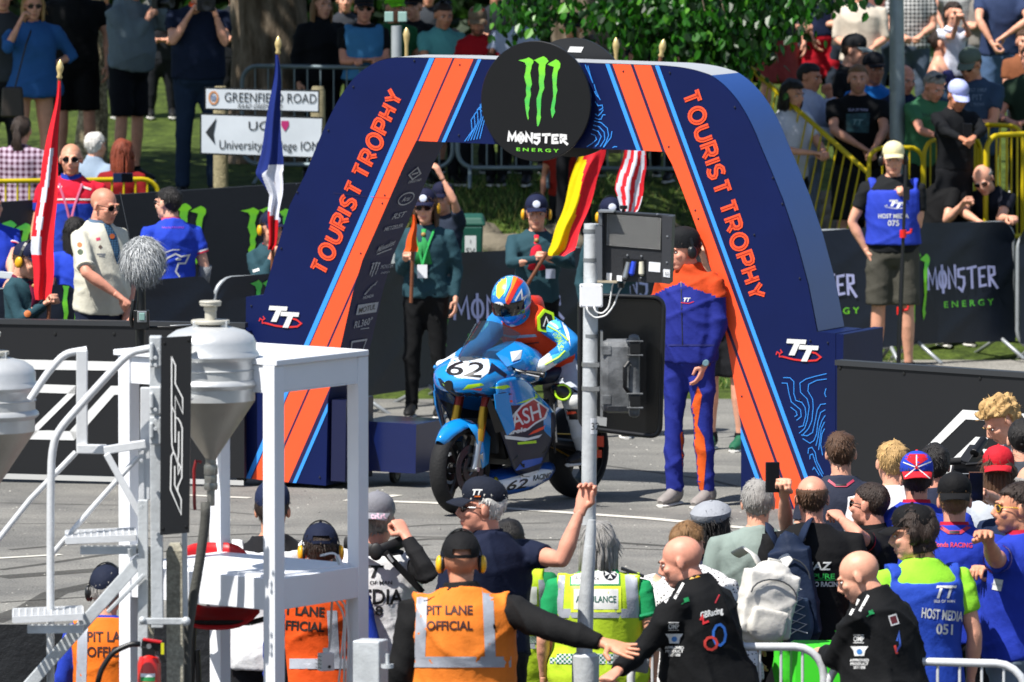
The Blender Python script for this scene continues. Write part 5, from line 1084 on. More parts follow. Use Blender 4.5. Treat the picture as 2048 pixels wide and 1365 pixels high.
pf(1908, 4, 232, 20, 'girl in a white t-shirt with both hands to her face', group=TOPG, sex='f', tc='cfd4e2', hair=('pony', 'dark'), h=1.35, L=(1938, 70, -1, 1925, 34, -1, 'half'), Rr=(1905, 75, -1, 1915, 40, -1, 'half'), w=.85)
pf(2004, -72, 222, 0, 'man in a navy t-shirt and jeans with his hands folded, at upper right', group=TOPG, tc='2a3756', bot='jeans', bc='4c6486', L=(2058, 40, -1, 1992, 84, -1, 'half'), Rr=(1958, 40, -1, 1985, 88, -1, 'half'), w=1.1)
pf(1888, 60, 232, 70, 'brown-haired woman in a strappy blue top, seen from the side', group=RG, sex='f', hair=('bun', 'dark'), top_='tank', tc='262a58', L='rail', Rr='rail')
pf(1712, 76, 234, 70, 'person in a black and grey cap looking right', group=RG, cap=('cap', '15171b', '59666c'), tc='111316', hp=10)
pf(1622, 128, 237, 60, 'black-haired man in a white hoodie with his hand at his mouth', group=RG, top_='hoodie', tc='b6c0da', hair=('short', 'black'), bot='jeans', bc='9aa8bf', L=(1672, 250, -1, 1657, 182, -1, 'fist'), Rr='rail', hp=8, skin='b')
pf(1588, 162, 240, 40, 'dark-haired woman leaning on the sloping yellow handrail', group=RG, sex='f', hair=('bob', 'black'), tc='c9ccd8', L='rail', Rr='rail', hp=10)
p = pf(1716, 130, 238, 0, 'man in a black t-shirt with a teal picture, hands clasped', group=RG, tc='0d0e11', hair=('crop', 'light'), beard=('light', .35), w=1.1, L=(1768, 262, -1, 1748, 300, -1, 'grip'), Rr=(1668, 262, -1, 1736, 302, -1, 'grip'), bot='shorts', bc='222428')
pr = Print(p['shirt'], 1716, 245, FPX / 238); pr.poly([(-.1, -.08), (.09, -.09), (.1, .08), (-.1, .07)], mat('2f5a63', .8, kind='print', col2='1a333c', vscale=18)); pr.text('ISLE OF MAN', (0, .105), .022, WG, width=.16); pr.text('TT', (0, .0), .05, mat('7fa6ac', .7), shear=.3); pr.done('shirt_print', p['root'])
pf(1748, 112, 236, 20, 'man in a black cap with goggles and a bright blue t-shirt', group=RG, tc='1f6fc0', cap=('cap', '16181e'), glasses='202838', gup=.05, skin='f')
pf(1812, 132, 237, 30, 'balding red-faced man in a navy shirt behind the tall pole', group=RG, tc='1a2340', hair=('ring', 'grey'), skin='e', L='rail', Rr='rail', hp=15)
p = pf(1873, 148, 240, 35, 'grey-haired man in a green t-shirt leaning on the yellow barrier', group=RG, tc='3c6e4e', hair=('short', 'grey'), glasses='222222', gup=.05, lean=14, hp=28, h=1.74, L=(1905, 262, -1, 1928, 270, -1, 'half'), Rr=(1842, 262, -1, 1872, 272, -1, 'half'), skin='e'); pr = Print(p['shirt'], 1862, 238, FPX / 240); pr.text('MAKE', (0, .03), .04, mat('1d3a2a')); pr.text('IT', (0, -.03), .04, mat('1d3a2a')); pr.done('shirt_print', p['root'])
p = pf(1938, 104, 238, -30, 'man in a faded blue t-shirt and grey-green cap looking down', group=RG, tc='2f4258', cap=('cap', '59655c'), glasses='191919', hp=22, w=1.15, belly=.06, L='rail', Rr='rail', skin='b'); pr = Print(p['shirt'], 1955, 195, FPX / 238); pr.text('EST 1907', (0, .06), .03, mat('6f8294'), width=.15); pr.text('PIT', (0, 0), .05, mat('5c6f82')); pr.text('CREW', (0, -.06), .03, mat('5c6f82')); pr.done('shirt_print', p['root'])
pf(1918, 168, 244, 20, 'youth in a white cap and black top looking at a phone', group=RG, cap=('cap', 'aab2e4'), tc='0e1014', top_='long', L=(1965, 262, -1, 1946, 276, -1, 'grip'), Rr=(1890, 262, -1, 1925, 278, -1, 'grip'), hp=25, h=1.6, skin='f')
pf(2062, 90, 236, -20, 'person in an olive shirt cut off by the right edge of the crowd', group=RG, tc='26382a', L='rail', Rr='rail', skin='e'); pf(2050, 60, 226, 0, 'person in a brown sleeve at the right edge, above the olive shirt', group=RG, tc='7a4a30', L='cross', Rr='cross')
# sitting behind the yellow barrier at far left
p = pf(44, 234, 249, 165, 'woman in a purple and white checked shirt with dark tied hair, from behind', sex='f', hair=('pony', 'dark'), tmat=mat('b5a2b4', .85, 0, .2, 22, 0, None, .2, 'plaid', '4a2638'), top_='long', w=1.15)
pf(192, 266, 249, 150, 'person in a pale grey jacket holding up a phone, from behind', top_='jacket', tc='8494a6', hair=('short', 'white'), L='back', Rr=(205, 372, -1, 228, 360, -1, 'half'))
pf(246, 280, 251, 170, 'red-haired woman in a red top, seen from behind', sex='f', hair=('long', 'red'), top_='long', tc='7a1318')
def phone(px, py, Y, w_, h_, rz, label, tilt=0., c='17191e'):
    q = P(px, py, Y); M_ = Matrix.Rotation(R(rz), 3, 'Z') @ Matrix.Rotation(R(tilt), 3, 'Y'); t = thing('phone', q, label, 'phone'); MB().box(q, (w_, .009, h_), plastic(c, .25), rot=M_).build('casing', parent=t, bevel=.003)
    MB().box(q + M_ @ Vector((0, -.0055, 0)), (w_ * .92, .002, h_ * .94), mat('0b0d12', .08, kind='screen')).build('screen', parent=t); return t
phone(246, 356, 63.3, .16, .075, 10, 'dark phone held sideways over the yellow barrier', c='1c2c48'); phone(1935, 262, 65.3, .075, .12, 0, 'dark phone held by the youth in the white cap')
def camera_body(px, py, Y, rz, label, ln=.14, sc=1., pitch=0.):
    q = P(px, py, Y); M_ = Matrix.Rotation(R(rz), 3, 'Z') @ Matrix.Rotation(R(pitch), 3, 'X'); t = thing('camera', q, label, 'camera'); bk = plastic('0d0e10', .45); m = MB(); m.box(q, (.14 * sc, .06 * sc, .1 * sc), bk, rot=M_); m.box(q + M_ @ Vector((0, 0, .06 * sc)), (.06 * sc, .05 * sc, .04 * sc), bk, rot=M_, tap=.7); m.build('camera_body', parent=t, bevel=.006)
    ax = M_ @ Vector((0, -1, 0)); MB().lathe(q, [(.036 * sc, .03), (.038 * sc, .05), (.034 * sc, .08), (.04 * sc, ln * .8), (.044 * sc, ln), (.036 * sc, ln), (.0, ln - .01)], bk, n=18, axis=tuple(ax)).build('lens', parent=t, smooth=1); return t
camera_body(318, 6, 68.4, 55, 'black camera held up by the man in the grey hoodie'); camera_body(412, 10, 67.4, 5, 'black camera with long lens held by the man in the navy polo shirt', .2, 1.1)
# shoulder bag of the woman in blue
q = P(25, 205, 67.2); t = thing('shoulder_bag', q, 'dark shoulder bag on a strap beside the woman in the blue dress', 'bag'); MB().box(q, (.2, .08, .26), mat('2a221c', .5, kind='leather'), tap=.85).build('bag_body', parent=t, bevel=.02); m = MB(); m.tube([P(30, 176, 67.2), P(52, 90, 67.35), P(62, 62, 67.5)], .008, plastic('15120f'), n=6); m.build('strap', parent=t)
# ---------------------------------------------------------------- officials and scouts round the arch
TEAL = '27444d'
p = pf(142, 288, 262, 0, 'man in sunglasses and a red and blue polo shirt with a lanyard', group=SCG, top_='polo', tc='223c9e', hair=('buzz', 'ginger'), beard=('ginger', .5), glasses='141414', lany='b8607c', w=1.05, lod=1, yoke=('c21a32', .17))
pr = Print(p['shirt'], 142, 400, FPX / 262); pr.line([(-.24, .0), (0, .005), (.24, -.0)], .012, WHT, .007); pr.rect(-.1, .1, .06, .015, WHT, .007); pr.rect(.12, .09, .07, .015, WHT, .007, -.3); pr.done('shirt_print', p['root'])
pf(-18, 380, 275, 30, 'man in a blue polo shirt at the left edge holding a tablet', group=SCG, top_='polo', tc='2038a8', cuff=('c8c8cc', 'c23040'), L=(24, 520, -1, 22, 560, -1, 'half'), w=1.1, belly=.1)
q = P(22, 552, 57.2); tb = thing('tablet', q, 'white tablet computer held at the left edge above the scout', 'tablet'); MB().box(q, (.24, .012, .05), plastic('c9ced2'), rot=Matrix.Rotation(.1, 3, 'Y')).build('casing', parent=tb, bevel=.004)
p = person(212, 378, 286, 50, 'scout leader with bald head and sunglasses in a cream shirt and blue scarf', group=SCG, top_='long', sleeve=.9, tc='c9c6b6', hair=('buzz', 'light'), glasses='1a1a1a', bc='1d2438', w=1.08, belly=.05, hp=12, L=(262, 560, -1, 258, 622, -1, 'grip'), Rr=(172, 546, -1, 256, 606, -1, 'fist'), collar='5a6f88', cuff=('d6d3c4',), skin='e')
pr = Print(p['shirt'], 205, 500, FPX / 286); SC = mat('3e6585', .85, 0, .3, 60, 0, None, .2, 'plaid', '1d2f45')
pr.poly([(-.0, .2), (.04, .2), (.1, .1), (.12, .0), (.13, -.1), (.1, -.1), (.07, .0), (.03, .12)], SC, .012); pr.disc(.068, .095, .018, mat('b0561e', .6), .02); pr.disc(-.16, .035, .018, mat('b5622a', .7)); pr.disc(-.155, -.015, .02, mat('3a4a34', .7)); pr.rect(-.03, .075, .03, .02, mat('c23a5a', .7), rot=.2); pr.rect(-.015, .02, .022, .022, mat('5a4a42', .7), rot=.78); pr.rect(-.01, -.03, .06, .008, mat('777a80')); pr.rect(-.005, -.045, .04, .008, mat('777a80')); pr.done('badges', p['root'])
m = MB(); A_ = p['arms'][1]; m.lathe(A_[2] - (A_[2] - A_[1]).normalized() * .03, [(.03, -.012), (.034, -.012), (.034, .012), (.03, .012)], plastic('16181c'), n=14, axis=tuple((A_[2] - A_[1]).normalized())); m.build('wristwatch', parent=p['root'])
p = person(336, 376, 272, 205, 'black-haired man in glasses and a blue polo shirt with a white lion print', group=SCG, top_='polo', tc='2440b4', hair=('short', 'black'), hy=228, collar='b84a5c', cuff=('c8c8cc', 'c23040'), glasses='333333', w=1.05, skin='c')
pr = Print(p['shirt'], 346, 500, FPX / 272); pr.text('Honda RACING', (0, .165), .014, mat('a03ab0'), width=.16); pr.line([(-.1, -.2), (-.06, -.15), (-.1, -.12), (-.04, -.06), (.02, -.03), (.06, -.05), (.12, -.04), (.09, -.1), (.04, -.1), (.02, -.16), (.05, -.2)], .012, WHT, .006); pr.line([(-.1, -.08), (-.06, -.02), (0, .0), (.05, .0)], .008, WHT, .006); pr.disc(.04, -.07, .022, WHT, .007, .01); pr.done('shirt_print', p['root'])
m = MB(); S, E, H, _, _ = p['arms'][-1]; m.tube([E.lerp(H, -.1), E.lerp(H, .5)], [.048, .042], mat('8f9296', .8, 0, .3, 60, 0, None, .2, 'ribs', '55585c'), n=14); m.build('under_sleeve', parent=p['root'], smooth=2)
pf(150, 436, 266, 190, 'woman with long black hair and a blue top, seen from behind', group=SCG, sex='f', hair=('long', 'black'), tc='2440b4', h=1.5, lod=1)
def scout(x, top, s, face, label, scarf='a81e2c', **k):
    k.setdefault('cap', ('cap', '171d38')); k.setdefault('defend', 'd9a114'); k.setdefault('tc', TEAL); k.setdefault('bc', '0e0f11')
    p = person(x, top, s, face, label, group=SCG, top_='long', sex=k.pop('sex', 'm'), w=k.pop('w', .92), lod=k.pop('lod', 1), wr=.008, **k)
    N, sp, fd, lat, kk = p['N'], p['sp'], p['fd'], p['lat'], p['k']; m = MB(); sc = cloth(scarf); m.torus(N - sp * .02 * kk + fd * .01, .07 * kk, .02 * kk, sc, n=18, axis=tuple((sp + fd * .5).normalized()))
    for q in (-1, 1): m.tube([N + fd * .09 * kk - sp * .03 * kk, N - sp * .16 * kk + fd * .15 * kk + lat * q * .02, N - sp * .3 * kk + fd * .145 * kk + lat * q * .04], [(.02, .008), (.026, .008), (.03, .006)], sc, n=8)
    m.ell(N + fd * .12 * kk - sp * .07 * kk, .018, mat('9a7a40', .5), n=10); m.build('neckerchief', parent=p['root'], smooth=2)
    M = p['HM']; e = MB(); c2 = mat('b8bfd0', .6, kind='badge'); e.lathe(M @ Vector((0, -.098, .078)), [(.028, 0), (.02, .004), (0, .005)], c2, n=16, axis=tuple(M.to_3x3() @ Vector((0, -.95, .3))))
    e.build('cap_badge', parent=p['root'], smooth=2); return p
p = scout(58, 493, 290, 62, 'scout in navy cap and yellow ear defenders holding the red flag pole', '5a1230', h=1.5, L=(70, 625, -1, 98, 600, -1, 'grip'), Rr=(40, 640, -1, 92, 606, -1, 'grip'), hp=15)
pr = Print(p['shirt'], 55, 628, FPX / 290); pr.disc(.0, -.0, .024, mat('b5622a', .7)); pr.done('badge', p['root'])
p = scout(544, 430, 268, 25, 'scout holding the blue white and red flag, half hidden by the arch', '', h=1.6, Rr=(522, 570, -1, 546, 505, -1, 'grip')) if False else scout(544, 430, 268, 25, 'scout holding the blue white and red flag, half hidden by the arch', 'b0283c', h=1.6, Rr=(520, 572, -1, 546, 506, -1, 'grip'))
pr = Print(p['shirt'], 512, 545, FPX / 268); pr.rect(0, .015, .05, .02, WHT, rot=.3); pr.disc(.0, -.05, .024, mat('b5622a', .7)); pr.done('badge', p['root'])
p = scout(850, 386, 268, -8, 'girl scout in glasses with long hair and green scarf holding an orange flag', '2f8a4a', sex='f', hair=('long', 'brown'), glasses='3a3a3a', lany='2f9a50', Rr=(800, 585, -1, 812, 516, -1, 'grip'), w=1.0, cap=('cap', '191b34'))
pf(884, 372, 256, -30, 'person in a navy cap reaching an arm up behind the girl scout', tc='232b3a', cap=('cap', '191b34'), L=(908, 402, -1, 878, 345, -1, 'relaxed'), group=SCG)
p = scout(1073, 398, 274, 0, 'boy scout in red scarf holding the yellow and red flag', 'c01f34', h=1.62, L=(1140, 528, -1, 1096, 512, -1, 'grip'), Rr=(1022, 528, -1, 1084, 516, -1, 'grip'), lany=None, w=1.05)
pr = Print(p['shirt'], 1101, 548, FPX / 274); pr.rect(0, 0, .07, .07, mat('b9c2da', .6, kind='card'), .02); pr.done('card', p['root'])
scout(1222, 404, 276, 5, 'scout holding the striped flag behind the pit lane light board', 'c01f34', h=1.62, L=(1262, 560, -1, 1240, 520, -1, 'grip'))
# marshal in overalls
KP_ = plastic('121420', .5)
p = person(1366, 468, 303, -28, 'marshal in blue and orange overalls and black headset beside the motorcycle', group=SCG, top_='jacket', tc='20297a', bc='222c80', hair=('short', 'dark'), hy=-62, defend='101113', L=(1436, 690, -1, 1402, 752, -1, 'relaxed'), Rr=(1316, 640, 1, 1300, 700, -1, 'half'), w=1.05, belly=.03, shoe='8a8480', skin='e', hp=6, wr=.009, cap=('beanie', '15171a'), yoke=('b8401a', .07, .38))
pr = Print(p['shirt'], 1368, 600, FPX / 303); OR = cloth('c04418'); pr.line([(-.02, .12), (-.01, -.3)], .006, KP_, .005); pr.rect(.0, -.3, .4, .012, mat('1a2066', .8), .004); pr.text('TT', (.02, .0), .026, WHT, shear=.3, bold=.003); pr.line([(-.02, -.018), (.03, -.024), (.065, -.012)], .005, RED, .006); pr.done('shirt_print', p['root'])
pr = Print(p['bot'], 1372, 880, FPX / 303, -.05); pr.poly([(.06, .36), (.09, .3), (.07, .1), (.12, .02), (.14, -.1), (.13, -.36), (-.0, -.36), (-.02, -.12), (-.04, .03), (.02, .2)], cloth('d4561e'), .005); pr.done('trouser_flash', p['root'])
S, E, H, _, _ = p['arms'][1]; d = (H - E).normalized(); m = MB(); m.lathe(H - d * .02, [(.03, -.014), (.037, -.014), (.037, .014), (.03, .014)], plastic('16181c'), n=16, axis=tuple(d)); m.lathe(H - d * .02 + Vector((0, -.036, 0)), [(.0, .012), (.018, .012), (.024, .006), (.024, 0)], mat('6b8a94', .2, kind='dial'), n=16, axis=(0, -1, 0)); m.build('wristwatch', parent=p['root'])
pf(1448, 430, 281, -20, 'camera operator in black shorts and green trainers behind the arch leg', tc='15171a', bot='shorts', bc='15161a', shoe='1d5a40', sock='16181b', Rr=(1425, 580, -1, 1408, 520, -1, 'half'), lod=1, group=SCG)
m = MB(); q = P(1388, 488, 56.3); t = thing('microphone', q, 'small grey fluffy microphone behind the marshal, by the arch leg', 'microphone')
def fluff(name, q, rad, n, L_, cols, parent, seed, hang=.5, sq=1.):
    r = random.Random(seed); m = MB(); m.ell(q, (rad, rad, rad * sq), mat(cols[0], .9, kind='fur'), n=24, k=16); ms = [mat(c, .75, kind='fur') for c in cols]
    for _ in range(n):
        v = Vector((r.gauss(0, 1), r.gauss(0, 1), r.gauss(0, 1))).normalized(); p0 = q + Vector((v.x, v.y, v.z * sq)) * rad * .97; fl = Vector((r.gauss(.2, .35), r.gauss(0, .35), r.gauss(-.9, .3))); fl = fl - v * fl.dot(v) + v * .28; s = fl.cross(v).normalized() * .0013
        l = L_ * r.uniform(.6, 1.3); p1 = p0 + fl * l * .5; p2 = p0 + fl * l + Vector((0, 0, -.25 * l)); m.add([p0 - s, p0 + s, p1 + s, p1 - s, p2], [(0, 1, 2, 3), (3, 2, 4)], ms[r.randrange(len(ms))])
    return m.build(name, parent=parent)
fluff('windshield', q, .045, 500, .03, ('5b5b5e', '77777a', '8f8f92'), t, 3); m.tube([q, q + Vector((.05, 0, -.05))], .012, plastic('111214'), n=8); m.build('body', parent=t)
# tall man in the cream cap with the pole
p = person(1787, 291, 253, 0, 'tall man in cream cap, blue tabard and grey shorts holding a black pole', tc='16181b', vest=('2a3fb0', .5, .09), bot='shorts', bc='46443d', cap=('cap', 'd8cfa4'), hair=('short', 'brown'), shoe='17181a', sock='222426', lod=1, skin='a', Rr=(1700, 452, -1, 1738, 512, -1, 'fist'), L=(1838, 462, -1, 1812, 398, -1, 'grip'), defend='141416', w=1.1)
pr = Print(p['shirt'], 1787, 425, FPX / 253); tt(pr.mb, Plane(P(1790, 407, FPX / 253) + Vector((0, -.26, 0)), (1, 0, 0)), 0, 0, .055, WHT, WHT); pr.text('HOST MEDIA', (.0, -.03), .035, WHT, bold=.003, width=.24); pr.text('075', (0, -.085), .045, WHT, bold=.003); pr.done('tabard_print', p['root'])
a = P(1812, 330, 62.6); b = P(1796, 750, 62.5); t = thing('pole', b, 'tall black extension pole with red clamps held by the man in the cream cap', 'pole'); m = MB(); m.tube([b, a], .013, plastic('111214'), n=10); m.tube([b, b.lerp(a, .55)], .018, plastic('111214'), n=10); m.build('shaft', parent=t, smooth=1)
for px, py in ((1806, 468), (1800, 622)):
    m = MB(); q = P(px, py, 62.55); rp = plastic('d3201c', .35); m.tube([q - Vector((0, 0, .03)), q + Vector((0, 0, .03))], .026, rp, n=12); m.tube([q, q + Vector((.06, -.01, .01)), q + Vector((.065, -.01, .04))], .011, rp, n=8); m.build('clamp', parent=t, smooth=1)
m = MB(); q = P(1813, 388, 62.5); m.box(q, (.05, .03, .1), plastic('101114')); m.build('radio', parent=t)
# two men leaning on the covered barrier
person(1902, 309, 243.5, 118, 'dark-haired man in a black t-shirt leaning on the navy covered barrier', tc='0c0c0e', hair=('short', 'dark'), lean=18, h=1.74, L='rail', Rr=(1893, 442, -1, 1926, 408, -1, 'fist'), skin='a', lod=1)
p = person(1962, 334, 244, -22, 'bald man in mirrored sunglasses and navy polo leaning on the covered barrier', top_='polo', tc='10131f', hair=('ring', 'grey'), glasses='10182a', lean=34, h=1.74, hp=30, hr=-12, L=(2000, 438, -1, 2020, 436, -1, 'half'), Rr=(1925, 425, -1, 1960, 445, -1, 'relaxed'), lod=1, skin='a')
# ---------------------------------------------------------------- flags
def flag(poleb, polet, Y, label, pm, cloth_rows, mats_f, finial=True, dy=0., parentname='flag'):
    """cloth_rows: list of (y, x0, x1) pixel rows of the draped cloth, hung in folds; mats_f(s, t) -> material"""
    b = P(*poleb, Y); tp = P(*polet, Y); t = thing('flag', b, label, 'flag', 'flags carried at the arch'); m = MB(); m.tube([b, tp], .014, pm, n=10); m.build('pole', parent=t, smooth=1)
    if finial: d = (tp - b).normalized(); MB().lathe(tp, [(.014, -.01), (.022, .0), (.014, .02), (.024, .05), (.026, .07), (.016, .105), (.0, .125)], mat('c9b27a', .35, .3, kind='finial'), n=14, axis=tuple(d)).build('finial', parent=t, smooth=2)
    n = 26; rows = []; m = MB(); sub = []
    for (y0, a0, b0), (y1, a1, b1) in zip(cloth_rows, cloth_rows[1:]):
        for i in range(6): f = i / 6; sub.append((y0 + (y1 - y0) * f, a0 + (a1 - a0) * f, b0 + (b1 - b0) * f))
    sub.append(cloth_rows[-1]); vs = []
    for j, (y, x0, x1) in enumerate(sub):
        for i in range(n + 1):
            s = i / n; q = P(x0 + (x1 - x0) * s, y, Y - .03); fold = math.sin(s * 8 + j * .09) * .018 + math.sin(s * 17 + 1 + j * .15) * .006; q.y += fold * min(1, j / 5) - .0; q.x += .006 * math.sin(j * .5) ; vs.append(q)
    k = len(sub)
    for j in range(k - 1):
        for i in range(n): m.add([vs[j * (n + 1) + i], vs[(j + 1) * (n + 1) + i], vs[(j + 1) * (n + 1) + i + 1], vs[j * (n + 1) + i + 1]], [(0, 1, 2, 3)], mats_f((i + .5) / n, (j + .5) / (k - 1)))
    o = m.build('cloth', parent=t); bm = bmesh.new(); bm.from_mesh(o.data); bmesh.ops.remove_doubles(bm, verts=bm.verts, dist=.0005); bm.to_mesh(o.data); bm.free(); o.data.polygons.foreach_set('use_smooth', [True] * len(o.data.polygons)); return t, o
WOOD = mat('6b3f28', .5, 0, .2, 40, .2, 8, .4, 'wood'); FW = cloth('c9ccd6', .7, .1); FR = cloth('b3141f', .7, .1); FRB = cloth('d6222e', .7, .1); FB = cloth('17286b', .7, .1); FY = cloth('e0c400', .7, .1)
flag((97, 640), (119, 155), 55.0, 'red ensign style flag with white leg emblem, at far left', WOOD, [(162, 116, 121), (230, 104, 119), (330, 84, 116), (420, 70, 112), (500, 62, 108), (560, 66, 106), (600, 72, 104)], lambda s, t: FW if (.28 < t < .42 and abs(s - .55 + (t - .3) * 1.5) < .14) or (.42 < t < .62 and abs(s - .3) < .13 + .05 * math.sin(t * 60)) or (.6 < t < .7 and s < .45) else (FY if .405 < t < .43 and s < .4 else FRB))
flag((543, 600), (556, 106), 58.9, 'blue white and red flag hanging left of the arch', WOOD, [(110, 550, 556), (170, 545, 562), (280, 527, 563), (340, 512, 566), (352, 514, 566), (390, 538, 564), (440, 537, 558), (490, 536, 552), (500, 538, 548)], lambda s, t: FR if t > .74 + s * .05 - .03 else (FW if t > .36 and s > .42 - (t - .36) * 1.6 else FB))
flag((1030, 610), (1094, 505), 57.6, 'yellow and red flag draped low in front of the boy scout', WOOD, [(300, 1160, 1212), (330, 1150, 1204), (380, 1136, 1190), (430, 1122, 1172), (470, 1108, 1158), (500, 1096, 1148), (512, 1098, 1130)], lambda s, t: FRB if s > .62 - .35 * (1 - t) ** 2 * (t < .5) or t < .12 and s > .2 else FY, finial=False)
flag((1246, 560), (1322, 112), 57.4, 'red and white striped flag beside the right leg of the arch', WOOD, [(296, 1250, 1290), (340, 1238, 1292), (380, 1230, 1288), (420, 1240, 1276), (440, 1252, 1268)], lambda s, t: FRB if int((s + .25 * t) * 6.2) % 2 == 0 else FW)
flag((822, 606), (828, 440), 59.2, 'furled orange flag gripped by the girl scout', WOOD, [(430, 825, 829), (460, 820, 834), (490, 812, 835), (504, 806, 834)], lambda s, t: cloth('d4511a', .7, .1), finial=False)
for px, py, Y in ((813, 88, 60), (1232, 108, 60.4)): q = P(px, py, Y); t = thing('flag_pole', q, ('flag pole tip with gold finial above the arch, %s of the round board' % ('left' if px < 1000 else 'just right')), 'flag pole'); MB().lathe(q, [(.014, -.6), (.014, -.01), (.024, .05), (.026, .07), (.016, .105), (.0, .125)], mat('c9b27a', .35, .3, kind='finial'), n=14).build('finial', parent=t, smooth=2)
# poles rising behind
q = P(1795, 300, 66.8); t = thing('lamp_post', (q.x, q.y, .4), 'tall grey tapered steel post rising at upper right', 'post'); m = MB(); a = P(1793, -40, 66.8); m.tube([(q.x, q.y, .4), q, a], [.075, .068, .058], steel('8b989e', .45), n=20); m.build('shaft', parent=t, smooth=1)
q = P(792, 100, 64); t = thing('post', (q.x, q.y, .3), 'grey post with a small twin box on top, above the arch at left', 'post'); m = MB(); a = P(793, 52, 64); m.tube([(q.x, q.y, .3), a], .042, steel('a2a8ab', .5), n=14); m.build('shaft', parent=t, smooth=1)
for dx in (-15, 12): MB().box(P(793 + dx, 34, 64), (.07, .05, .08), plastic('8fb0a8')).build('box', parent=t, bevel=.006)
# ---------------------------------------------------------------- racing motorcycle and rider
BFW = Vector((-.56, -.83, 0)).normalized(); BLF = Vector((-BFW.y, BFW.x, 0)) * -1
BLF = Vector((.83, -.56, 0)).normalized(); B0 = P(1152, 999, 53.4); B0.z = 0
def B(x, y, z): return B0 + BFW * x + BLF * y + Vector((0, 0, z))
bike = thing('motorcycle', B(.7, 0, 0), 'blue racing motorcycle number 62 coming through the arch', 'motorcycle')
BB = mat('0f7fc8', .22, 0, 0, 30, .03, 3, .5, 'blue_fairing', coat=.6); BD = mat('08132e', .4, kind='dark_blue'); BK2 = mat('0d0e10', .4, kind='black_part'); TY = mat('1b1b1c', .75, 0, .3, 60, .15, 20, .3, 'rubber'); GOLD = mat('b98a28', .3, .8, kind='gold'); SIL = mat('a9abad', .3, .8, kind='silver')
YG = mat('a9d81c', .4, kind='lime_print'); RO = mat('e2441c', .4, kind='red_orange_print'); WB = mat('cdd3da', .35, kind='white_print', coat=.3); KP = plastic('0b0b0d', .4); DR = mat('9c1620', .4, kind='dark_red_print')
def wheel(x, R_, W_, par, disc):
    c = B(x, 0, R_); t = MB(); hw = W_ / 2; prof = []
    for i in range(13): a = math.pi * (i / 12 - .5); prof.append((R_ - hw * .85 * (1 - math.cos(a)) - .0, hw * math.sin(a)))
    prof = [(R_ - hw * .95, -hw * .8)] + prof + [(R_ - hw * .95, hw * .8)]; t.lathe(c, prof, TY, n=44, axis=tuple(BLF)); w_ = thing if False else None
    root = t.build('wheel', parent=par, smooth=2); r = MB(); rr = R_ - hw * .92
    r.lathe(c, [(rr + .004, -hw * .82), (rr - .012, -hw * .8), (rr - .022, -hw * .3), (rr - .022, hw * .3), (rr - .012, hw * .8), (rr + .004, hw * .82)], BK2, n=40, axis=tuple(BLF))
    r.lathe(c, [(0, -.07), (.035, -.07), (.04, 0), (.035, .07), (0, .07)], BK2, n=18, axis=tuple(BLF))
    for k in range(6): a = k * math.pi / 3; d = BFW * math.cos(a) + Vector((0, 0, 1)) * math.sin(a); r.bar(c + d * .03, c + d * (rr - .01), .03, .02, BK2, up=tuple(BLF))
    r.build('rim', parent=root, smooth=1)
    for s in disc:
        d = MB(); q = c + BLF * s; d.lathe(q, [(.105, -.003), (.16, -.003), (.16, .003), (.105, .003), (.105, -.003)], mat('3c3c3f', .35, .8, 0, kind='brake_disc'), n=40, axis=tuple(BLF)); d.lathe(q + BLF * .002, [(.04, 0), (.085, 0), (.085, .006), (.04, .006)], BK2, n=30, axis=tuple(BLF))
        for k in range(20): a = k * .314 + .1; v = BFW * math.cos(a) + Vector((0, 0, 1)) * math.sin(a); d.lathe(q + v * (.12 + .012 * (k % 3)) + BLF * .004 * (1 if s > 0 else -1), [(0, .001), (.005, .001), (.005, 0)], BK2, n=6, axis=tuple(BLF))
        d.build('brake_disc', parent=root, smooth=1)
    return root
wheel(1.38, .30, .125, bike, (.078, -.078)); wheel(0, .315, .19, bike, (-.1,))
m = MB()
for s in (1, -1): m.tube([B(1.37, s * .105, .30), B(1.31, s * .105, .5)], .024, SIL, n=12); m.tube([B(1.31, s * .105, .48), B(1.25, s * .105, .7)], .03, GOLD, n=12); m.tube([B(1.25, s * .105, .68), B(1.16, s * .105, .95)], .03, mat('8c2a1e', .35, .5, kind='fork_tube'), n=12)
for s in (1, -1): m.box(B(1.30, s * .1, .36), (.05, .04, .1), SIL, rot=Matrix.Rotation(.5, 3, 'X')); m.box(B(1.27, s * .085, .42), (.04, .05, .09), BK2)
m.tube([B(1.37, -.14, .30), B(1.37, .14, .30)], .016, SIL, n=10); m.build('front_fork', parent=bike, smooth=1)
# mudguard: arc over the front wheel with a pointed tail beside the fork
m = MB(); vs = []; na, nb = 14, 9
for i in range(na):
    a = R(-52 + i * 100 / (na - 1)); 
    for j in range(nb):
        u = (j / (nb - 1) - .5) * 2; rr = .325 - .05 * u * u; hw = .085 - .05 * max(0, 1 - i / 4); q = B(1.38 + math.sin(-a) * rr, u * hw, .30 + math.cos(-a) * rr); vs.append(q)
m.add(vs, [(i * nb + j, (i + 1) * nb + j, (i + 1) * nb + j + 1, i * nb + j + 1) for i in range(na - 1) for j in range(nb - 1)], BB)
for s in (1, -1): m.add([B(1.42, s * .088, .60), B(1.26, s * .092, .585), B(1.19, s * .11, .50), B(1.235, s * .125, .33), B(1.30, s * .12, .30), B(1.33, s * .12, .42), B(1.36, s * .105, .52)], [(0, 1, 2, 3, 4, 5, 6)], BB)
o = m.build('front_mudguard', parent=bike, smooth=1); sd = o.modifiers.new('s', 'SOLIDIFY'); sd.thickness = .006
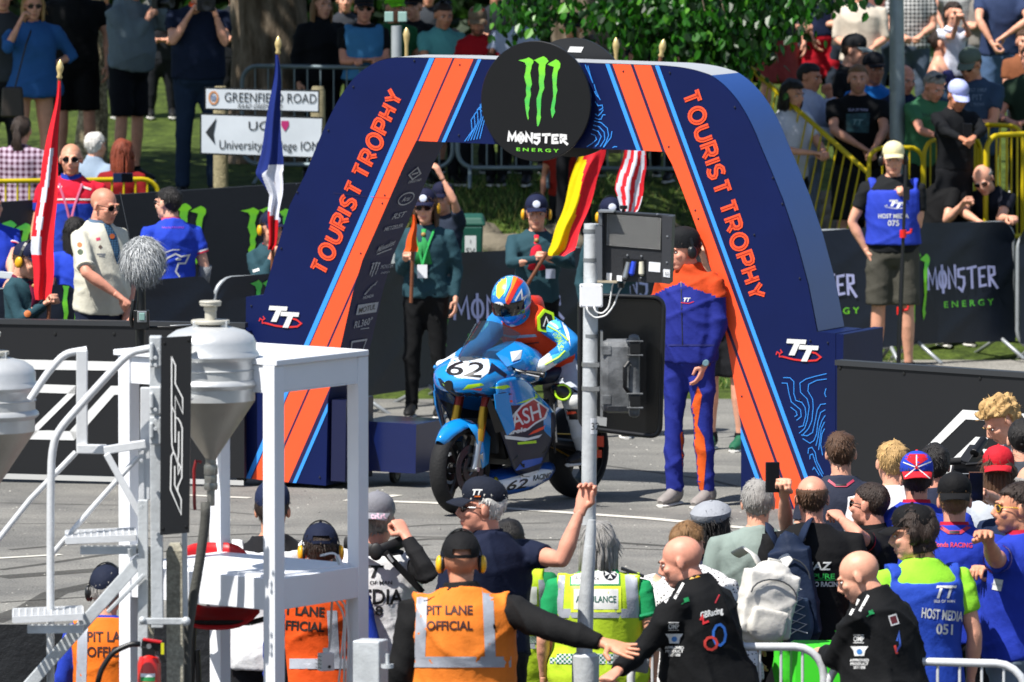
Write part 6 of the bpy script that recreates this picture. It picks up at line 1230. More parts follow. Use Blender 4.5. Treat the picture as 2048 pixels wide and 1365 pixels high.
def loft(name, secs, m_, par, n=20, sharp=1, cap=True):
    """secs: (x, z_centre, half width, half height, power)"""
    m = MB(); vs = []
    for x, zc, hw, hh, p in secs:
        for j in range(n):
            a = 2 * math.pi * j / n; ca, sa = math.cos(a), math.sin(a); vs.append(B(x, hw * math.copysign(abs(ca) ** p, ca), zc + hh * math.copysign(abs(sa) ** p, sa)))
    fs = [(i * n + j, (i + 1) * n + j, (i + 1) * n + (j + 1) % n, i * n + (j + 1) % n) for i in range(len(secs) - 1) for j in range(n)]
    if cap: fs += [tuple(range(n)), tuple(reversed([(len(secs) - 1) * n + j for j in range(n)]))]
    m.add(vs, fs, m_); return m.build(name, parent=par, smooth=2 if sharp == 2 else 1)
NOSE = loft('nose_fairing', [(1.50, .865, .045, .03, .7), (1.465, .87, .12, .06, .75), (1.41, .885, .19, .085, .75), (1.34, .895, .235, .11, .75), (1.25, .895, .255, .135, .75), (1.14, .885, .262, .14, .75), (1.02, .86, .25, .12, .75)], BB, bike, 28, 2)
loft('air_intake', [(1.512, .855, .03, .035, .8), (1.40, .835, .045, .06, .8)], KP, bike, 12)
# side fairings: curved shells left and right
def shell(s):
    m = MB(); P_ = [  # rows from nose to rear: list of (x, y, z) top to bottom
        [(1.33, .235, .88), (1.31, .245, .80), (1.29, .235, .74), (1.27, .2, .70), (1.25, .19, .66), (1.24, .18, .62)],
        [(1.22, .262, .90), (1.20, .275, .80), (1.17, .262, .72), (1.13, .235, .62), (1.10, .21, .50), (1.08, .18, .40)],
        [(1.08, .258, .90), (1.06, .268, .80), (1.03, .262, .68), (1.00, .24, .54), (.99, .215, .40), (1.02, .17, .27)],
        [(.94, .235, .86), (.92, .25, .76), (.89, .25, .64), (.87, .235, .50), (.86, .21, .36), (.90, .16, .22)],
        [(.84, .215, .80), (.78, .225, .72), (.72, .24, .63), (.68, .225, .52), (.68, .2, .38), (.74, .15, .2)],
        [(.78, .19, .76), (.68, .2, .70), (.58, .21, .63), (.54, .2, .54), (.58, .18, .42), (.64, .14, .26)]]
    k = []
    for r_ in P_:
        for (x, y, z) in r_: k.append(B(x, y * s, z))
    n = 6; FF = [(i * n + j, i * n + j + 1, (i + 1) * n + j + 1, (i + 1) * n + j) if s < 0 else (i * n + j, (i + 1) * n + j, (i + 1) * n + j + 1, i * n + j + 1) for i in range(len(P_) - 1) for j in range(n - 1)]; m.add(k, [q for i, q in enumerate(FF) if i % (n - 1) < 2], BB); m.v = m.v; m.add([], [], BD); kk = [q for i, q in enumerate(FF) if i % (n - 1) >= 2]; m.f += kk; m.m += [m.mi(BD)] * len(kk)
    o = m.build('side_fairing', parent=bike, smooth=2); q = o.modifiers.new('s', 'SUBSURF'); q.levels = q.render_levels = 2; q2 = o.modifiers.new('t', 'SOLIDIFY'); q2.thickness = .008
    return o
SH = [shell(1), shell(-1)]
def ev(o):
    dg = bpy.context.evaluated_depsgraph_get(); e = o.evaluated_get(dg).to_mesh(); r = ([tuple(v.co) for v in e.vertices], [tuple(p.vertices) for p in e.polygons]); o.evaluated_get(dg).to_mesh_clear(); return r
belly = loft('belly_pan', [(1.14, .165, .04, .03, .8), (1.06, .175, .12, .06, .8), (.9, .175, .165, .085, .8), (.7, .19, .165, .09, .8), (.5, .215, .14, .075, .8), (.4, .23, .1, .05, .8)], mat('1a4f9c', .3, kind='blue_belly', coat=.3), bike, 20, 2)
loft('tank', [(1.0, .9, .1, .08, .9), (.9, .94, .17, .13, .9), (.75, .95, .18, .15, .9), (.6, .93, .15, .12, .9), (.5, .88, .1, .07, .9)], BB, bike, 20, 2)
loft('seat_tail', [(.5, .84, .1, .05, .8), (.3, .86, .14, .06, .8), (.05, .93, .12, .07, .8), (-.15, 1.0, .07, .05, .8), (-.25, 1.02, .03, .02, .8)], BD, bike, 16, 2)
m = MB(); m.box(B(.72, 0, .5), (.3, .34, .42), BK2, rot=Matrix.Rotation(math.atan2(BLF.y, BLF.x), 3, 'Z')); m.lathe(B(.7, .15, .42), [(0, 0), (.07, 0), (.075, .02), (.06, .05), (0, .05)], mat('2b2c2e', .4, .6, kind='engine'), n=20, axis=tuple(BLF)); m.lathe(B(.55, .13, .48), [(0, 0), (.05, 0), (.05, .05), (0, .05)], mat('2b2c2e', .4, .6, kind='engine'), n=20, axis=tuple(BLF))
m.bar(B(1.12, 0, .55), B(1.04, 0, .35), .3, .03, BK2, up=tuple(BFW)); m.tube([B(.56, .19, .68), B(.5, .17, .42)], .012, SIL, n=8); m.build('engine', parent=bike, smooth=1)
m = MB(); 
for s in (1, -1): m.tube([B(.5, s * .11, .42), B(.25, s * .13, .38), B(0, s * .14, .315)], [.035, .04, .028], BK2, n=10)
m.lathe(B(0, .1, .315), [(.02, 0), (.11, 0), (.11, .006), (.02, .006)], mat('8a6a30', .4, .6, kind='sprocket'), n=30, axis=tuple(BLF)); m.tube([B(.0, .11, .43), B(.48, .11, .47)], .006, GOLD, n=6); m.tube([B(.0, .11, .21), B(.48, .11, .39)], .006, GOLD, n=6)
m.box(B(-.08, .14, .38), (.05, .04, .07), RO); m.box(B(-.04, .15, .3), (.05, .03, .05), RO); m.tube([B(.1, -.2, .42), B(-.12, -.2, .55)], [.045, .05], SIL, n=14); m.build('swingarm', parent=bike, smooth=1)
m = MB()
for s in (1, -1):
    m.tube([B(1.08, s * .12, .93), B(1.02, s * .24, .925), B(.96, s * .37, .91)], .015, BK2, n=10); m.tube([B(1.02, s * .2, .93), B(1.08, s * .3, .92), B(1.04, s * .4, .9)], .006, SIL, n=6); m.tube([B(.98, s * .28, .915), B(.955, s * .38, .905)], .02, BK2, n=10)
    m.tube([B(1.09, s * .33, .925), B(1.12, s * .28, .94), B(1.08, s * .17, .97)], .008, BK2, n=6)
m.tube([B(1.02, .26, .92), B(1.1, .2, .9), B(1.12, .1, .85)], .007, BK2, n=6); m.box(B(1.05, .13, .98), (.05, .04, .05), BK2); m.build('handlebars', parent=bike, smooth=1)
# windscreen: tinted curved shell
m = MB(); vs = []; 
for i in range(9):
    t = i / 8
    for j in range(11): u = (j / 10 - .5) * 2; vs.append(B(1.36 - .3 * t - .10 * u * u, u * (.15 + .05 * t), .985 + .27 * t ** .9 - .085 * u * u))
m.add(vs, [(i * 11 + j, i * 11 + j + 1, (i + 1) * 11 + j + 1, (i + 1) * 11 + j) for i in range(8) for j in range(10)], mat('20262c', .05, 0, kind='tinted_screen', alpha=.72, spec=.8)); m.build('windscreen', parent=bike, smooth=2)
m = MB(); m.add([B(1.2, .25, .97), B(1.06, .27, 1.0), B(1.0, .26, 1.07), B(1.04, .2, 1.12), B(1.18, .15, 1.05)], [(0, 1, 2, 3, 4)], BB); m.add([B(1.14, .252, 1.0), B(1.06, .265, 1.015), B(1.02, .252, 1.07), B(1.1, .21, 1.06)], [(0, 1, 2, 3)], WB); m.build('screen_flank', parent=bike, bevel=.006)
# prints on the fairing, laid on from the view rays of their place in the picture
allv, allf = [], []
for o in [NOSE] + SH + [belly]: 
    v, f = ev(o); k = len(allv); allv += v; allf += [tuple(k + i for i in q) for q in f]
FS = (allv, allf)
def bpr(polys, m_, off, nm, par=bike, surf=FS, txt=()):
    pr = Print(surf, 1000, 800, 52.6); f = 52.6 / FPX
    for p in polys: pr.poly([((a - 1000) * f, -(b - 800) * f) for a, b in p], m_, off)
    for (t, a, b, sz, mm, rot, wd, sh) in txt: pr.text(t, ((a - 1000) * f, -(b - 800) * f), sz, mm, rot=rot, width=wd, off=off + .004, bold=.004, shear=sh)
    if pr.mb.f: pr.done(nm, par)
X = lambda pts: [(860 + a / 2.845, 560 + b / 2.845) for a, b in pts]
for s in (1, -1):       # winglets beside the fork
    m = MB(); m.add([B(1.33, s * .235, .80), B(1.22, s * .27, .80), B(1.15, s * .275, .56), B(1.20, s * .25, .52), B(1.31, s * .235, .70)], [(0, 1, 2, 3, 4) if s > 0 else (4, 3, 2, 1, 0)], BB); m.add([B(1.34, s * .215, .78), B(1.22, s * .24, .55), B(1.26, s * .20, .54), B(1.34, s * .19, .72)], [(0, 1, 2, 3)], KP)
    o = m.build('winglet', parent=bike); q = o.modifiers.new('s', 'SOLIDIFY'); q.thickness = .01
m = MB(); r5 = random.Random(5)
for k in range(9): a = Vector((r5.uniform(.5, 1.0), .17, r5.uniform(.28, .6))); b = Vector((r5.uniform(.5, 1.1), .18, r5.uniform(.28, .75))); c = (a + b) / 2 + Vector((0, .03, -.05)); m.tube([B(*a), B(*c), B(*b)], .007, (SIL, KP, BK2)[k % 3], n=6)
m.box(B(1.13, 0, .5), (.26, .03, .22), mat('2a2b2d', .6, .3, .6, 200, kind='radiator'), rot=Matrix.Rotation(math.atan2(BLF.y, BLF.x), 3, 'Z')); m.build('hoses', parent=bike, smooth=1)
bpr([X([(120, 450), (180, 420), (330, 430), (345, 520), (280, 570), (150, 555), (90, 520)])], WB, .003, 'number_plate', txt=[('62', 930, 738, .1, KP, -.08, .24, .2)])
bpr([X([(62, 575), (110, 590), (122, 622), (85, 608)]), X([(185, 628), (215, 598), (290, 588), (310, 600), (240, 618)])], YG, .004, 'headlight')
bpr([X([(335, 615), (440, 598), (460, 610), (420, 624)]), X([(490, 705), (600, 665), (595, 625), (640, 660), (560, 695)]), X([(498, 925), (605, 915), (608, 930), (500, 938)])], YG, .004, 'lime_print')
bpr([X([(285, 690), (350, 688), (375, 700), (330, 715)]), X([(380, 700), (468, 685), (470, 695), (400, 716)]), X([(560, 885), (590, 860), (660, 828), (650, 850), (600, 872)]), X([(220, 622), (300, 618), (290, 632)])], RO, .004, 'orange_print')
bpr([X([(400, 720), (520, 712), (600, 800), (640, 810), (560, 880), (430, 890), (400, 790)]), X([(310, 700), (385, 760), (400, 830), (350, 790)])], BD, .003, 'dark_print')
bpr([X([(425, 862), (470, 770), (520, 712), (560, 690), (590, 672), (680, 735), (660, 790), (600, 822), (560, 855), (480, 868)])], WB, .005, 'sponsor_outline')
bpr([X([(437, 856), (478, 778), (526, 722), (592, 682), (668, 738), (650, 782), (598, 812), (555, 846), (482, 860)])], DR, .007, 'sponsor_print', txt=[('ASH', 1052, 832, .1, WB, .35, .22, .2), ('arole', 1035, 862, .03, WB, .2, .12, .2)])
bpr([X([(425, 885), (560, 900), (640, 880), (620, 900), (540, 918), (430, 905)])], WB, .005, 'white_print')
bpr([X([(340, 1160), (360, 1150), (450, 1130), (640, 1080), (730, 1090), (735, 1130), (640, 1170), (420, 1200)])], WB, .003, 'belly_print', txt=[('62', 1035, 970, .06, KP, .15, .15, .4), ('RACING', 1085, 955, .035, KP, .15, .13, .4)])
bpr([X([(480, 1090), (530, 1030), (660, 1010), (650, 1040), (560, 1070)])], mat('1f4fae', .3, kind='blue_print'), .003, 'belly_print')
m = MB(); pl = Plane(B(1.12, .12, .2), BLF * .9 + BFW * .4); m.ribbon(pl, [(.032 * math.cos(t * .393), .032 * math.sin(t * .393)) for t in range(16)], .006, .012, KP, True); m.poly(pl, [(.036 * math.cos(t * .393), .036 * math.sin(t * .393)) for t in range(16)], .01, mat('c9c21c', .4)); m.build('yellow_badge', parent=bike)
bpr([X([(370, 770), (410, 840), (400, 930), (360, 860)]), X([(640, 700), (690, 760), (690, 900), (650, 860)])], BB, .004, 'blue_print')
bpr([X([(45, 560), (60, 560), (150, 650), (250, 640), (340, 660), (420, 640), (470, 650), (400, 672), (330, 684), (240, 660), (150, 676), (60, 600)]), X([(330, 540), (350, 470), (440, 540), (430, 560), (370, 520)])], BD, .005, 'dark_print')
# rider
fa = math.degrees(math.atan2(BFW.x, -BFW.y)); legs_ = {q: (B(.46, q * .27, .70), B(.2, q * .2, .34), tuple(BFW)) for q in (1, -1)}
lh = pix(B(.97, .36, .93)); rh = pix(B(.97, -.36, .93))
rp = person(1019, 564, FPX / 52.85, fa, 'rider in a blue helmet, orange bib and blue leathers crouched on the blue motorcycle', h=1.74, top_='jacket', tc='1c6fb0', skin='c4c4c2', lean=50, hp=14, hy=fa + 6, hair=None, bot='trousers', bc='a9b0ba', legs=legs_, shoe='15161a', vest=('d8401c', .5, -.0),
            L=(1148, 688, -1, lh[0], lh[1] - 8, -1, 'grip'), Rr=(965, 690, -1, rh[0], rh[1] - 6, 1, 'grip'), hs=1.0, wr=.004)
M_ = rp['HM'] @ Matrix.Translation((0, -.005, -.022)) @ Matrix.Diagonal((1.02, 1.05, 1.16, 1)); he = MB(); HB = mat('1470c4', .18, kind='helmet_blue', coat=.8)
vs = []; n1, n2 = 30, 20
for i in range(n2 + 1):
    th = math.pi * i / n2 * .86
    for j in range(n1):
        a = 2 * math.pi * j / n1; x = math.sin(th) * math.sin(a); y = -math.sin(th) * math.cos(a); z = math.cos(th); rx, ry, rz = .125, .15, .14
        if z < -.1 and y < 0: ry *= 1.02
        if z < -.3: rx *= 1 - .12 * (-z - .3)
        q = Vector((x * rx, .012 + y * ry, .012 + z * rz)); vs.append(M_ @ q)
he.add(vs, [(i * n1 + j, i * n1 + (j + 1) % n1, (i + 1) * n1 + (j + 1) % n1, (i + 1) * n1 + j) for i in range(n2) for j in range(n1)], HB); he.ell(M_ @ Vector((0, .05, -.09)), (.09, .09, .05), plastic('101114'), n=16)
ho = he.build('helmet', parent=rp['root'], smooth=2); hs_ = (he.v, he.f)
hf = (rp['HM'].to_3x3() @ Vector((0, -1, 0))); hc = rp['HM'].to_translation(); cx, cy = pix(hc + hf * .13)
HP = Print(hs_, 1021, 600, 52.8); f = 52.8 / FPX; Z = lambda pts: [((860 + a / 2.845 - 1021) * f, -(560 + b / 2.845 - 600) * f) for a, b in pts]
visor = MB(); 
vv = []
for i in range(7):
    for j in range(15):
        a = (j / 14 - .5) * 2.5; z = .035 - .012 * i - .018; z2 = .03 - .0135 * i; r_ = 1.035; k = math.sqrt(max(0, 1 - (z2 / .14) ** 2)); vv.append(M_ @ Vector((math.sin(a) * .125 * k * r_, .012 - math.cos(a) * .15 * k * r_, z2)))
visor.add(vv, [(i * 15 + j, (i + 1) * 15 + j, (i + 1) * 15 + j + 1, i * 15 + j + 1) for i in range(6) for j in range(14)], mat('08090b', .06, 0, kind='visor', coat=.8)); visor.build('visor', parent=ho, smooth=2)
HY = mat('d8dc3c', .3, kind='helmet_yellow', coat=.6); HR = mat('d02a1c', .3, kind='helmet_red', coat=.6); HO = mat('e8862a', .3, kind='helmet_orange'); HCYN = mat('4fb8d8', .3, kind='helmet_cyan')
HP.poly(Z([(375, -30), (440, -45), (475, -35), (450, 20), (425, 70), (392, 110), (375, 90), (380, 30)]), HY, .004); HP.poly(Z([(345, 0), (375, -30), (380, 30), (370, 90), (355, 120), (338, 90)]), HCYN, .003); HP.poly(Z([(330, 40), (345, 0), (345, 80), (352, 125), (338, 120)]), HR, .005)
HP.poly(Z([(475, -30), (530, -20), (480, 40), (448, 110), (430, 130), (428, 110), (460, 40)]), HO, .004); HP.poly(Z([(505, -28), (545, -5), (500, 45), (462, 120), (440, 160), (425, 150), (450, 90), (480, 30)]), HR, .006); HP.poly(Z([(440, -40), (478, -34), (455, 30), (425, 95), (415, 100), (432, 40)]), HCYN, .006)
HP.disc(((860 + 388 / 2.845) - 1021) * f, -((560 + 146 / 2.845) - 600) * f, .036, WHT, .008, .024); HP.text('Arai', (((860 + 388 / 2.845) - 1021) * f, -((560 + 146 / 2.845) - 600) * f), .022, KP, off=.011, shear=.2, width=.055)
HP.line(Z([(485, 120), (520, 60), (525, 110), (550, 90), (520, 140), (490, 150)]), .012, WHT, .006); HP.poly(Z([(365, 262), (440, 290), (500, 262), (540, 200), (548, 215), (505, 290), (430, 318), (365, 290)]), HR, .006)
HP.done('helmet_print', ho)
V_ = rp['shirt']; HP = Print(V_, 1021, 600, 52.8); GY = mat('8b8f98', .4, kind='reflective')
HP.poly(Z([(370, 300), (460, 320), (600, 310), (610, 325), (480, 335), (380, 315)]), GY, .004); HP.line(Z([(480, 375), (620, 358)]), .008, mat('5a1810', .6), .005); HP.done('bib_print', rp['root'])
JP = Print(rp['jacket'], 1021, 600, 52.8); Q = lambda l: Z(l)
for l, c in (([(610, 190), (720, 180), (750, 270), (690, 300), (620, 290)], HCYN), ([(690, 300), (760, 280), (800, 400), (740, 430)], BB), ([(700, 305), (735, 300), (770, 370), (740, 420), (725, 380)], YG), ([(640, 90), (700, 150), (750, 240), (770, 300), (800, 380), (790, 300), (750, 200), (690, 110)], WB), ([(690, 430), (790, 400), (800, 440), (720, 520)], HCYN), ([(300, 220), (345, 170), (330, 260), (290, 300)], HCYN), ([(310, 200), (335, 190), (318, 250)], YG), ([(600, 260), (650, 330), (700, 390), (680, 400), (620, 330)], KP)): JP.poly(Q(l), c, .004)
JP.done('suit_print', rp['root']); JP = Print(rp['bot'], 1021, 600, 52.8)
for l, c in (([(680, 600), (760, 590), (850, 640), (850, 700), (720, 690)], KP), ([(670, 640), (700, 600), (790, 640), (780, 650), (700, 615), (685, 645), (700, 680), (690, 690)], YG), ([(745, 740), (850, 740), (850, 800), (760, 800)], KP), ([(760, 755), (830, 750), (835, 765), (765, 772)], RO)): JP.poly(Q(l), c, .004)
JP.text('RST', ((860 + 730 / 2.845 - 1021) * f, -(560 + 570 / 2.845 - 600) * f), .03, KP, shear=.3); JP.done('suit_print', rp['root'])
S, E, H, _, _ = rp['arms'][1]
m = MB(); q = S.lerp(E, .1); pl = Plane(q + Vector((-.0, -.085, .02)), (1, .2, 0)); pts = [(-.05, -.06), (-.055, .03), (-.01, .085), (.05, .06), (.06, .0), (.0, -.07)]; m.prism(pl, pts, 0, -.04, YG); m.poly(pl, [(a * .75, b * .75) for a, b in pts], .003, KP); m.ribbon(pl, [(-.02, -.03), (.0, .03), (.02, -.02)], .008, .006, WHT); m.build('shoulder_patch', parent=rp['root'], bevel=.01)
m = MB(); 
for a, b, r in ((S, E, .068), (E, H, .058)): 
    d = (b - a).normalized(); n_ = Vector((0, -1, 0)) - d * d.dot(Vector((0, -1, 0))); n_.normalize(); m.tube([a.lerp(b, .3) + n_ * r, a.lerp(b, .6) + n_ * r * 1.02 + Vector((.02, 0, 0)), a.lerp(b, .95) + n_ * r * .95], [(.012, .006)] * 3, YG, n=6)
m.build('sleeve_stripe', parent=rp['root'])
kp_ = legs_[1][0]; m = MB(); m.ell(kp_ + Vector((.02, -.06, -.0)), (.055, .05, .055), mat('c9c9c6', .4), n=16); m.ell(kp_ + Vector((-.06, -.05, .06)), (.085, .06, .05), KP, n=16, rot=Matrix.Rotation(.4, 3, 'Y')); m.torus(kp_ + Vector((-.06, -.09, .06)), .05, .008, YG, n=20, axis=(0, -1, .2)); m.build('knee_slider', parent=rp['root'], smooth=2)
for q in (1, -1):
    S, E, H, _, _ = rp['arms'][q]; d = (H - E).normalized(); m = MB(); m.tube([H - d * .08, H - d * .0, H + d * .03], [.048, .044, .046], WB, n=14); m.ell(H + d * .05 + Vector((0, -.01, .02)), (.05, .04, .032), WB, n=14); 
    for k in range(4): m.ell(H + d * (.085) + BLF * (-.03 + k * .02) + Vector((0, 0, .016 - .004 * k)), (.012, .016, .014), RO if k > 1 else BB, n=8)
    m.build('glove', parent=rp['root'], smooth=2)
m = MB(); m.tube([rp['N'] + rp['fd'] * -.09, rp['N'] - rp['sp'] * .12 - rp['fd'] * .16, rp['N'] - rp['sp'] * .3 - rp['fd'] * .13], [.05, .075, .04], mat('c8321e', .4, kind='hump'), n=14); m.build('back_hump', parent=rp['root'], smooth=2)
# ---------------------------------------------------------------- foreground: fuel rigs, stand, signal pole
GAL = mat('b9bdbf', .45, .15, .15, 45, .22, 7, .5, 'galvanised'); ALU = mat('cdcfd1', .4, .15, .1, 70, .12, 6, .5, 'aluminium'); STN = mat('a39c8f', .42, .15, .08, 40, .12, 4, .5, 'steel_cone', col2='928b80'); KEG = mat('c4c6c6', .36, .4, .08, 30, .12, 5, .5, 'keg_metal'); WP = mat('e6e8ec', .45, 0, .04, 40, .03, 5, .4, 'white_paint')
def pts(l, Y, dy=0.): return [P(a, b, Y + dy * i) for i, (a, b) in enumerate(l)]
def tubeobj(name, l, r, m_, par, Y, n=12, smooth=2, **k): m = MB(); m.tube(pts(l, Y), r, m_, n=n); return m.build(name, parent=par, smooth=1, **k)
def rounded(l, r=4):
    """round the corners of a pixel polyline"""
    out = [l[0]]
    for a, b, c in zip(l, l[1:], l[2:]):
        for t in range(r + 1): t /= r; p = (a[0] * .35 + b[0] * .65, a[1] * .35 + b[1] * .65); q = (c[0] * .35 + b[0] * .65, c[1] * .35 + b[1] * .65); out.append(((1 - t) ** 2 * p[0] + 2 * t * (1 - t) * b[0] + t * t * q[0], (1 - t) ** 2 * p[1] + 2 * t * (1 - t) * b[1] + t * t * q[1]))
    return out + [l[-1]]
def keg(cx, Y, rows, label, lid=True):
    """rows: (pixel y, radius px)"""
    f = Y / FPX; c = P(cx, rows[0][0], Y); t = thing('fuel_hopper', P(cx, rows[-1][0], Y), label, 'fuel tank', 'metal fuel hoppers on the pit lane rigs'); base = P(cx, rows[0][0], Y)
    body = [(r * f, P(cx, y, Y).z - base.z) for y, r in rows]; b1 = [q for q in body]
    return t, base, f
def hopper(cx, Y, dy, label, par=None, side=-1):
    f = Y / FPX; z = lambda y: P(cx, y + dy, Y).z; c = P(cx, 700, Y); c0 = Vector((c.x, c.y, 0)); t = thing('fuel_hopper', (c.x, c.y, z(980)), label, 'fuel tank', 'metal fuel hoppers on the pit lane rigs')
    m = MB(); prof = [(q * 1.26 if q > 40 else q * 1.1, y) for q, y in [(8, 650), (30, 652), (55, 661), (68, 672), (73, 684), (73, 700), (77, 706), (78, 711), (74, 717), (72, 720), (72, 736), (74, 738), (72, 740), (72, 757), (77, 762), (78, 767), (74, 773), (71, 776), (71, 800)]]
    m.lathe(c0, [(r * f, z(y)) for r, y in prof], KEG, n=44); m.build('keg', parent=t, smooth=1)
    m = MB(); m.lathe(c0, [(89.5 * f, z(800)), (88 * f, z(803)), (12 * f, z(916)), (11 * f, z(920)), (0, z(920))], STN, n=44); m.build('cone', parent=t, smooth=1)
    m = MB()
    for r, y0, y1 in ((14, 646, 652), (38, 640, 648), (11, 618, 642), (21, 606, 612), (13, 612, 622), (22, 602, 607)): m.lathe(c0, [(0, z(y0)), (r * f, z(y0)), (r * f * 1.03, z((y0 + y1) / 2)), (r * f, z(y1)), (0, z(y1))], mat('b7b3a6', .5, .2, kind='cap_metal'), n=28)
    for s in (-1, 1): m.box(c0 + Vector((s * 28 * f, -.03, z(652))), (.03, .05, .05), KEG)
    m.build('filler_cap', parent=t, smooth=1, bevel=.003)
    m = MB()
    for r, y0, y1 in ((11, 918, 935), (14, 930, 950), (13, 950, 966), (14, 966, 980), (8, 980, 1012)): m.lathe(c0, [(0, z(y0)), (r * f * .94, z(y0)), (r * f, z(y0 + 3)), (r * f, z(y1 - 3)), (r * f * .94, z(y1)), (0, z(y1))], mat('8d8d88', .35, .7, kind='valve'), n=8 if r != 14 else 16)
    m.build('valve', parent=t, smooth=1)
    for yy in (683, 790): m = MB(); m.bar(Vector((c0.x - 90 * f, Y - .23, z(yy))), Vector((c0.x - 32 * f, Y - .25, z(yy))), .012, 26 * f, KEG, up=(0, 1, 0)); m.build('mounting_bracket', parent=t, bevel=.006)
    return t
h1 = hopper(421, 37.25, 0, 'metal fuel hopper with keg top and cone, right of the black sign panel')
h2 = hopper(-20, 37.85, 62, 'metal fuel hopper cut off by the left edge of the photograph')
m = MB(); m.tube(pts([(403, 925), (392, 922), (388, 940), (389, 1010), (390, 1020)], 37.15), .008, mat('7a1518', .4, kind='red_lever'), n=8); m.build('lever', parent=h1, smooth=1)
t = thing('fuel_hose', P(405, 1010, 37.15), 'grey fuel hose hanging from the hopper valve behind the black sign panel', 'hose'); m = MB(); m.tube(pts(rounded([(411, 1005), (411, 1040), (400, 1120), (386, 1200), (378, 1250), (372, 1300), (374, 1420)]), 37.10), [.024] * 30 if False else .023, mat('4a4a46', .6, 0, .3, 60, .1, 9, .3, 'rubber_hose'), n=12); m.build('hose', parent=t, smooth=2)
# rig: posts, sign, stair frame
rig = thing('fuel_rig', P(330, 1500, 36.65), 'grey steel fuel rig with posts, steps and handrails at lower left', 'fuel rig')
def post(x0, y0, x1, y1, wpx, Y, m_=GAL, name='post', d=.05, par=rig, ext=True):
    a = P(x0, y0, Y); b = P(x1, y1, Y); 
    if ext: b = a.lerp(b, (a.z + .45) / max(.01, a.z - b.z)) if b.z > -.45 and y1 >= 1365 else b
    m = MB(); m.bar(a, b, wpx * Y / FPX, d, m_, up=(0, 1, 0)); return m.build(name, parent=par, bevel=.004)
post(311, 672, 315, 1255, 24, 36.75, d=.07, ext=False); post(286, 1000, 286, 1365, 20, 36.8); post(369, 1064, 371, 1240, 10, 36.85, GAL); post(283, 900, 284, 1010, 12, 37.0, ALU, d=.05); post(291, 775, 290, 1000, 20, 37.00, ALU, d=.03)
for y0, y1 in ((673, 735), (773, 830), (833, 890)): 
    m = MB(); m.bar(P(311, y0, 36.69), P(311, y1, 36.69), .056, .02, GAL, up=(0, 1, 0)); m.bar(P(303, y0 + 12, 36.67), P(303, y1 - 12, 36.67), .02, .03, GAL, up=(0, 1, 0)); m.build('bracket', parent=rig, bevel=.008)
m = MB()
for x, y in ((311, 716), (311, 731), (311, 820), (311, 842), (311, 858), (283, 922), (284, 1005), (283, 1015), (317, 700)): m.lathe(P(x, y, 36.65), [(0, .012), (.008, .012), (.01, 0)], GAL, n=6, axis=(0, -1, 0))
m.build('bolts', parent=rig, kind='stuff')
CON = mat('918d7f', .95, 0, .35, 90, .2, 60, .2, 'concrete', col2='a39f8f')
for x, w_, Y, top in ((350, 34, 36.95, 1094), (297, 20, 37.20, 1100)):
    a = P(x, top, Y); m = MB(); m.box((a.x, a.y, (a.z - .45) / 2 - .0), (w_ * Y / FPX, .09, a.z + .45 - .03), CON); m.box((a.x, a.y, a.z - .0), (w_ * Y / FPX, .09, .035), CON, tap=.6); m.build('concrete_post', parent=rig)
m = MB(); m.bar(P(278, 1243, 36.61), P(375, 1243, 36.61), .03, .022, GAL, up=(0, 1, 0)); m.ell(P(372, 1243, 36.60), .022, GAL, n=10); m.ell(P(285, 1241, 36.60), .018, GAL, n=10); m.build('clamp_band', parent=rig, bevel=.004)
tubeobj('handrail', rounded([(60, 800), (92, 750), (128, 708), (174, 700)]), .0175, ALU, rig, 37.15)
tubeobj('handrail', rounded([(302, 697), (258, 705), (180, 790), (112, 866), (101, 925), (101, 1365)]), .0185, ALU, rig, 36.85); tubeobj('handrail', [(101, 1300), (101, 1640)], .0185, ALU, rig, 36.85)
post(164, 701, 164, 906, 22, 37.00, ALU, 'square_tube', .05); post(155, 898, 213, 899, 18, 36.97, ALU, 'square_tube', .045); post(208, 901, 292, 888, 17, 36.93, ALU, 'square_tube', .04)
m = MB(); m.bar(P(209, 899, 36.94), P(216, 899, 36.94), .03, .035, plastic('0c0c0c'), up=(0, 1, 0)); m.build('tube_end', parent=rig)
post(213, 908, 286, 1040, 14, 36.91, ALU, 'flat_brace', .01); tubeobj('brace', [(-10, 1088), (60, 1000), (152, 905)], .0135, ALU, rig, 37.05); tubeobj('brace', [(103, 1110), (190, 1010), (276, 915)], .0125, ALU, rig, 36.95)
post(282, 1118, 48, 1382, 24, 36.80, GAL, 'stringer', .05, ext=False); post(288, 1150, 215, 1225, 8, 36.75, GAL, 'gusset', .03)
def step(x0, x1, y, Y, par):
    a = P(x0, y, Y); b = P(x1, y - 6, Y); m = MB(); m.bar(a, b, .03, .02, ALU, up=(0, 1, 0)); bk = Vector((-.02, .34, .0)); m.bar(a + bk, b + bk, .03, .02, ALU, up=(0, 1, 0))
    for i in range(12): q = a.lerp(b, i / 11); m.bar(q, q + bk, .008, .024, ALU)
    for j in range(1, 7): m.bar(a + bk * j / 7, b + bk * j / 7, .006, .02, ALU)
    o = m.build('step_grating', parent=par); n_ = MB(); n_.bar(a.lerp(b, .2) - Vector((0, -.05, .05)), b - Vector((0, -.05, .06)), .035, .07, GAL, up=(0, 1, 0)); n_.build('step_bracket', parent=par); return o
step(132, 272, 1082, 36.75, rig); step(26, 166, 1240, 36.60, rig)
m = MB(); m.bar(P(258, 1107, 36.75), P(290, 1090, 36.85), .012, .04, GAL); m.build('gusset', parent=rig)
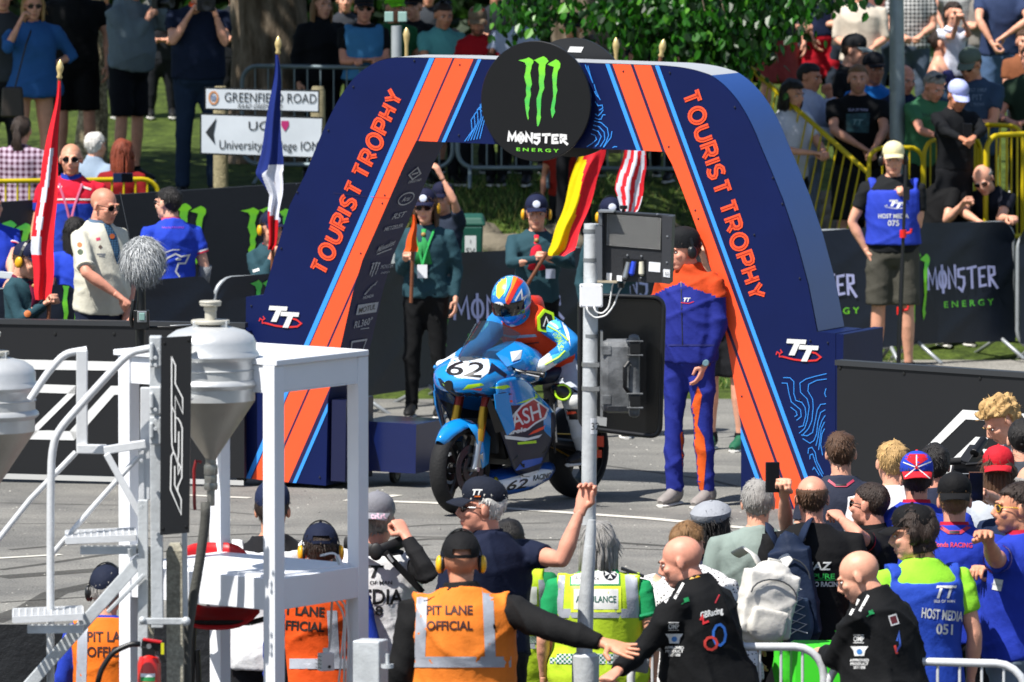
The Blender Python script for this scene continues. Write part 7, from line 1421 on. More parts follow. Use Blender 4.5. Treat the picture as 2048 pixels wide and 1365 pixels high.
# black sign panel with outlined letters running up it
sp_ = Plane(P(322, 860, 36.55), (1, -.12, 0)); sg_ = thing('sign_panel', P(350, 1070, 36.55), 'tall narrow black sign panel with white outlined letters RST running upwards', 'sign')
m = MB(); m.prism(sp_, ccw([sp_.hit(*q) for q in ((322, 676), (383, 672), (378, 1066), (320, 1071))]), 0, -.012, mat('1b1c1f', .35, 0, .03, 60, .06, 3, .4, 'black_sheet')); m.build('panel', parent=sg_)
K = lambda l, o=660: [sp_.hit(310 + a / 6.5, (660 if b >= 0 else 860) + abs(b) / 6.5) for a, b in l]; m = MB(); wl = .0062
for l, c in (([(215, 345), (268, 465), (264, 700), (360, 885), (362, 1085), (266, 865), (264, 1090), (224, 1000)], 0), ([(218, 345), (217, 1300), (217, -1), (222, -200), (240, -275), (298, -410), (334, -488), (303, -580), (300, -400), (309, -290), (311, -30), (304, 1330)], 0), ([(264, 1085), (265, 1365), (265, -165)], 0), ([(268, 1140), (300, 1150), (335, 1210), (355, 1280), (355, -1), (350, -620), (298, -740), (298, -800)], 0), ([(240, -290), (212, -345), (204, -780), (342, -1100), (342, -905), (258, -718), (258, -470)], 0), ([(262, -330), (300, -440)], 0)): m.ribbon(sp_, K(l), wl, .004, WHT, bool(c))
m.build('letters', parent=sg_)
m = MB()
for x, y in ((329, 687), (377, 681), (326, 1058), (372, 1054)): a, b = sp_.hit(x, y); m.lathe(sp_.at(a, b, 0), [(.008, 0), (.006, .004), (0, .005)], plastic('0c0c0d'), n=8, axis=tuple(sp_.n))
m.build('screws', parent=sg_, kind='stuff')
# boom microphone with a fur windshield
mt = thing('boom_microphone', P(283, 700, 41.5), 'boom microphone with a round grey fur windshield in front of the scout leader', 'microphone'); fluff('windshield', P(286, 520, 41.5), .108, 5200, .055, ('6f7375', '96999b', 'b4b7b8', 'cfd1d2'), mt, 12, sq=1.12)
m = MB(); bkp = plastic('0d0e0f', .4); m.tube(pts([(282, 568), (283, 600), (281, 650), (280, 740)], 41.5), [.02, .022, .026, .02], bkp, n=12); m.box(P(283, 640, 41.45), (.08, .05, .1), bkp); m.tube(pts([(290, 655), (345, 655), (382, 652)], 41.5), .007, bkp, n=8); m.tube(pts([(340, 652), (382, 650)], 41.45), .004, SIL, n=6); m.tube(pts([(268, 600), (262, 640), (266, 655)], 41.5), .012, bkp, n=8); m.build('mount', parent=mt, smooth=1, bevel=.004)
m = MB(); m.box(P(284, 634, 41.38), (.05, .02, .06), SIL); m.box(P(284, 634, 41.36), (.03, .012, .04), mat('7fa09a', .2, kind='display')); m.build('display', parent=mt, bevel=.004)
m = MB(); m.tube([P(262, 575, 41.5), P(258, 470, 41.5) , P(240, 385, 41.6)], .0025, plastic('22262a'), n=5); m.build('aerial', parent=mt); m = MB(); m.tube([P(280, 735, 41.5), P(280, 1600, 41.5)], .018, bkp, n=10); m.build('stand', parent=mt)
# white post frame stand
zt = 2.2; L_, N_, R2, F_ = [ongnd(*q, zt) for q in ((226, 699), (553, 721), (738, 700), (434, 680))]
ws = thing('timing_stand', ((L_ + R2) / 2).xy.to_3d() + Vector((0, 0, -.45)), 'tall white painted wooden frame stand with table top and shelf, right of the fuel hopper', 'stand')
m = MB(); tops = [L_, N_, R2, F_]; m.add([q for q in tops] + [q - Vector((0, 0, .028)) for q in tops], [(0, 1, 2, 3), (7, 6, 5, 4), (0, 4, 5, 1), (1, 5, 6, 2), (2, 6, 7, 3), (3, 7, 4, 0)], WP); m.build('table_top', parent=ws, bevel=.004)
ctr = sum(tops, Vector()) / 4; ins = [q.lerp(ctr, .09) for q in tops]; ins[0] = L_.lerp(ctr, .12)
e1 = (N_ - L_).normalized(); ang = math.atan2(e1.y, e1.x); RM = Matrix.Rotation(ang, 3, 'Z')
for q in ins: m = MB(); m.box((q.x, q.y, (zt - .03 - .45) / 2), (.072, .072, zt - .03 + .45), WP, rot=RM); m.build('leg', parent=ws, bevel=.003)
def apron(z0, z1, par, nm, k=1., ins_=ins):
    for i in range(4): a, b = ins_[i], ins_[(i + 1) % 4]; a = Vector((a.x, a.y, (z0 + z1) / 2)); b = Vector((b.x, b.y, (z0 + z1) / 2)); d = (b - a).normalized(); m = MB(); m.bar(a + d * .037, b - d * .037, .05, z1 - z0, WP); m.build(nm, parent=par, bevel=.003)
apron(zt - .15, zt - .03, ws, 'apron'); apron(zt - .158, zt - .15, ws, 'trim')
def shelfz(py): return P(545, py, 37.2).z
z1 = shelfz(1150); z0 = z1 - .16; apron(z0, z1 - .012, ws, 'shelf_apron'); m = MB(); i2 = [q.lerp(ctr, .04) for q in ins]; m.add([Vector((q.x, q.y, z1)) for q in i2] + [Vector((q.x, q.y, z1 - .012)) for q in i2], [(0, 1, 2, 3), (7, 6, 5, 4), (0, 4, 5, 1), (1, 5, 6, 2), (2, 6, 7, 3), (3, 7, 4, 0)], WP); m.build('shelf', parent=ws)
# white cables and a socket box on the right leg
cb = thing('cable', P(690, 1150, 38.9), 'white electric cables looped on the right leg of the white stand', 'cable'); WC = plastic('dfe0df', .4); R_leg = ins[2]; Yr = R_leg.y - .06
for k, l in enumerate(([(640, 1112), (668, 1105), (684, 1122), (688, 1160), (680, 1182), (664, 1190), (690, 1230), (684, 1300), (676, 1380)], [(676, 1110), (690, 1150), (695, 1200), (690, 1260), (688, 1380)], [(672, 1112), (682, 1140), (672, 1175), (664, 1195), (660, 1290), (654, 1312)], [(646, 1190), (668, 1188), (692, 1210), (698, 1280), (692, 1390)])): m = MB(); m.tube([P(a, b, Yr - .012 * (k % 2)) for a, b in rounded(l, 3)], .0055, WC if k != 2 else plastic('b9bbbb'), n=6); m.build('wire', parent=cb, smooth=2)
sx = thing('socket_box', P(652, 1330, Yr), 'white socket box with handwriting hanging by the right leg of the stand', 'socket'); m = MB(); q = P(652, 1324, Yr - .01); m.box(q, (.07, .045, .085), WC, rot=Matrix.Rotation(.5, 3, 'Z')); m.box(q + Vector((.0, 0, .05)), (.03, .03, .03), WC); m.lathe(q + Vector((.017, -.036, -.02)), [(0, 0), (.008, 0)], plastic('111111'), n=10, axis=(.3, -1, 0)); m.build('box', parent=sx, bevel=.005); pl = Plane(q + Vector((-.026, -.02, 0)), (.85, -.5, 0)); m = MB(); [m.ribbon(pl, [(-.018 + .006 * i, z + .003 * math.sin(i * 2.1)) for i in range(7)], .0022, .018, plastic('22262c')) for z in (.03, .012, -.006, -.024)]; m.build('writing', parent=sx)
# red chair on the platform
rc = thing('red_chair', P(440, 1365, 40.4), 'red plastic chair with black metal legs inside the white stand', 'chair'); RP = mat('b5121a', .35, 0, .02, 30, .04, 4, .5, 'red_plastic'); Yc = 38.0
m = MB(); vs = []; nx, ny = 14, 10
for j in range(ny):
    for i in range(nx):
        u = i / (nx - 1) * 2 - 1; t = j / (ny - 1); q = P(432, 1232, Yc - .25) + Vector((u * .2, t * .4, -.03 * (1 - u * u) + .03 * t + .05 * u ** 4 - .05 * max(0, .2 - t) * 3)); vs.append(q)
m.add(vs, [(j * nx + i, j * nx + i + 1, (j + 1) * nx + i + 1, (j + 1) * nx + i) for j in range(ny - 1) for i in range(nx - 1)], RP); o = m.build('seat', parent=rc, smooth=2); s_ = o.modifiers.new('s', 'SOLIDIFY'); s_.thickness = .01
m = MB(); vs = []
for j in range(8):
    for i in range(nx): u = i / (nx - 1) * 2 - 1; t = j / 7; q = P(425, 1205, Yc + .17) + Vector((u * (.2 - .03 * t * t), .04 * t - .05 * (1 - u * u) * -1, .28 * t - .06 * u ** 4 * t)); vs.append(q)
m.add(vs, [(j * nx + i, j * nx + i + 1, (j + 1) * nx + i + 1, (j + 1) * nx + i) for j in range(7) for i in range(nx - 1)], RP); o = m.build('backrest', parent=rc, smooth=2); s_ = o.modifiers.new('s', 'SOLIDIFY'); s_.thickness = .01
for l in ([(388, 1250), (382, 1400)], [(556, 1232), (560, 1250), (575, 1400)], [(500, 1246), (545, 1234), (556, 1232)], [(385, 1246), (500, 1246)], [(395, 1300), (400, 1420)]): m = MB(); m.tube([P(a, b, Yc - .22) for a, b in l], .013, plastic('101011'), n=8); m.build('leg', parent=rc, smooth=1)
# fire extinguisher
fe = thing('fire_extinguisher', P(298, 1500, 35.85), 'red fire extinguisher with black head and hose at the foot of the rig', 'fire extinguisher'); f = 35.85 / FPX; c0 = P(298, 1300, 35.85); m = MB(); m.lathe(Vector((c0.x, c0.y, 0)), [(10 * f, P(0, 1309, 35.85).z), (20 * f, P(0, 1315, 35.85).z), (23.5 * f, P(0, 1328, 35.85).z), (23.5 * f, P(0, 1500, 35.85).z), (0, P(0, 1500, 35.85).z)], mat('c51b14', .3, 0, 0, 30, .05, 4, .5, 'red_paint', coat=.4), n=28); m.build('cylinder', parent=fe, smooth=1)
m = MB(); m.bar(P(283, 1287, 35.85), P(322, 1293, 35.85), .045, .035, bkp, up=(0, 1, 0)); m.bar(P(286, 1279, 35.83), P(324, 1285, 35.83), .012, .04, RP, up=(0, 1, 0)); m.box(P(297, 1304, 35.85), (.06, .05, .05), bkp); m.bar(P(318, 1290, 35.83), P(330, 1325, 35.83), .02, .02, bkp, up=(0, 1, 0)); m.build('valve_head', parent=fe, bevel=.004)
m = MB(); m.box(P(325, 1298, 35.77), (.014, .01, .05), mat('c8c41c', .4)); m.lathe(P(298, 1293, 35.79), [(0, .01), (.011, .01), (.012, 0)], SIL, n=12, axis=(0, -1, 0)); m.build('gauge', parent=fe); m = MB(); m.tube([P(a, b, 35.75) for a, b in rounded([(281, 1289), (262, 1288), (225, 1305), (202, 1340), (194, 1372)])], .013, bkp, n=10); m.build('hose', parent=fe, smooth=2)
pl = Plane(Vector((c0.x, c0.y, 0)), (1, 0, 0)); m = MB(); 
def wrap(x, z, rad=23.7 * f): a = x / rad; return Vector((c0.x + math.sin(a) * rad, c0.y - math.cos(a) * rad, z))
zf = lambda y: P(0, y, 35.85).z
for y0, y1, m_ in ((1345, 1352, WP), (1352, 1361, mat('2c8a4a', .5))):
    for i in range(8): x0, x1 = [(-.04 + .07 * q / 8) for q in (i, i + 1)]; m.add([wrap(x0, zf(y1)), wrap(x1, zf(y1)), wrap(x1, zf(y0)), wrap(x0, zf(y0))], [(0, 1, 2, 3)], m_)
m.build('instruction_label', parent=fe)
# ---------------------------------------------------------------- signal pole
sgp = thing('signal_pole', P(1168, 1560, 38.6), 'grey galvanised pole carrying a pit lane light board and a black panel', 'pole'); Yp = 39.0
m = MB(); m.tube([P(1183, 448, Yp), P(1179, 850, Yp), P(1177, 1050, Yp)], .0365, GAL, n=24); m.build('upper_tube', parent=sgp, smooth=1)
m = MB(); m.tube([P(1184, 1040, Yp - .05), P(1182, 1060, Yp - .05), P(1172, 1200, Yp - .05), P(1168, 1330, Yp - .05)], [.018, .026, .038, .041], GAL, n=20); m.build('lower_tube', parent=sgp, smooth=1)
m = MB(); b = P(1171, 1312, Yp - .05); m.tube([b + Vector((0, 0, .015)), b, Vector((b.x, b.y, -.45))], [.05, .067, .067], GAL, n=24); m.build('base_sleeve', parent=sgp, smooth=1)
for y in (729, 777): m = MB(); q = P(1180, y, Yp); m.lathe(q, [(.0385, -.011), (.0405, -.011), (.0405, .011), (.0385, .011)], SIL, n=24); m.box(q + Vector((.02, -.045, 0)), (.05, .02, .02), SIL); m.bar(q + Vector((0, .02, 0)), q + Vector((.09, .02, 0)), .008, .02, SIL); m.build('band_clamp', parent=sgp, smooth=1)
for y in (462, 520, 672): m = MB(); q = P(1182, y, Yp); m.lathe(q, [(.0372, -.009), (.0385, -.009), (.0385, .009), (.0372, .009)], mat('6a6f72', .5, kind='tape'), n=24); m.build('band', parent=sgp, smooth=1)
pl = Plane(P(1186, 850, Yp - .042), (1, .0, 0)); m = MB(); 
for i in range(6):
    a0, a1 = -.5 + i * .25 + .6, -.25 + i * .25 + .6; c = P(1179, 852, Yp)
    m.add([c + Vector((math.sin(a) * .0375, -math.cos(a) * .0375, z)) for a, z in ((a0, -.038), (a1, -.038), (a1, .04), (a0, .04))], [(0, 1, 2, 3)], WP)
put_text(m, Plane(P(1188, 853, Yp - .034), (.86, .5, 0)), '32', (.004, 0), .036, .006, plastic('141414')); m.build('number_sticker', parent=sgp)
# light board
Yb = 38.8; lb = thing('light_board', P(1275, 565, Yb), 'dark grey light board with a white dot matrix, hung on the signal pole', 'light board'); bp = Plane(P(1200, 420, Yb), (1, -.12, 0)); DG = mat('2a2b2e', .5, 0, .1, 80, .12, 5, .4, 'dark_casing'); hb = lambda l: ccw([bp.hit(*q) for q in l])
m = MB(); m.prism(bp, hb([(1206, 423), (1336, 431), (1334, 567), (1206, 562)]), 0, -.10, DG); m.build('casing', parent=lb, bevel=.004)
m = MB(); m.prism(bp, hb([(1325, 431), (1346, 433), (1341, 568), (1325, 566)]), .03, -.12, mat('343539', .5, kind='side_flange')); m.build('side_flange', parent=lb, bevel=.004)
m = MB(); 
for l in ([(1199, 422), (1206, 423), (1206, 450), (1199, 450)], [(1192, 455), (1199, 450), (1206, 452), (1206, 535), (1196, 540)], [(1197, 540), (1206, 535), (1206, 562), (1197, 560)]): m.prism(bp, hb(l), .045, -.02, mat('5f6368', .45, .3, kind='bracket'))
m.prism(bp, hb([(1199, 420), (1230, 421), (1230, 424), (1199, 424)]), .06, -.05, mat('8a8d90', .4, .4, kind='bracket')); m.prism(bp, hb([(1197, 560), (1236, 562), (1236, 565), (1197, 564)]), .06, -.05, mat('b4a890', .4, .2, kind='bracket')); m.build('bracket', parent=lb)
m = MB(); m.prism(bp, hb([(1211, 425), (1325, 433), (1323, 502), (1211, 493)]), .004, 0, plastic('0a0a0b')); m.build('screen', parent=lb)
m = MB(); A, Bb, C, D = [Vector(bp.hit(*q)) for q in ((1214, 428), (1323, 436), (1321, 500), (1213, 491))]; nn1, nn2 = 36, 21; LW = mat('d6d6d2', .5, kind='led_dot')
for j in range(nn2):
    for i in range(nn1):
        u, v = (i + .5) / nn1, (j + .5) / nn2; q = A.lerp(Bb, u).lerp(D.lerp(C, u), v); r = .0016; m.add([bp.at(q.x + a * r, q.y + b * r, .0085) for a, b in ((-1, -1), (1, -1), (1, 1), (-1, 1))], [(0, 1, 2, 3)], LW)
m.build('led_dots', parent=lb, kind='stuff')
m = MB(); m.prism(bp, hb([(1246, 517), (1292, 520), (1291, 554), (1246, 550)]), .003, 0, plastic('060607')); m.build('connector_recess', parent=lb)
for l, r, m_ in (([(1257, 525), (1250, 555)], .016, SIL), ([(1268, 524), (1263, 548)], .015, mat('2b49c8', .35, kind='blue_plug')), ([(1283, 524), (1283, 548)], .015, mat('cfc9b4', .4, kind='cream_plug'))): m = MB(); m.tube([P(a, b, Yb - .03) for a, b in l], [r * .8, r], m_, n=10); m.ell(P(*l[1], Yb - .03), r * .8, m_, n=10); m.build('connector', parent=lb, smooth=1)
m = MB(); m.prism(bp, hb([(1298, 524), (1321, 526), (1320, 545), (1297, 543)]), .003, 0, WP); m.prism(bp, hb([(1328, 538), (1341, 539), (1341, 555), (1328, 553)]), .033, .03, WP); m.prism(bp, hb([(1213, 546), (1224, 547), (1223, 561), (1213, 560)]), .006, 0, WP); m.prism(bp, hb([(1234, 551), (1244, 552), (1244, 563), (1234, 562)]), .006, 0, WP); a = bp.hit(1335, 547); put_text(m, bp, '32', a, .016, .037, plastic('141414')); m.build('stickers', parent=lb)
m = MB(); q = P(1247, 415, Yb + .02); m.lathe(q, [(0, -.03), (.008, -.03), (.008, -.01), (.02, -.008), (.02, .008), (.0, .01)], bkp, n=8); q = P(1242, 571, Yb + .02); m.lathe(q, [(0, -.014), (.016, -.012), (.016, .01), (.0, .012)], bkp, n=8); m.build('thumb_screw', parent=lb, smooth=1)
m = MB()
for x, y in ((1255, 511), (1283, 513), (1282, 556), (1336, 473), (1335, 525), (1315, 429)): a, b = bp.hit(x, y); m.lathe(bp.at(a, b, .03 if x > 1325 else .004), [(.006, 0), (.004, .003), (0, .004)], SIL, n=8, axis=tuple(bp.n))
m.build('screws', parent=lb, kind='stuff')
jb = thing('junction_box', P(1182, 590, Yp - .06), 'square white junction box on the signal pole below the light board', 'electric box'); m = MB(); m.box(P(1182.5, 591.5, Yp - .065), (.113, .05, .113), WP); m.build('box', parent=jb, bevel=.006); m = MB()
for dx in (-20, 20):
    for dy in (-20, 20): m.lathe(P(1182.5 + dx, 591.5 + dy, Yp - .092), [(.003, 0), (0, .002)], plastic('77777a'), n=6, axis=(0, -1, 0))
m.build('screws', parent=jb, kind='stuff')
cb2 = thing('cable', P(1200, 640, Yp - .06), 'thin white cables looping from the light board to the junction box', 'cable')
for l in ([(1256, 552), (1247, 570), (1237, 585), (1228, 612), (1212, 632), (1190, 637), (1176, 625), (1173, 614)], [(1240, 559), (1226, 565), (1222, 590), (1218, 615), (1205, 628), (1192, 625), (1188, 614)], [(1266, 548), (1258, 556), (1243, 560)]): m = MB(); m.tube([P(a, b, Yp - .09) for a, b in rounded(l, 3)], .0045, WC, n=6); m.build('wire', parent=cb2, smooth=2)
# grey equipment case
cs = thing('equipment_case', P(1240, 830, Yp - .02), 'scuffed grey hard plastic case strapped to the signal pole', 'case'); GC = mat('4c4e50', .5, 0, .25, 30, .35, 9, .4, 'case_plastic', col2='66686a'); m = MB(); q = P(1236, 752, Yp - .06); m.box(q, (.17, .13, .36), GC); m.build('shell', parent=cs, bevel=.035)
m = MB(); m.box(P(1268, 752, Yp - .06), (.055, .15, .40), GC); m.build('lid_rim', parent=cs, bevel=.02); m = MB(); m.box(P(1203, 748, Yp - .03), (.012, .12, .42), SIL); m.build('mounting_rail', parent=cs)
for y in (697, 802): m = MB(); m.box(P(1270, y, Yp - .145), (.05, .02, .055), KP); m.box(P(1270, y - 14, Yp - .145), (.08, .03, .008), GC); m.box(P(1270, y + 14, Yp - .145), (.08, .03, .008), GC); m.build('latch', parent=cs, bevel=.003)
m = MB(); m.tube([P(1258, 725, Yp - .14), P(1250, 735, Yp - .155), P(1250, 775, Yp - .155), P(1258, 785, Yp - .14)], .011, KP, n=8); m.build('handle', parent=cs, smooth=1); m = MB()
for y in (701, 800): m.box(P(1213, y, Yp - .125), (.045, .008, .045), GC)
m.build('pads', parent=cs, bevel=.002)
# big black panel behind, seen from the back
bp2 = thing('black_panel', P(1260, 875, 39.35), 'large rounded black panel behind the grey case, seen from its back', 'panel'); pl2 = Plane(P(1260, 730, 39.3), (1, -.1, 0)); pn = [pl2.hit(*q) for q in rounded([(1100, 592), (1192, 588), (1328, 598), (1320, 873), (1194, 858), (1100, 850)], 5)]; pn = [q for q in pn if q[0] > pl2.hit(1186, 700)[0] - .25]
BKG = mat('0c0d0f', .25, 0, 0, 30, .08, 3, .5, 'gloss_black', coat=.3)
rc4 = [pl2.hit(*q) for q in ((1160, 590), (1328, 596), (1320, 875), (1160, 855))]
def rquad(q, r=.06, n=6):
    out = []
    for i in range(4):
        a, b, c = Vector(q[i - 1]), Vector(q[i]), Vector(q[(i + 1) % 4]); p = b + (a - b).normalized() * r; s = b + (c - b).normalized() * r
        for t in range(n + 1): t /= n; out.append(tuple(p * (1 - t) ** 2 + b * 2 * t * (1 - t) + s * t * t))
    return out
m = MB(); m.prism(pl2, ccw(rquad(rc4)), 0, -.02, BKG); m.build('panel', parent=bp2); m = MB(); m.ribbon(pl2, rquad([tuple(Vector(q) * .985) for q in rc4]), .028, .006, mat('1a1b1e', .3, kind='rim')), ; 
rq = rquad(rc4); m = MB(); m.tube([pl2.at(a, b, .0) for a, b in rq] + [pl2.at(*rq[0], .0)], .012, mat('1a1b1e', .3, kind='rim'), n=8, caps=False); m.build('rim', parent=bp2, smooth=2)
m = MB(); m.prism(pl2, ccw([pl2.hit(*q) for q in ((1194, 833), (1214, 836), (1213, 853), (1194, 850))]), .004, 0, mat('9a9c9d', .5)); m.build('rating_label', parent=bp2)
# ---------------------------------------------------------------- near barrier and bollard
def near_bar(p0, p1, Y0, Y1, label, **k): A = P(*p0, Y0); Bq = P(*p1, Y1); return barrier((A.x, A.y), (Bq.x, Bq.y), -.45, (A.z + Bq.z) / 2 + .45, ALU, label, None, rad=.0195, **k)
near_bar((1262, 1284), (1648, 1304), 37.7, 37.7, 'silver crowd barrier under the racing suits at bottom right, left section', n=9); near_bar((1656, 1306), (2052, 1342), 37.7, 37.5, 'silver crowd barrier at the bottom right corner with rounded end', n=9)
bo = thing('gate_post', P(740, 1500, 36.4), 'square galvanised gate post with hinge pin, left of the official in the orange vest', 'post'); m = MB(); a = P(741, 1280, 36.4); m.box((a.x, a.y, (a.z - .45) / 2), (.13, .12, a.z + .45), GAL, rot=Matrix.Rotation(-.35, 3, 'Z')); m.build('tube', parent=bo, bevel=.006); m = MB(); q = P(775, 1332, 36.3); m.bar(q - Vector((.03, 0, 0)), q + Vector((.015, 0, 0)), .02, .016, GAL); m.lathe(q, [(0, -.01), (.028, -.01), (.028, .008), (.0, .008)], GAL, n=16); m.tube([q, q + Vector((0, 0, .055))], .009, GAL, n=10); m.build('hinge_pin', parent=bo, smooth=1)
# ---------------------------------------------------------------- officials, medics and crowd in the pit lane, seen from behind
NG = 'officials in the pit lane'; CG = 'crowd packed at the lower right'
OV = 'e0701e'; REF = mat('9fa3ac', .4, 0, .1, 80, .1, 20, .5, 'reflective_tape'); INKD = mat('3a1410', .7, kind='print_ink')
def f_(s): return FPX / s
def hiviz(p, x, y, s, w2, top_, bottom, m_=REF, tw=.05, belt=True, nm='reflective_bands'):
    """vertical and belt bands: w2 half distance between braces (m), relative to pixel (x, y)"""
    pr = Print(p['shirt'], x, y, f_(s))
    for q in (-1, 1): pr.poly([(q * w2 - tw / 2, bottom), (q * w2 + tw / 2, bottom), (q * w2 * .92 + tw / 2, top_), (q * w2 * .92 - tw / 2, top_)], m_, .004)
    if belt: pr.rect(0, bottom - tw * .4, .7, tw, m_, .006)
    return pr
# official at far left, behind the stair
p = person(215, 1142, 408, 170, 'pit lane official in orange vest and black headset behind the stair, blue sleeves', NG, top_='long', tc='2038a0', vest=(OV, .62, -.0), cap=('cap', '1a2032'), defend='141416', hair=('short', 'grey'), w=1.08)
pr = hiviz(p, 215, 1290, 408, .13, .14, -.2); pr.text('PIT LANE', (.02, .04), .05, INKD, bold=.004, width=.24); pr.text('OFFICIAL', (.02, -.035), .05, INKD, bold=.004, width=.24); pr.disc(-.13, -.06, .001, WHT); pr.done('vest_print', p['root'])
# two people framed by the stand
p = person(545, 975, 405, 178, 'photographer in navy cap, black top and white tabard framed by the white stand', NG, top_='long', tc='17171a', vest=('cfd0d2', .62, .05), cap=('strap', '1b2440'), hair=('short', 'dark'), w=1.15, skin='b')
pr = Print(p['shirt'], 545, 1090, f_(405)); pr.rect(.02, .0, .1, .03, mat('b23a34', .6)); pr.done('tabard_print', p['root'])
p = person(641, 1060, 408, 183, 'pit lane official in navy cap and yellow ear defenders framed by the white stand', NG, top_='long', tc='1f3794', vest=('d24d16', .62, -.0), cap=('strap', '131a30'), defend='d9a114', hair=('short', 'dark'), w=1.12, yoke=('c8481a', .06), hp=10)  # vest in a deeper orange, shadow put into its colour
pr = hiviz(p, 600, 1230, 408, .17, .02, -.22, belt=True); pr.text('PIT LANE', (.0, .02), .046, mat('160c0a', .7), bold=.005, width=.24, rot=-.06); pr.text('OFFICIAL', (.0, -.055), .046, mat('160c0a', .7), bold=.005, width=.24, rot=-.06); pr.done('vest_print', p['root'])
# white tabard MEDIA
p = person(757, 996, 404, 176, 'photographer in grey cap and white MEDIA tabard between the stand and the orange vest', NG, top_='long', tc='151517', vest=('d4d4d6', .56, .03), cap=('back', '75757b', '7d7d84'), hair=('short', 'grey'), w=1.15, bc='111113', belly=.04, L=None, Rr=(858, 1150, -1, 812, 1072, 1, 'grip'), hy=168, skin='e')
pr = Print(p['shirt'], 750, 1188, f_(404)); BKI = mat('131316', .6, kind='black_ink'); tt(pr.mb, Plane(P(745, 1140, f_(415)) + Vector((0, -.02, 0)), (1, -.1, 0)), 0, 0, .001, BKI, BKI)
pr.text('TT', (-.02, .11), .06, BKI, shear=.35, bold=.006, width=.13); pr.text('ISLE OF MAN', (-.0, .055), .018, BKI, bold=.001, width=.17); pr.text('MEDIA', (.005, -.015), .075, BKI, bold=.006, width=.27); pr.text('28', (.0, -.085), .045, BKI, bold=.004, width=.08); pr.done('tabard_print', p['root'])
HP = Print((lambda o: ([tuple(v.co) for v in o.data.vertices], [tuple(q.vertices) for q in o.data.polygons]))([c for c in p['root'].children if c.name.startswith('cap')][0]), 757, 1032, f_(404)); HP.text('tRR', (.0, .0), .03, mat('c9a5b4', .6), bold=.003, width=.08); HP.rect(0, -.03, .08, .008, mat('b8506a', .6)); HP.done('cap_print', p['root'])
m = MB(); SB = plastic('141416', .6); N = p['N']; YY = f_(404) - .24
m.tube([P(690, 1085, f_(404) - .12), P(720, 1092, YY + .04), P(752, 1104, YY), P(790, 1090, YY + .05), P(815, 1078, YY + .12)], [(.03, .01)] * 5, SB, n=8, flat=(0, 1, 0)); m.ell(P(752, 1104, YY - .0), (.035, .015, .045), SB, n=14); m.bar(P(770, 1105, YY), P(845, 1185, YY + .06), .032, .006, SB, up=(0, 1, 0)); m.bar(P(776, 1110, YY - .01), P(786, 1124, YY - .01), .036, .012, mat('8a8a8c', .4)); m.build('camera_harness', parent=p['root'], smooth=1)
# tall man in navy polo reaching for the pole
p = person(962, 968, 413, -62, 'white-haired man in navy cap and polo with glasses, raising an arm to the pole', NG, top_='polo', tc='131a30', cap=('cap', '161b28'), glasses='17181a', hair=('short', 'white'), hy=-86, w=1.15, belly=.1, skin='e', twist=-120 + 40, L=None, Rr=(1124, 1122, -1, 1164, 1012, -1, 'half', (-.3, -1, 0)), yoke=None)
HPc = [c for c in p['root'].children if c.name.startswith('cap')][0]; HP = Print(([tuple(v.co) for v in HPc.data.vertices], [tuple(q.vertices) for q in HPc.data.polygons]), 955, 985, f_(413)); HP.text('TT', (0, .0), .028, WHT, shear=.3, bold=.003); HP.rect(0, -.02, .03, .006, mat('d4661e', .6)); HP.done('cap_print', p['root'])
# official in the middle, arm outstretched
p = person(922, 1077, 430, 182, 'pit lane official in bright orange vest and yellow ear defenders, arm stretched right', NG, top_='jacket', tc='141415', vest=('e07a2a', .66, -.02), cap=('strap', '121214'), defend='e0b01c', hair=('buzz', 'brown'), w=1.26, belly=.05, skin='b', wr=.008, Rr=(1110, 1258, -1, 1212, 1288, -1, 'open', (0, -.6, .8)))
pr = hiviz(p, 910, 1230, 430, .165, .12, -.2); pr.text('PIT LANE', (-.025, .022), .042, INKD, bold=.0045, width=.215); pr.text('OFFICIAL', (-.025, -.05), .042, INKD, bold=.0045, width=.215); pr.done('vest_print', p['root'])
cp = [c for c in p['root'].children if c.name.startswith('cap')][0]; HP = Print(([tuple(v.co) for v in cp.data.vertices], [tuple(q.vertices) for q in cp.data.polygons]), 922, 1121, f_(430)); HP.text('TOURIST TROPHY', (0, 0), .012, WHT, bold=.0015, width=.09); HP.done('cap_print', p['root'])
# medics
HVY = 'b4d030'; AG = '1b8a52'
p = person(1018, 1038, 400, 178, 'dark-haired medic in yellow hi-vis half hidden behind the outstretched black sleeve', NG, hair=('crop', 'black'), skin='d', tc='126a3e', vest=(HVY, .64, .02), w=1.12)
pr = hiviz(p, 1050, 1200, 400, .1, .1, -.2); pr.rect(-.0, .02, .12, .09, WHT, .006); pr.disc(-.02, .02, .03, plastic('16181c'), .008); pr.rect(0, -.2, .5, .035, mat('1a6a4c', .5, 0, 0, 70, 0, None, .3, 'check', 'c9cccf'), .008); pr.done('vest_print', p['root'])
p = person(1197, 1046, 405, 178, 'grey-haired medic in green shirt and yellow hi-vis ambulance vest behind the pole', NG, sex='f', hair=('bob', 'grey'), tc=AG, vest=(HVY, .64, .0), w=1.3, belly=.04, cuff=('2c9a66',), skin='a', yoke=None)
pr = hiviz(p, 1190, 1215, 405, .19, .2, -.02, tw=.06, belt=False); pr.rect(0, -.03, .55, .045, REF, .006); BK_ = plastic('15171c'); GRB = mat('2a8a50', .5, kind='green_border')
pr.rect(.0, .165, .25, .115, GRB, .007); pr.rect(.0, .165, .235, .1, WHT, .009); pr.rect(.005, .04, .25, .13, mat('d3e63a', .5), .007); pr.rect(.005, .04, .22, .1, WHT, .009); pr.text('St John', (-.045, .18), .028, BK_, off=.012, width=.11); pr.text('Ambulance', (-.04, .145), .02, BK_, off=.012, width=.12); pr.text('AMBULANCE', (.005, .04), .032, mat('1a5a4a', .5), off=.012, bold=.002, width=.2)
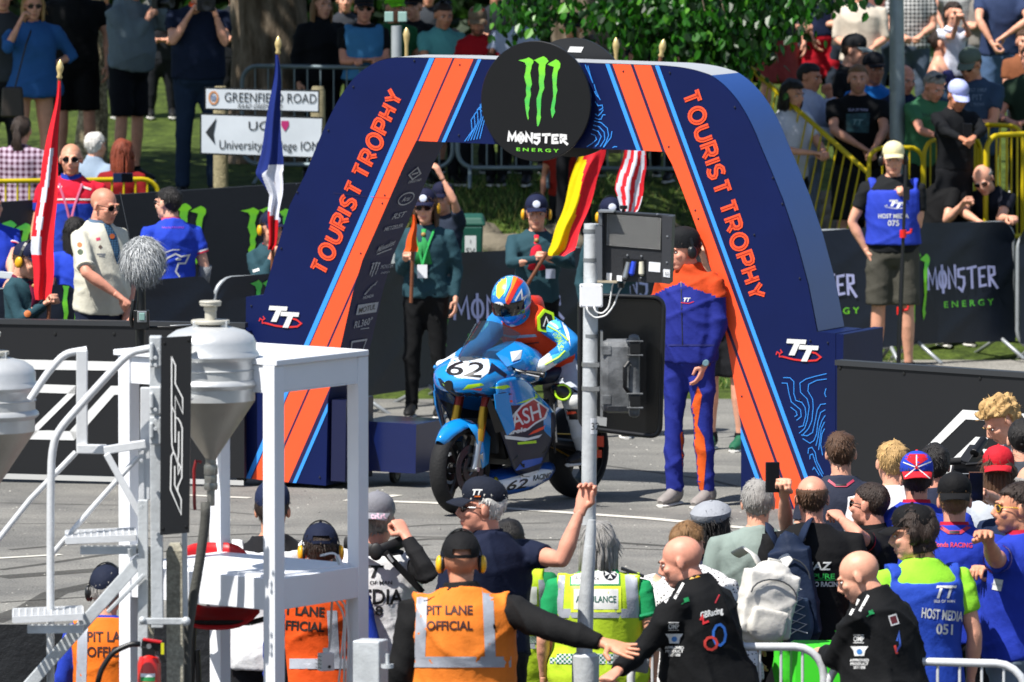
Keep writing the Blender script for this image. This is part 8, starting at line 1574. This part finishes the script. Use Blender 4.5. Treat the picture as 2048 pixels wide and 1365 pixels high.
pr.disc(.075, .167, .034, BK_, .012); 
for k in range(4): a = k * 1.5708; c, s_ = math.cos(a), math.sin(a); pr.poly([(.075 + (x * c - y * s_), .167 + (x * s_ + y * c)) for x, y in ((.002, 0), (.028, .013), (.022, 0), (.028, -.013))], WHT, .016)
pr.rect(0, -.255, .6, .05, mat('1a6a4c', .5, 0, 0, 45, 0, None, .3, 'check', 'c9cccf'), .006); pr.done('vest_print', p['root'])
m = MB(); q = p['N'] + p['lat'] * -.17 - p['sp'] * .02; m.box(q + Vector((0, 0, .015)), (.12, .06, .012), SB, rot=Matrix.Rotation(.35, 3, 'Y')); m.build('epaulette', parent=p['root'])
# bald men in black racing suits
for (x, top, s, lab, hx_, hy_, px_, arms) in ((1354, 1076, 425, 'bald man in a black racing suit with coloured badges, looking left by the pole', 0, 0, 1375, dict(L=(1195 + 40, 1360, -1, 1232, 1345, -1, 'grip'), Rr=None)), (1706, 1107, 425, 'bald man in a black racing suit, hand on the silver barrier', 0, 0, 1745, dict(L=(1672, 1318, 1, 1650, 1305, 1, 'grip'), Rr=None))):
    p = person(x, top, s, -118, lab, NG, top_='jacket', tc='0d0e10', bc='0d0e10', hair=None, hp=26 if x > 1500 else 18, hy=-102, lean=16, h=1.74, w=1.22, belly=.11, collar='0e0f11', skin='e' if x < 1500 else 'a', wr=.01, L=arms['L'], Rr=arms['Rr'], beard=('grey', .15))
    pr = Print(p['shirt'], px_, 1215 if x < 1500 else 1240, f_(s)); ox = 0
    pr.rect(.03 if x < 1500 else .0, .155 if x < 1500 else .185, .055, .035, mat('d0980c', .5), .006, .25); pr.text('OMP', (.03 if x < 1500 else .0, .155 if x < 1500 else .185), .02, INKD, rot=.25, off=.009, bold=.001)
    for dx in (-.085, -.04): pr.rect(dx, .06 + (dx + .085) * .4, .012, .085, WHT, .006, -.5)
    pr.rect(-.005, .035, .024, .02, mat('1f8a4c', .5), .007, .3); pr.rect(-.02, .02, .02, .004, mat('1f8a4c', .5), .007, .6)
    pr.text('OMP', (-.065, -.09), .024, WHT, bold=.002, width=.05); pr.rect(-.065, -.072, .05, .003, WHT, .006); pr.rect(-.065, -.108, .05, .003, WHT, .006)
    pr.poly([(-.105, -.125), (-.02, -.125), (-.035, -.145), (-.04, -.17), (-.085, -.17), (-.09, -.145)], WHT, .006); pr.disc(-.062, -.15, .013, mat('3a78b8', .5), .009)
    pr.text('APPROVED', (-.062, -.19), .013, WHT, bold=.001); pr.text('PRODUCT', (-.062, -.207), .013, WHT, bold=.001); pr.text('2017 / 0088', (-.062, -.224), .013, WHT, bold=.001, width=.055)
    if x < 1500:
        pr.text('GBRacing', (.115, -.03), .03, WHT, rot=.25, bold=.003, width=.11, shear=.2); pr.line([(.06, -.06), (.07, -.04), (.075, -.075), (.1, -.065)], .01, mat('c4282c', .5), .009); pr.line([(.13, .02), (.15, .06)], .006, mat('b03038', .5), .006)
        pr.line([(.15 + .03 * math.cos(t * .7), -.13 + .05 * math.sin(t * .7)) for t in range(9)], .012, mat('2f6ac0', .5), .006, True); pr.line([(.11 + .03 * math.cos(t * .7), -.17 + .03 * math.sin(t * .7)) for t in range(9)], .012, mat('c43a30', .5), .008, True)
    else: pr.rect(.1, .0, .04, .05, WHT, .006, .3); pr.rect(.1, .0, .03, .035, mat('5a1a20'), .008, .3); pr.line([(.115, -.1), (.125, -.06), (.13, -.12), (.11, -.15)], .01, mat('3a5ab0', .5), .006); pr.line([(.105, -.12), (.115, -.16)], .012, mat('c43a30', .5), .006)
    pr.done('suit_badges', p['root'])
S, E, H, _, _ = p['arms'][1]; d = (H - E).normalized(); m = MB(); m.lathe(H - d * .02, [(.031, -.014), (.037, -.012), (.037, .012), (.031, .014)], SIL, n=18, axis=tuple(d)); m.lathe(H - d * .02 + Vector((0, -.03, .022)), [(0, .012), (.02, .011), (.022, 0)], KP, n=18, axis=(0, -.8, .6)); m.build('wristwatch', parent=p['root'], smooth=1)
# grey bag or box held by the first suit
bx = thing('carry_case', P(1258, 1322, 37.3), 'small grey case held low between the outstretched hand and the first racing suit', 'case'); m = MB(); q = P(1262, 1326, 37.4); m.box(q, (.17, .1, .07), mat('6a6c6e', .6, 0, .4, 40, .2, 20, .3, 'speckled'), rot=Matrix.Rotation(.15, 3, 'Y')); m.build('box', parent=bx, bevel=.01); m = MB(); m.tube([q + Vector((-.06, -.02, .03)), q + Vector((-.05, -.02, .09)), q + Vector((.03, -.02, .09)), q + Vector((.05, -.02, .03))], .008, SIL, n=8); m.build('handle', parent=bx, smooth=1)
# crowd at lower right
DOT = mat('d8d6d6', .8, 0, .2, 55, 0, None, .2, 'dots', '16161a')
p = person(1378, 1046, 398, 150, 'fair-haired woman in a white blouse with black dots wearing the white backpack', CG, sex='f', hair=('bun', 'light'), tmat=DOT, top_='dress', sleeve=1.9, tc='dddddd', bot='trousers', bc='16171c', side=-14, w=1.35, h=1.72, tail=.07, skin='a', hp=10)
person(1424, 1012, 382, 160, 'person in a striped grey flat cap with black hair, beyond the dotted blouse', CG, cap=('flat', '8f9298'), hair=('bob', 'black'), tc='1a2036', hs=1.1, skin='b')
p = person(1516, 962, 393, 178, 'grey-haired man in a sage green t-shirt wearing the navy backpack', CG, tc='7d8a84', hair=('short', 'grey'), w=1.15, belly=.05, skin='a', Rr=(1572, 1050, -1, 1568, 985, -1, 'grip'), lany=None)
p = person(1624, 952, 397, 182, 'balding man in a black t-shirt with white and green racing print on the back', CG, tc='111113', hair=('ring', 'brown'), w=1.12, bot='trousers', bc='3fbf2c', skin='e', lany=None)
pr = Print(p['shirt'], 1640, 1155, f_(397)); pr.text('JAZ', (0, .05), .04, WHT, bold=.004, width=.12, shear=.15); pr.text('PURE', (.02, .005), .026, mat('2fa84a', .5), bold=.002, width=.11); pr.text('MOTO RACING', (.01, -.035), .024, WHT, bold=.003, width=.2); pr.rect(.02, -.014, .12, .004, mat('2fa84a', .5)); pr.done('shirt_print', p['root'])
p = person(1682, 866, 366, 180, 'brown-haired man in a dark grey top with a red lanyard, by the black hoarding', CG, tc='2b2f3e', hair=('short', 'brown'), w=1.05, skin='a')
pr = Print(p['shirt'], 1682, 968, f_(366)); pr.line([(-.07, .02), (-.03, -.01), (.03, -.01), (.07, .02)], .014, mat('a8304a', .6), .008); pr.line([(-.03, -.006), (.03, -.006)], .01, KP, .01); pr.done('lanyard_strap', p['root'])
p = person(1738, 966, 387, -100, 'man with cropped hair and sunglasses looking left, black and red sleeve raised', CG, tc='121214', hair=('crop', 'dark'), glasses='151515', top_='polo', skin='e', hy=-120, cuff=('b01a20',), beard=('dark', .35), L=(1716, 1070, -1, 1680, 1036, 1, 'half'), w=1.0)
person(1783, 884, 373, 192, 'strawberry-blond man in a white t-shirt at the back of the crowd', CG, tc='d2cfd0', hair=('short', 'blond'), w=1.1, skin='a')
def strap_print(p, x, y, s): pr = Print(p['shirt'], x, y, f_(s)); pr.line([(-.08, .02), (-.03, -.012), (.03, -.012), (.08, .02)], .018, mat('a8203a', .6), .008); pr.rect(0, -.012, .05, .012, KP, .011); pr.done('lanyard_strap', p['root'])
p = person(1833, 915, 386, 180, 'person in a red and blue panelled cap and blue polo with red collar', CG, top_='polo', tc='2136a0', collar='b01c34', cap=('back', '2340b0', 'c4202c'), hair=('short', 'dark'), w=1.3, skin='e', hr=0); strap_print(p, 1828, 1024, 386)
cp = [c for c in p['root'].children if c.name.startswith('cap')][0]; HP = Print(([tuple(v.co) for v in cp.data.vertices], [tuple(q.vertices) for q in cp.data.polygons]), 1833, 945, f_(386)); RC_ = cloth('b81c28'); HP.poly([(-.06, .07), (0, .03), (.06, .07), (.05, .095), (-.05, .095)], RC_, .003); HP.line([(-.09, .06), (0, .025), (.09, .06)], .006, WHT, .006); HP.line([(0, .025), (-.08, -.04)], .005, WHT, .006); HP.line([(0, .025), (.08, -.04)], .005, WHT, .006); HP.line([(0, .025), (0, .09)], .005, WHT, .006); HP.disc(0, .025, .008, RC_, .009); HP.done('cap_print', p['root'])
person(1868, 890, 373, 185, 'man with thick black hair in the second row of the crowd', CG, tc='23283a', hair=('short', 'black'), skin='e')
p = person(1909, 957, 398, 178, 'man in a black backwards cap and blue polo with red lettering across the shoulders', CG, top_='polo', tc='2136a0', collar='b01c34', cuff=('c8c8cc', 'b01c34'), cap=('back', '101012'), hair=('crop', 'light'), w=1.12, skin='e'); strap_print(p, 1909, 1060, 398)
pr = Print(p['shirt'], 1905, 1090, f_(398)); pr.text('Honda RACING', (0, 0), .024, mat('c4304a', .6), bold=.002, width=.2, rot=-.03); pr.done('shirt_print', p['root'])
p = person(1822, 1022, 416, -135, 'young man in a black cap, lime t-shirt and blue HOST MEDIA tabard number 051', CG, tc='8fd436', cap=('cap', '0f0f11'), hair=('thick', 'dark'), hy=-100, w=1.05, vest=('2444a8', .68, .09), skin='a', twist=-30, hp=8)
pr = Print(p['shirt'], 1885, 1230, f_(416)); tt(MB(), Plane((0, 0, 0), (1, 0, 0)), 0, 0, .05, WHT, WHT)
pr.text('TT', (.02, .11), .06, WHT, shear=.35, bold=.006, width=.1); pr.text('ISLE OF MAN', (.01, .065), .013, WHT, bold=.001, width=.1); pr.text('HOST MEDIA', (.0, .0), .048, WHT, bold=.004, width=.2, rot=-.1); pr.text('051', (.01, -.07), .05, WHT, bold=.004, width=.08, rot=-.05); pr.done('tabard_print', p['root'])
p = person(2032, 968, 412, -95, 'man in yellow-framed sunglasses and a blue polo at the right edge, arm folded', CG, top_='polo', tc='2136a0', collar='b01c34', cuff=('c8c8cc', 'b01c34'), hair=('short', 'dark'), glasses='c9a01c', hy=-82, beard=('dark', .4), w=1.15, bot='jeans', bc='6d7a88', skin='b', twist=-30, Rr=(1992, 1255, -1, 1975, 1155, -1, 'half'), L=(1990, 1120, -1, 1975, 1080, -1, 'relaxed'), belly=.05)
pr = Print(p['shirt'], 1995, 1170, f_(412)); pr.rect(0, 0, .045, .055, WHT, .006, -.2); pr.text('HONDA', (0, 0), .011, mat('8a8f98'), rot=-.2, off=.009); pr.done('sleeve_print', p['root'])
p = person(1990, 806, 356, -70, 'curly fair-haired camera operator bending over a black camera', CG, tc='8d9094', hair=('curly', 'blond'), hp=38, lean=30, h=1.8, w=1.0, L=(1990, 940, -1, 1945, 930, -1, 'grip'), Rr=None, skin='a')
cbx = thing('video_camera', P(1935, 925, 44.4), 'black video camera with long eyepiece and microphone in front of the curly-haired operator', 'camera'); m = MB(); m.tube([P(1968, 880, 44.4), P(1948, 908, 44.3)], [.026, .028], KP, n=14); m.bar(P(1955, 900, 44.4), P(1928, 938, 44.3), .075, .08, KP); m.build('viewfinder', parent=cbx, bevel=.006); m = MB(); m.box(P(1940, 942, 44.3), (.2, .12, .09), KP, rot=Matrix.Rotation(.2, 3, 'Y')); m.bar(P(1930, 930, 44.2), P(1990, 925, 44.2), .02, .02, KP); m.build('camera_body', parent=cbx, bevel=.008); m = MB(); m.tube([P(1898, 924, 44.2), P(1922, 922, 44.2)], .02, mat('141416', .9), n=12); m.tube([P(1922, 922, 44.2), P(1950, 930, 44.2)], .007, KP, n=6); m.build('shotgun_microphone', parent=cbx, smooth=1)
person(2046, 838, 366, 178, 'man with very short black hair and grey headband strap at the right edge', CG, tc='3b4048', hair=('crop', 'black'), skin='a')
person(1997, 903, 376, 175, 'girl with long brown hair and a red cap filming with her phone', CG, sex='f', hair=('long', 'brown'), cap=('back', 'b8202c'), tc='aab0b8', Rr=(1990, 1000, -1, 1965, 985, -1, 'grip'), skin='a')
person(2062, 930, 386, 182, 'broad person in a navy shirt cut off by the right edge', CG, tc='1c2740', hair=('ring', 'grey'), w=1.3, skin='a')
phone(1545, 955, 40.2, .072, .155, 4, 'black phone held upright by the grey-haired man with the navy backpack')
phone(1937, 962, 41.6, .155, .078, 0, 'phone in a pale case held sideways in the crowd, in front of the white letter', c='8a8d92'); phone(1952, 973, 41.3, .075, .15, 0, 'phone in a brown case held upright by the girl with the red cap', c='5a3a2c')
# backpacks
def backpack(px, py, Y, w_, h_, c1, c2, label, rz=0., cords=False, tilt=0.):
    q = P(px, py, Y); M_ = Matrix.Rotation(R(rz), 3, 'Z') @ Matrix.Rotation(R(tilt), 3, 'Y'); t = thing('backpack', q - Vector((0, 0, h_ / 2)), label, 'backpack', 'backpacks in the crowd'); m = MB()
    for z, ww, dd in ((-.36, .85, .8), (-.1, 1., 1.), (.18, .92, .9), (.36, .7, .65)): m.ell(q + M_ @ Vector((0, 0, z * h_)), (w_ / 2 * ww, .09 * dd, h_ * .2), None, n=16, rot=M_)
    m.box(q, (w_ * .9, .14, h_ * .8), None, rot=M_); v, nr, f = fuse(m, .012, 5); v = v + nr * wob(v, int(px), .005)[:, None]; np_obj('bag_body', v, f, [cloth(c1, .7)], None, t)
    m = MB()
    for z, ww in ((-.26, .72), ): m.ell(q + M_ @ Vector((0, -.075, z * h_)), (w_ / 2 * ww, .045, h_ * .22), None, n=16, rot=M_)
    m.box(q + M_ @ Vector((0, -.075, -.2 * h_)), (w_ * .6, .07, h_ * .3), None, rot=M_); v, nr, f = fuse(m, .01, 4); np_obj('front_pocket', v, f, [cloth(c2, .7)], None, t)
    m = MB(); zc = plastic('3a3c40' if c1 != 'd5d2cb' else 'a8a59e'); m.tube([q + M_ @ Vector((math.sin(a) * w_ * .4, -.085 + .0 * a, (.12 + .2 * math.cos(a)) * h_)) for a in [(-1.6 + 3.2 * i / 10) for i in range(11)]], .004, zc, n=6); m.build('zip', parent=t)
    m = MB(); m.tube([q + M_ @ Vector((x, .0, .46 * h_ + z)) for x, z in ((-.035, -.02), (-.03, .035), (.03, .035), (.035, -.02))], .008, cloth(c2), n=8); m.build('grab_handle', parent=t, smooth=2)
    for s in (-1, 1):
        m = MB(); m.tube([q + M_ @ Vector((s * .05, .03, .42 * h_)), q + M_ @ Vector((s * .09, .06, .56 * h_)), q + M_ @ Vector((s * .1, .16, .6 * h_)), q + M_ @ Vector((s * .12, .24, .5 * h_))], [(.03, .008)] * 4, cloth(c1), n=8); m.build('shoulder_strap', parent=t, smooth=2)
    if cords:
        m = MB(); z = [.12, .04, -.04, -.12, -.2, -.28, -.36]; m.tube([q + M_ @ Vector(((.05 if i % 2 else -.05), -.125, a * h_)) for i, a in enumerate(z)], .004, mat('a9abae', .5), n=6); m.tube([q + M_ @ Vector(((-.05 if i % 2 else .05), -.125, a * h_)) for i, a in enumerate(z)], .004, mat('a9abae', .5), n=6); m.build('elastic_cord', parent=t, smooth=1)
    return t
backpack(1532, 1208, 39.55 - .35, .30, .40, 'c9c6bf', 'c4c1b9', 'white soft backpack on the woman in the dotted blouse', 18, tilt=12)
backpack(1590, 1185, 40.3 - .24, .24, .56, '17233a', '3a4a60', 'navy and grey hiking backpack with elastic cords on the sage green t-shirt', -8, True, tilt=-8)
# arena vest green box under the crowd
gb = thing('supply_box', P(1660, 1365, 38.6), 'bright green box with small black lettering behind the silver barrier', 'box'); m = MB(); q = P(1642, 1330, 39.3); m.box(q - Vector((0, 0, .1)), (.3, .25, .42), plastic('3ecf28', .5)); m.build('box', parent=gb, bevel=.02); pl = Plane(q + Vector((0, -.127, 0)), (1, 0, 0)); m = MB(); put_text(m, pl, 'TRADE', (.06, .075), .025, .002, KP, width=.12); m.build('lettering', parent=gb)
# litter and fine grit on the road
r_ = random.Random(77); m = MB(); gm = [mat(c, .8, kind='grit') for c in ('b5b2aa', '8a877f', '3a3a38')]
for _ in range(1400):
    x = r_.uniform(-5, 4); y = r_.uniform(45.4, 60); s = r_.uniform(.003, .009); z = s * .7; m.add([(x - s, y, .001), (x + s, y - s, .001), (x + s * .5, y + s, .001), (x, y, z)], [(0, 1, 3), (1, 2, 3), (2, 0, 3)], gm[r_.choice((0, 0, 1, 2))])
m.build('grit', kind='stuff')
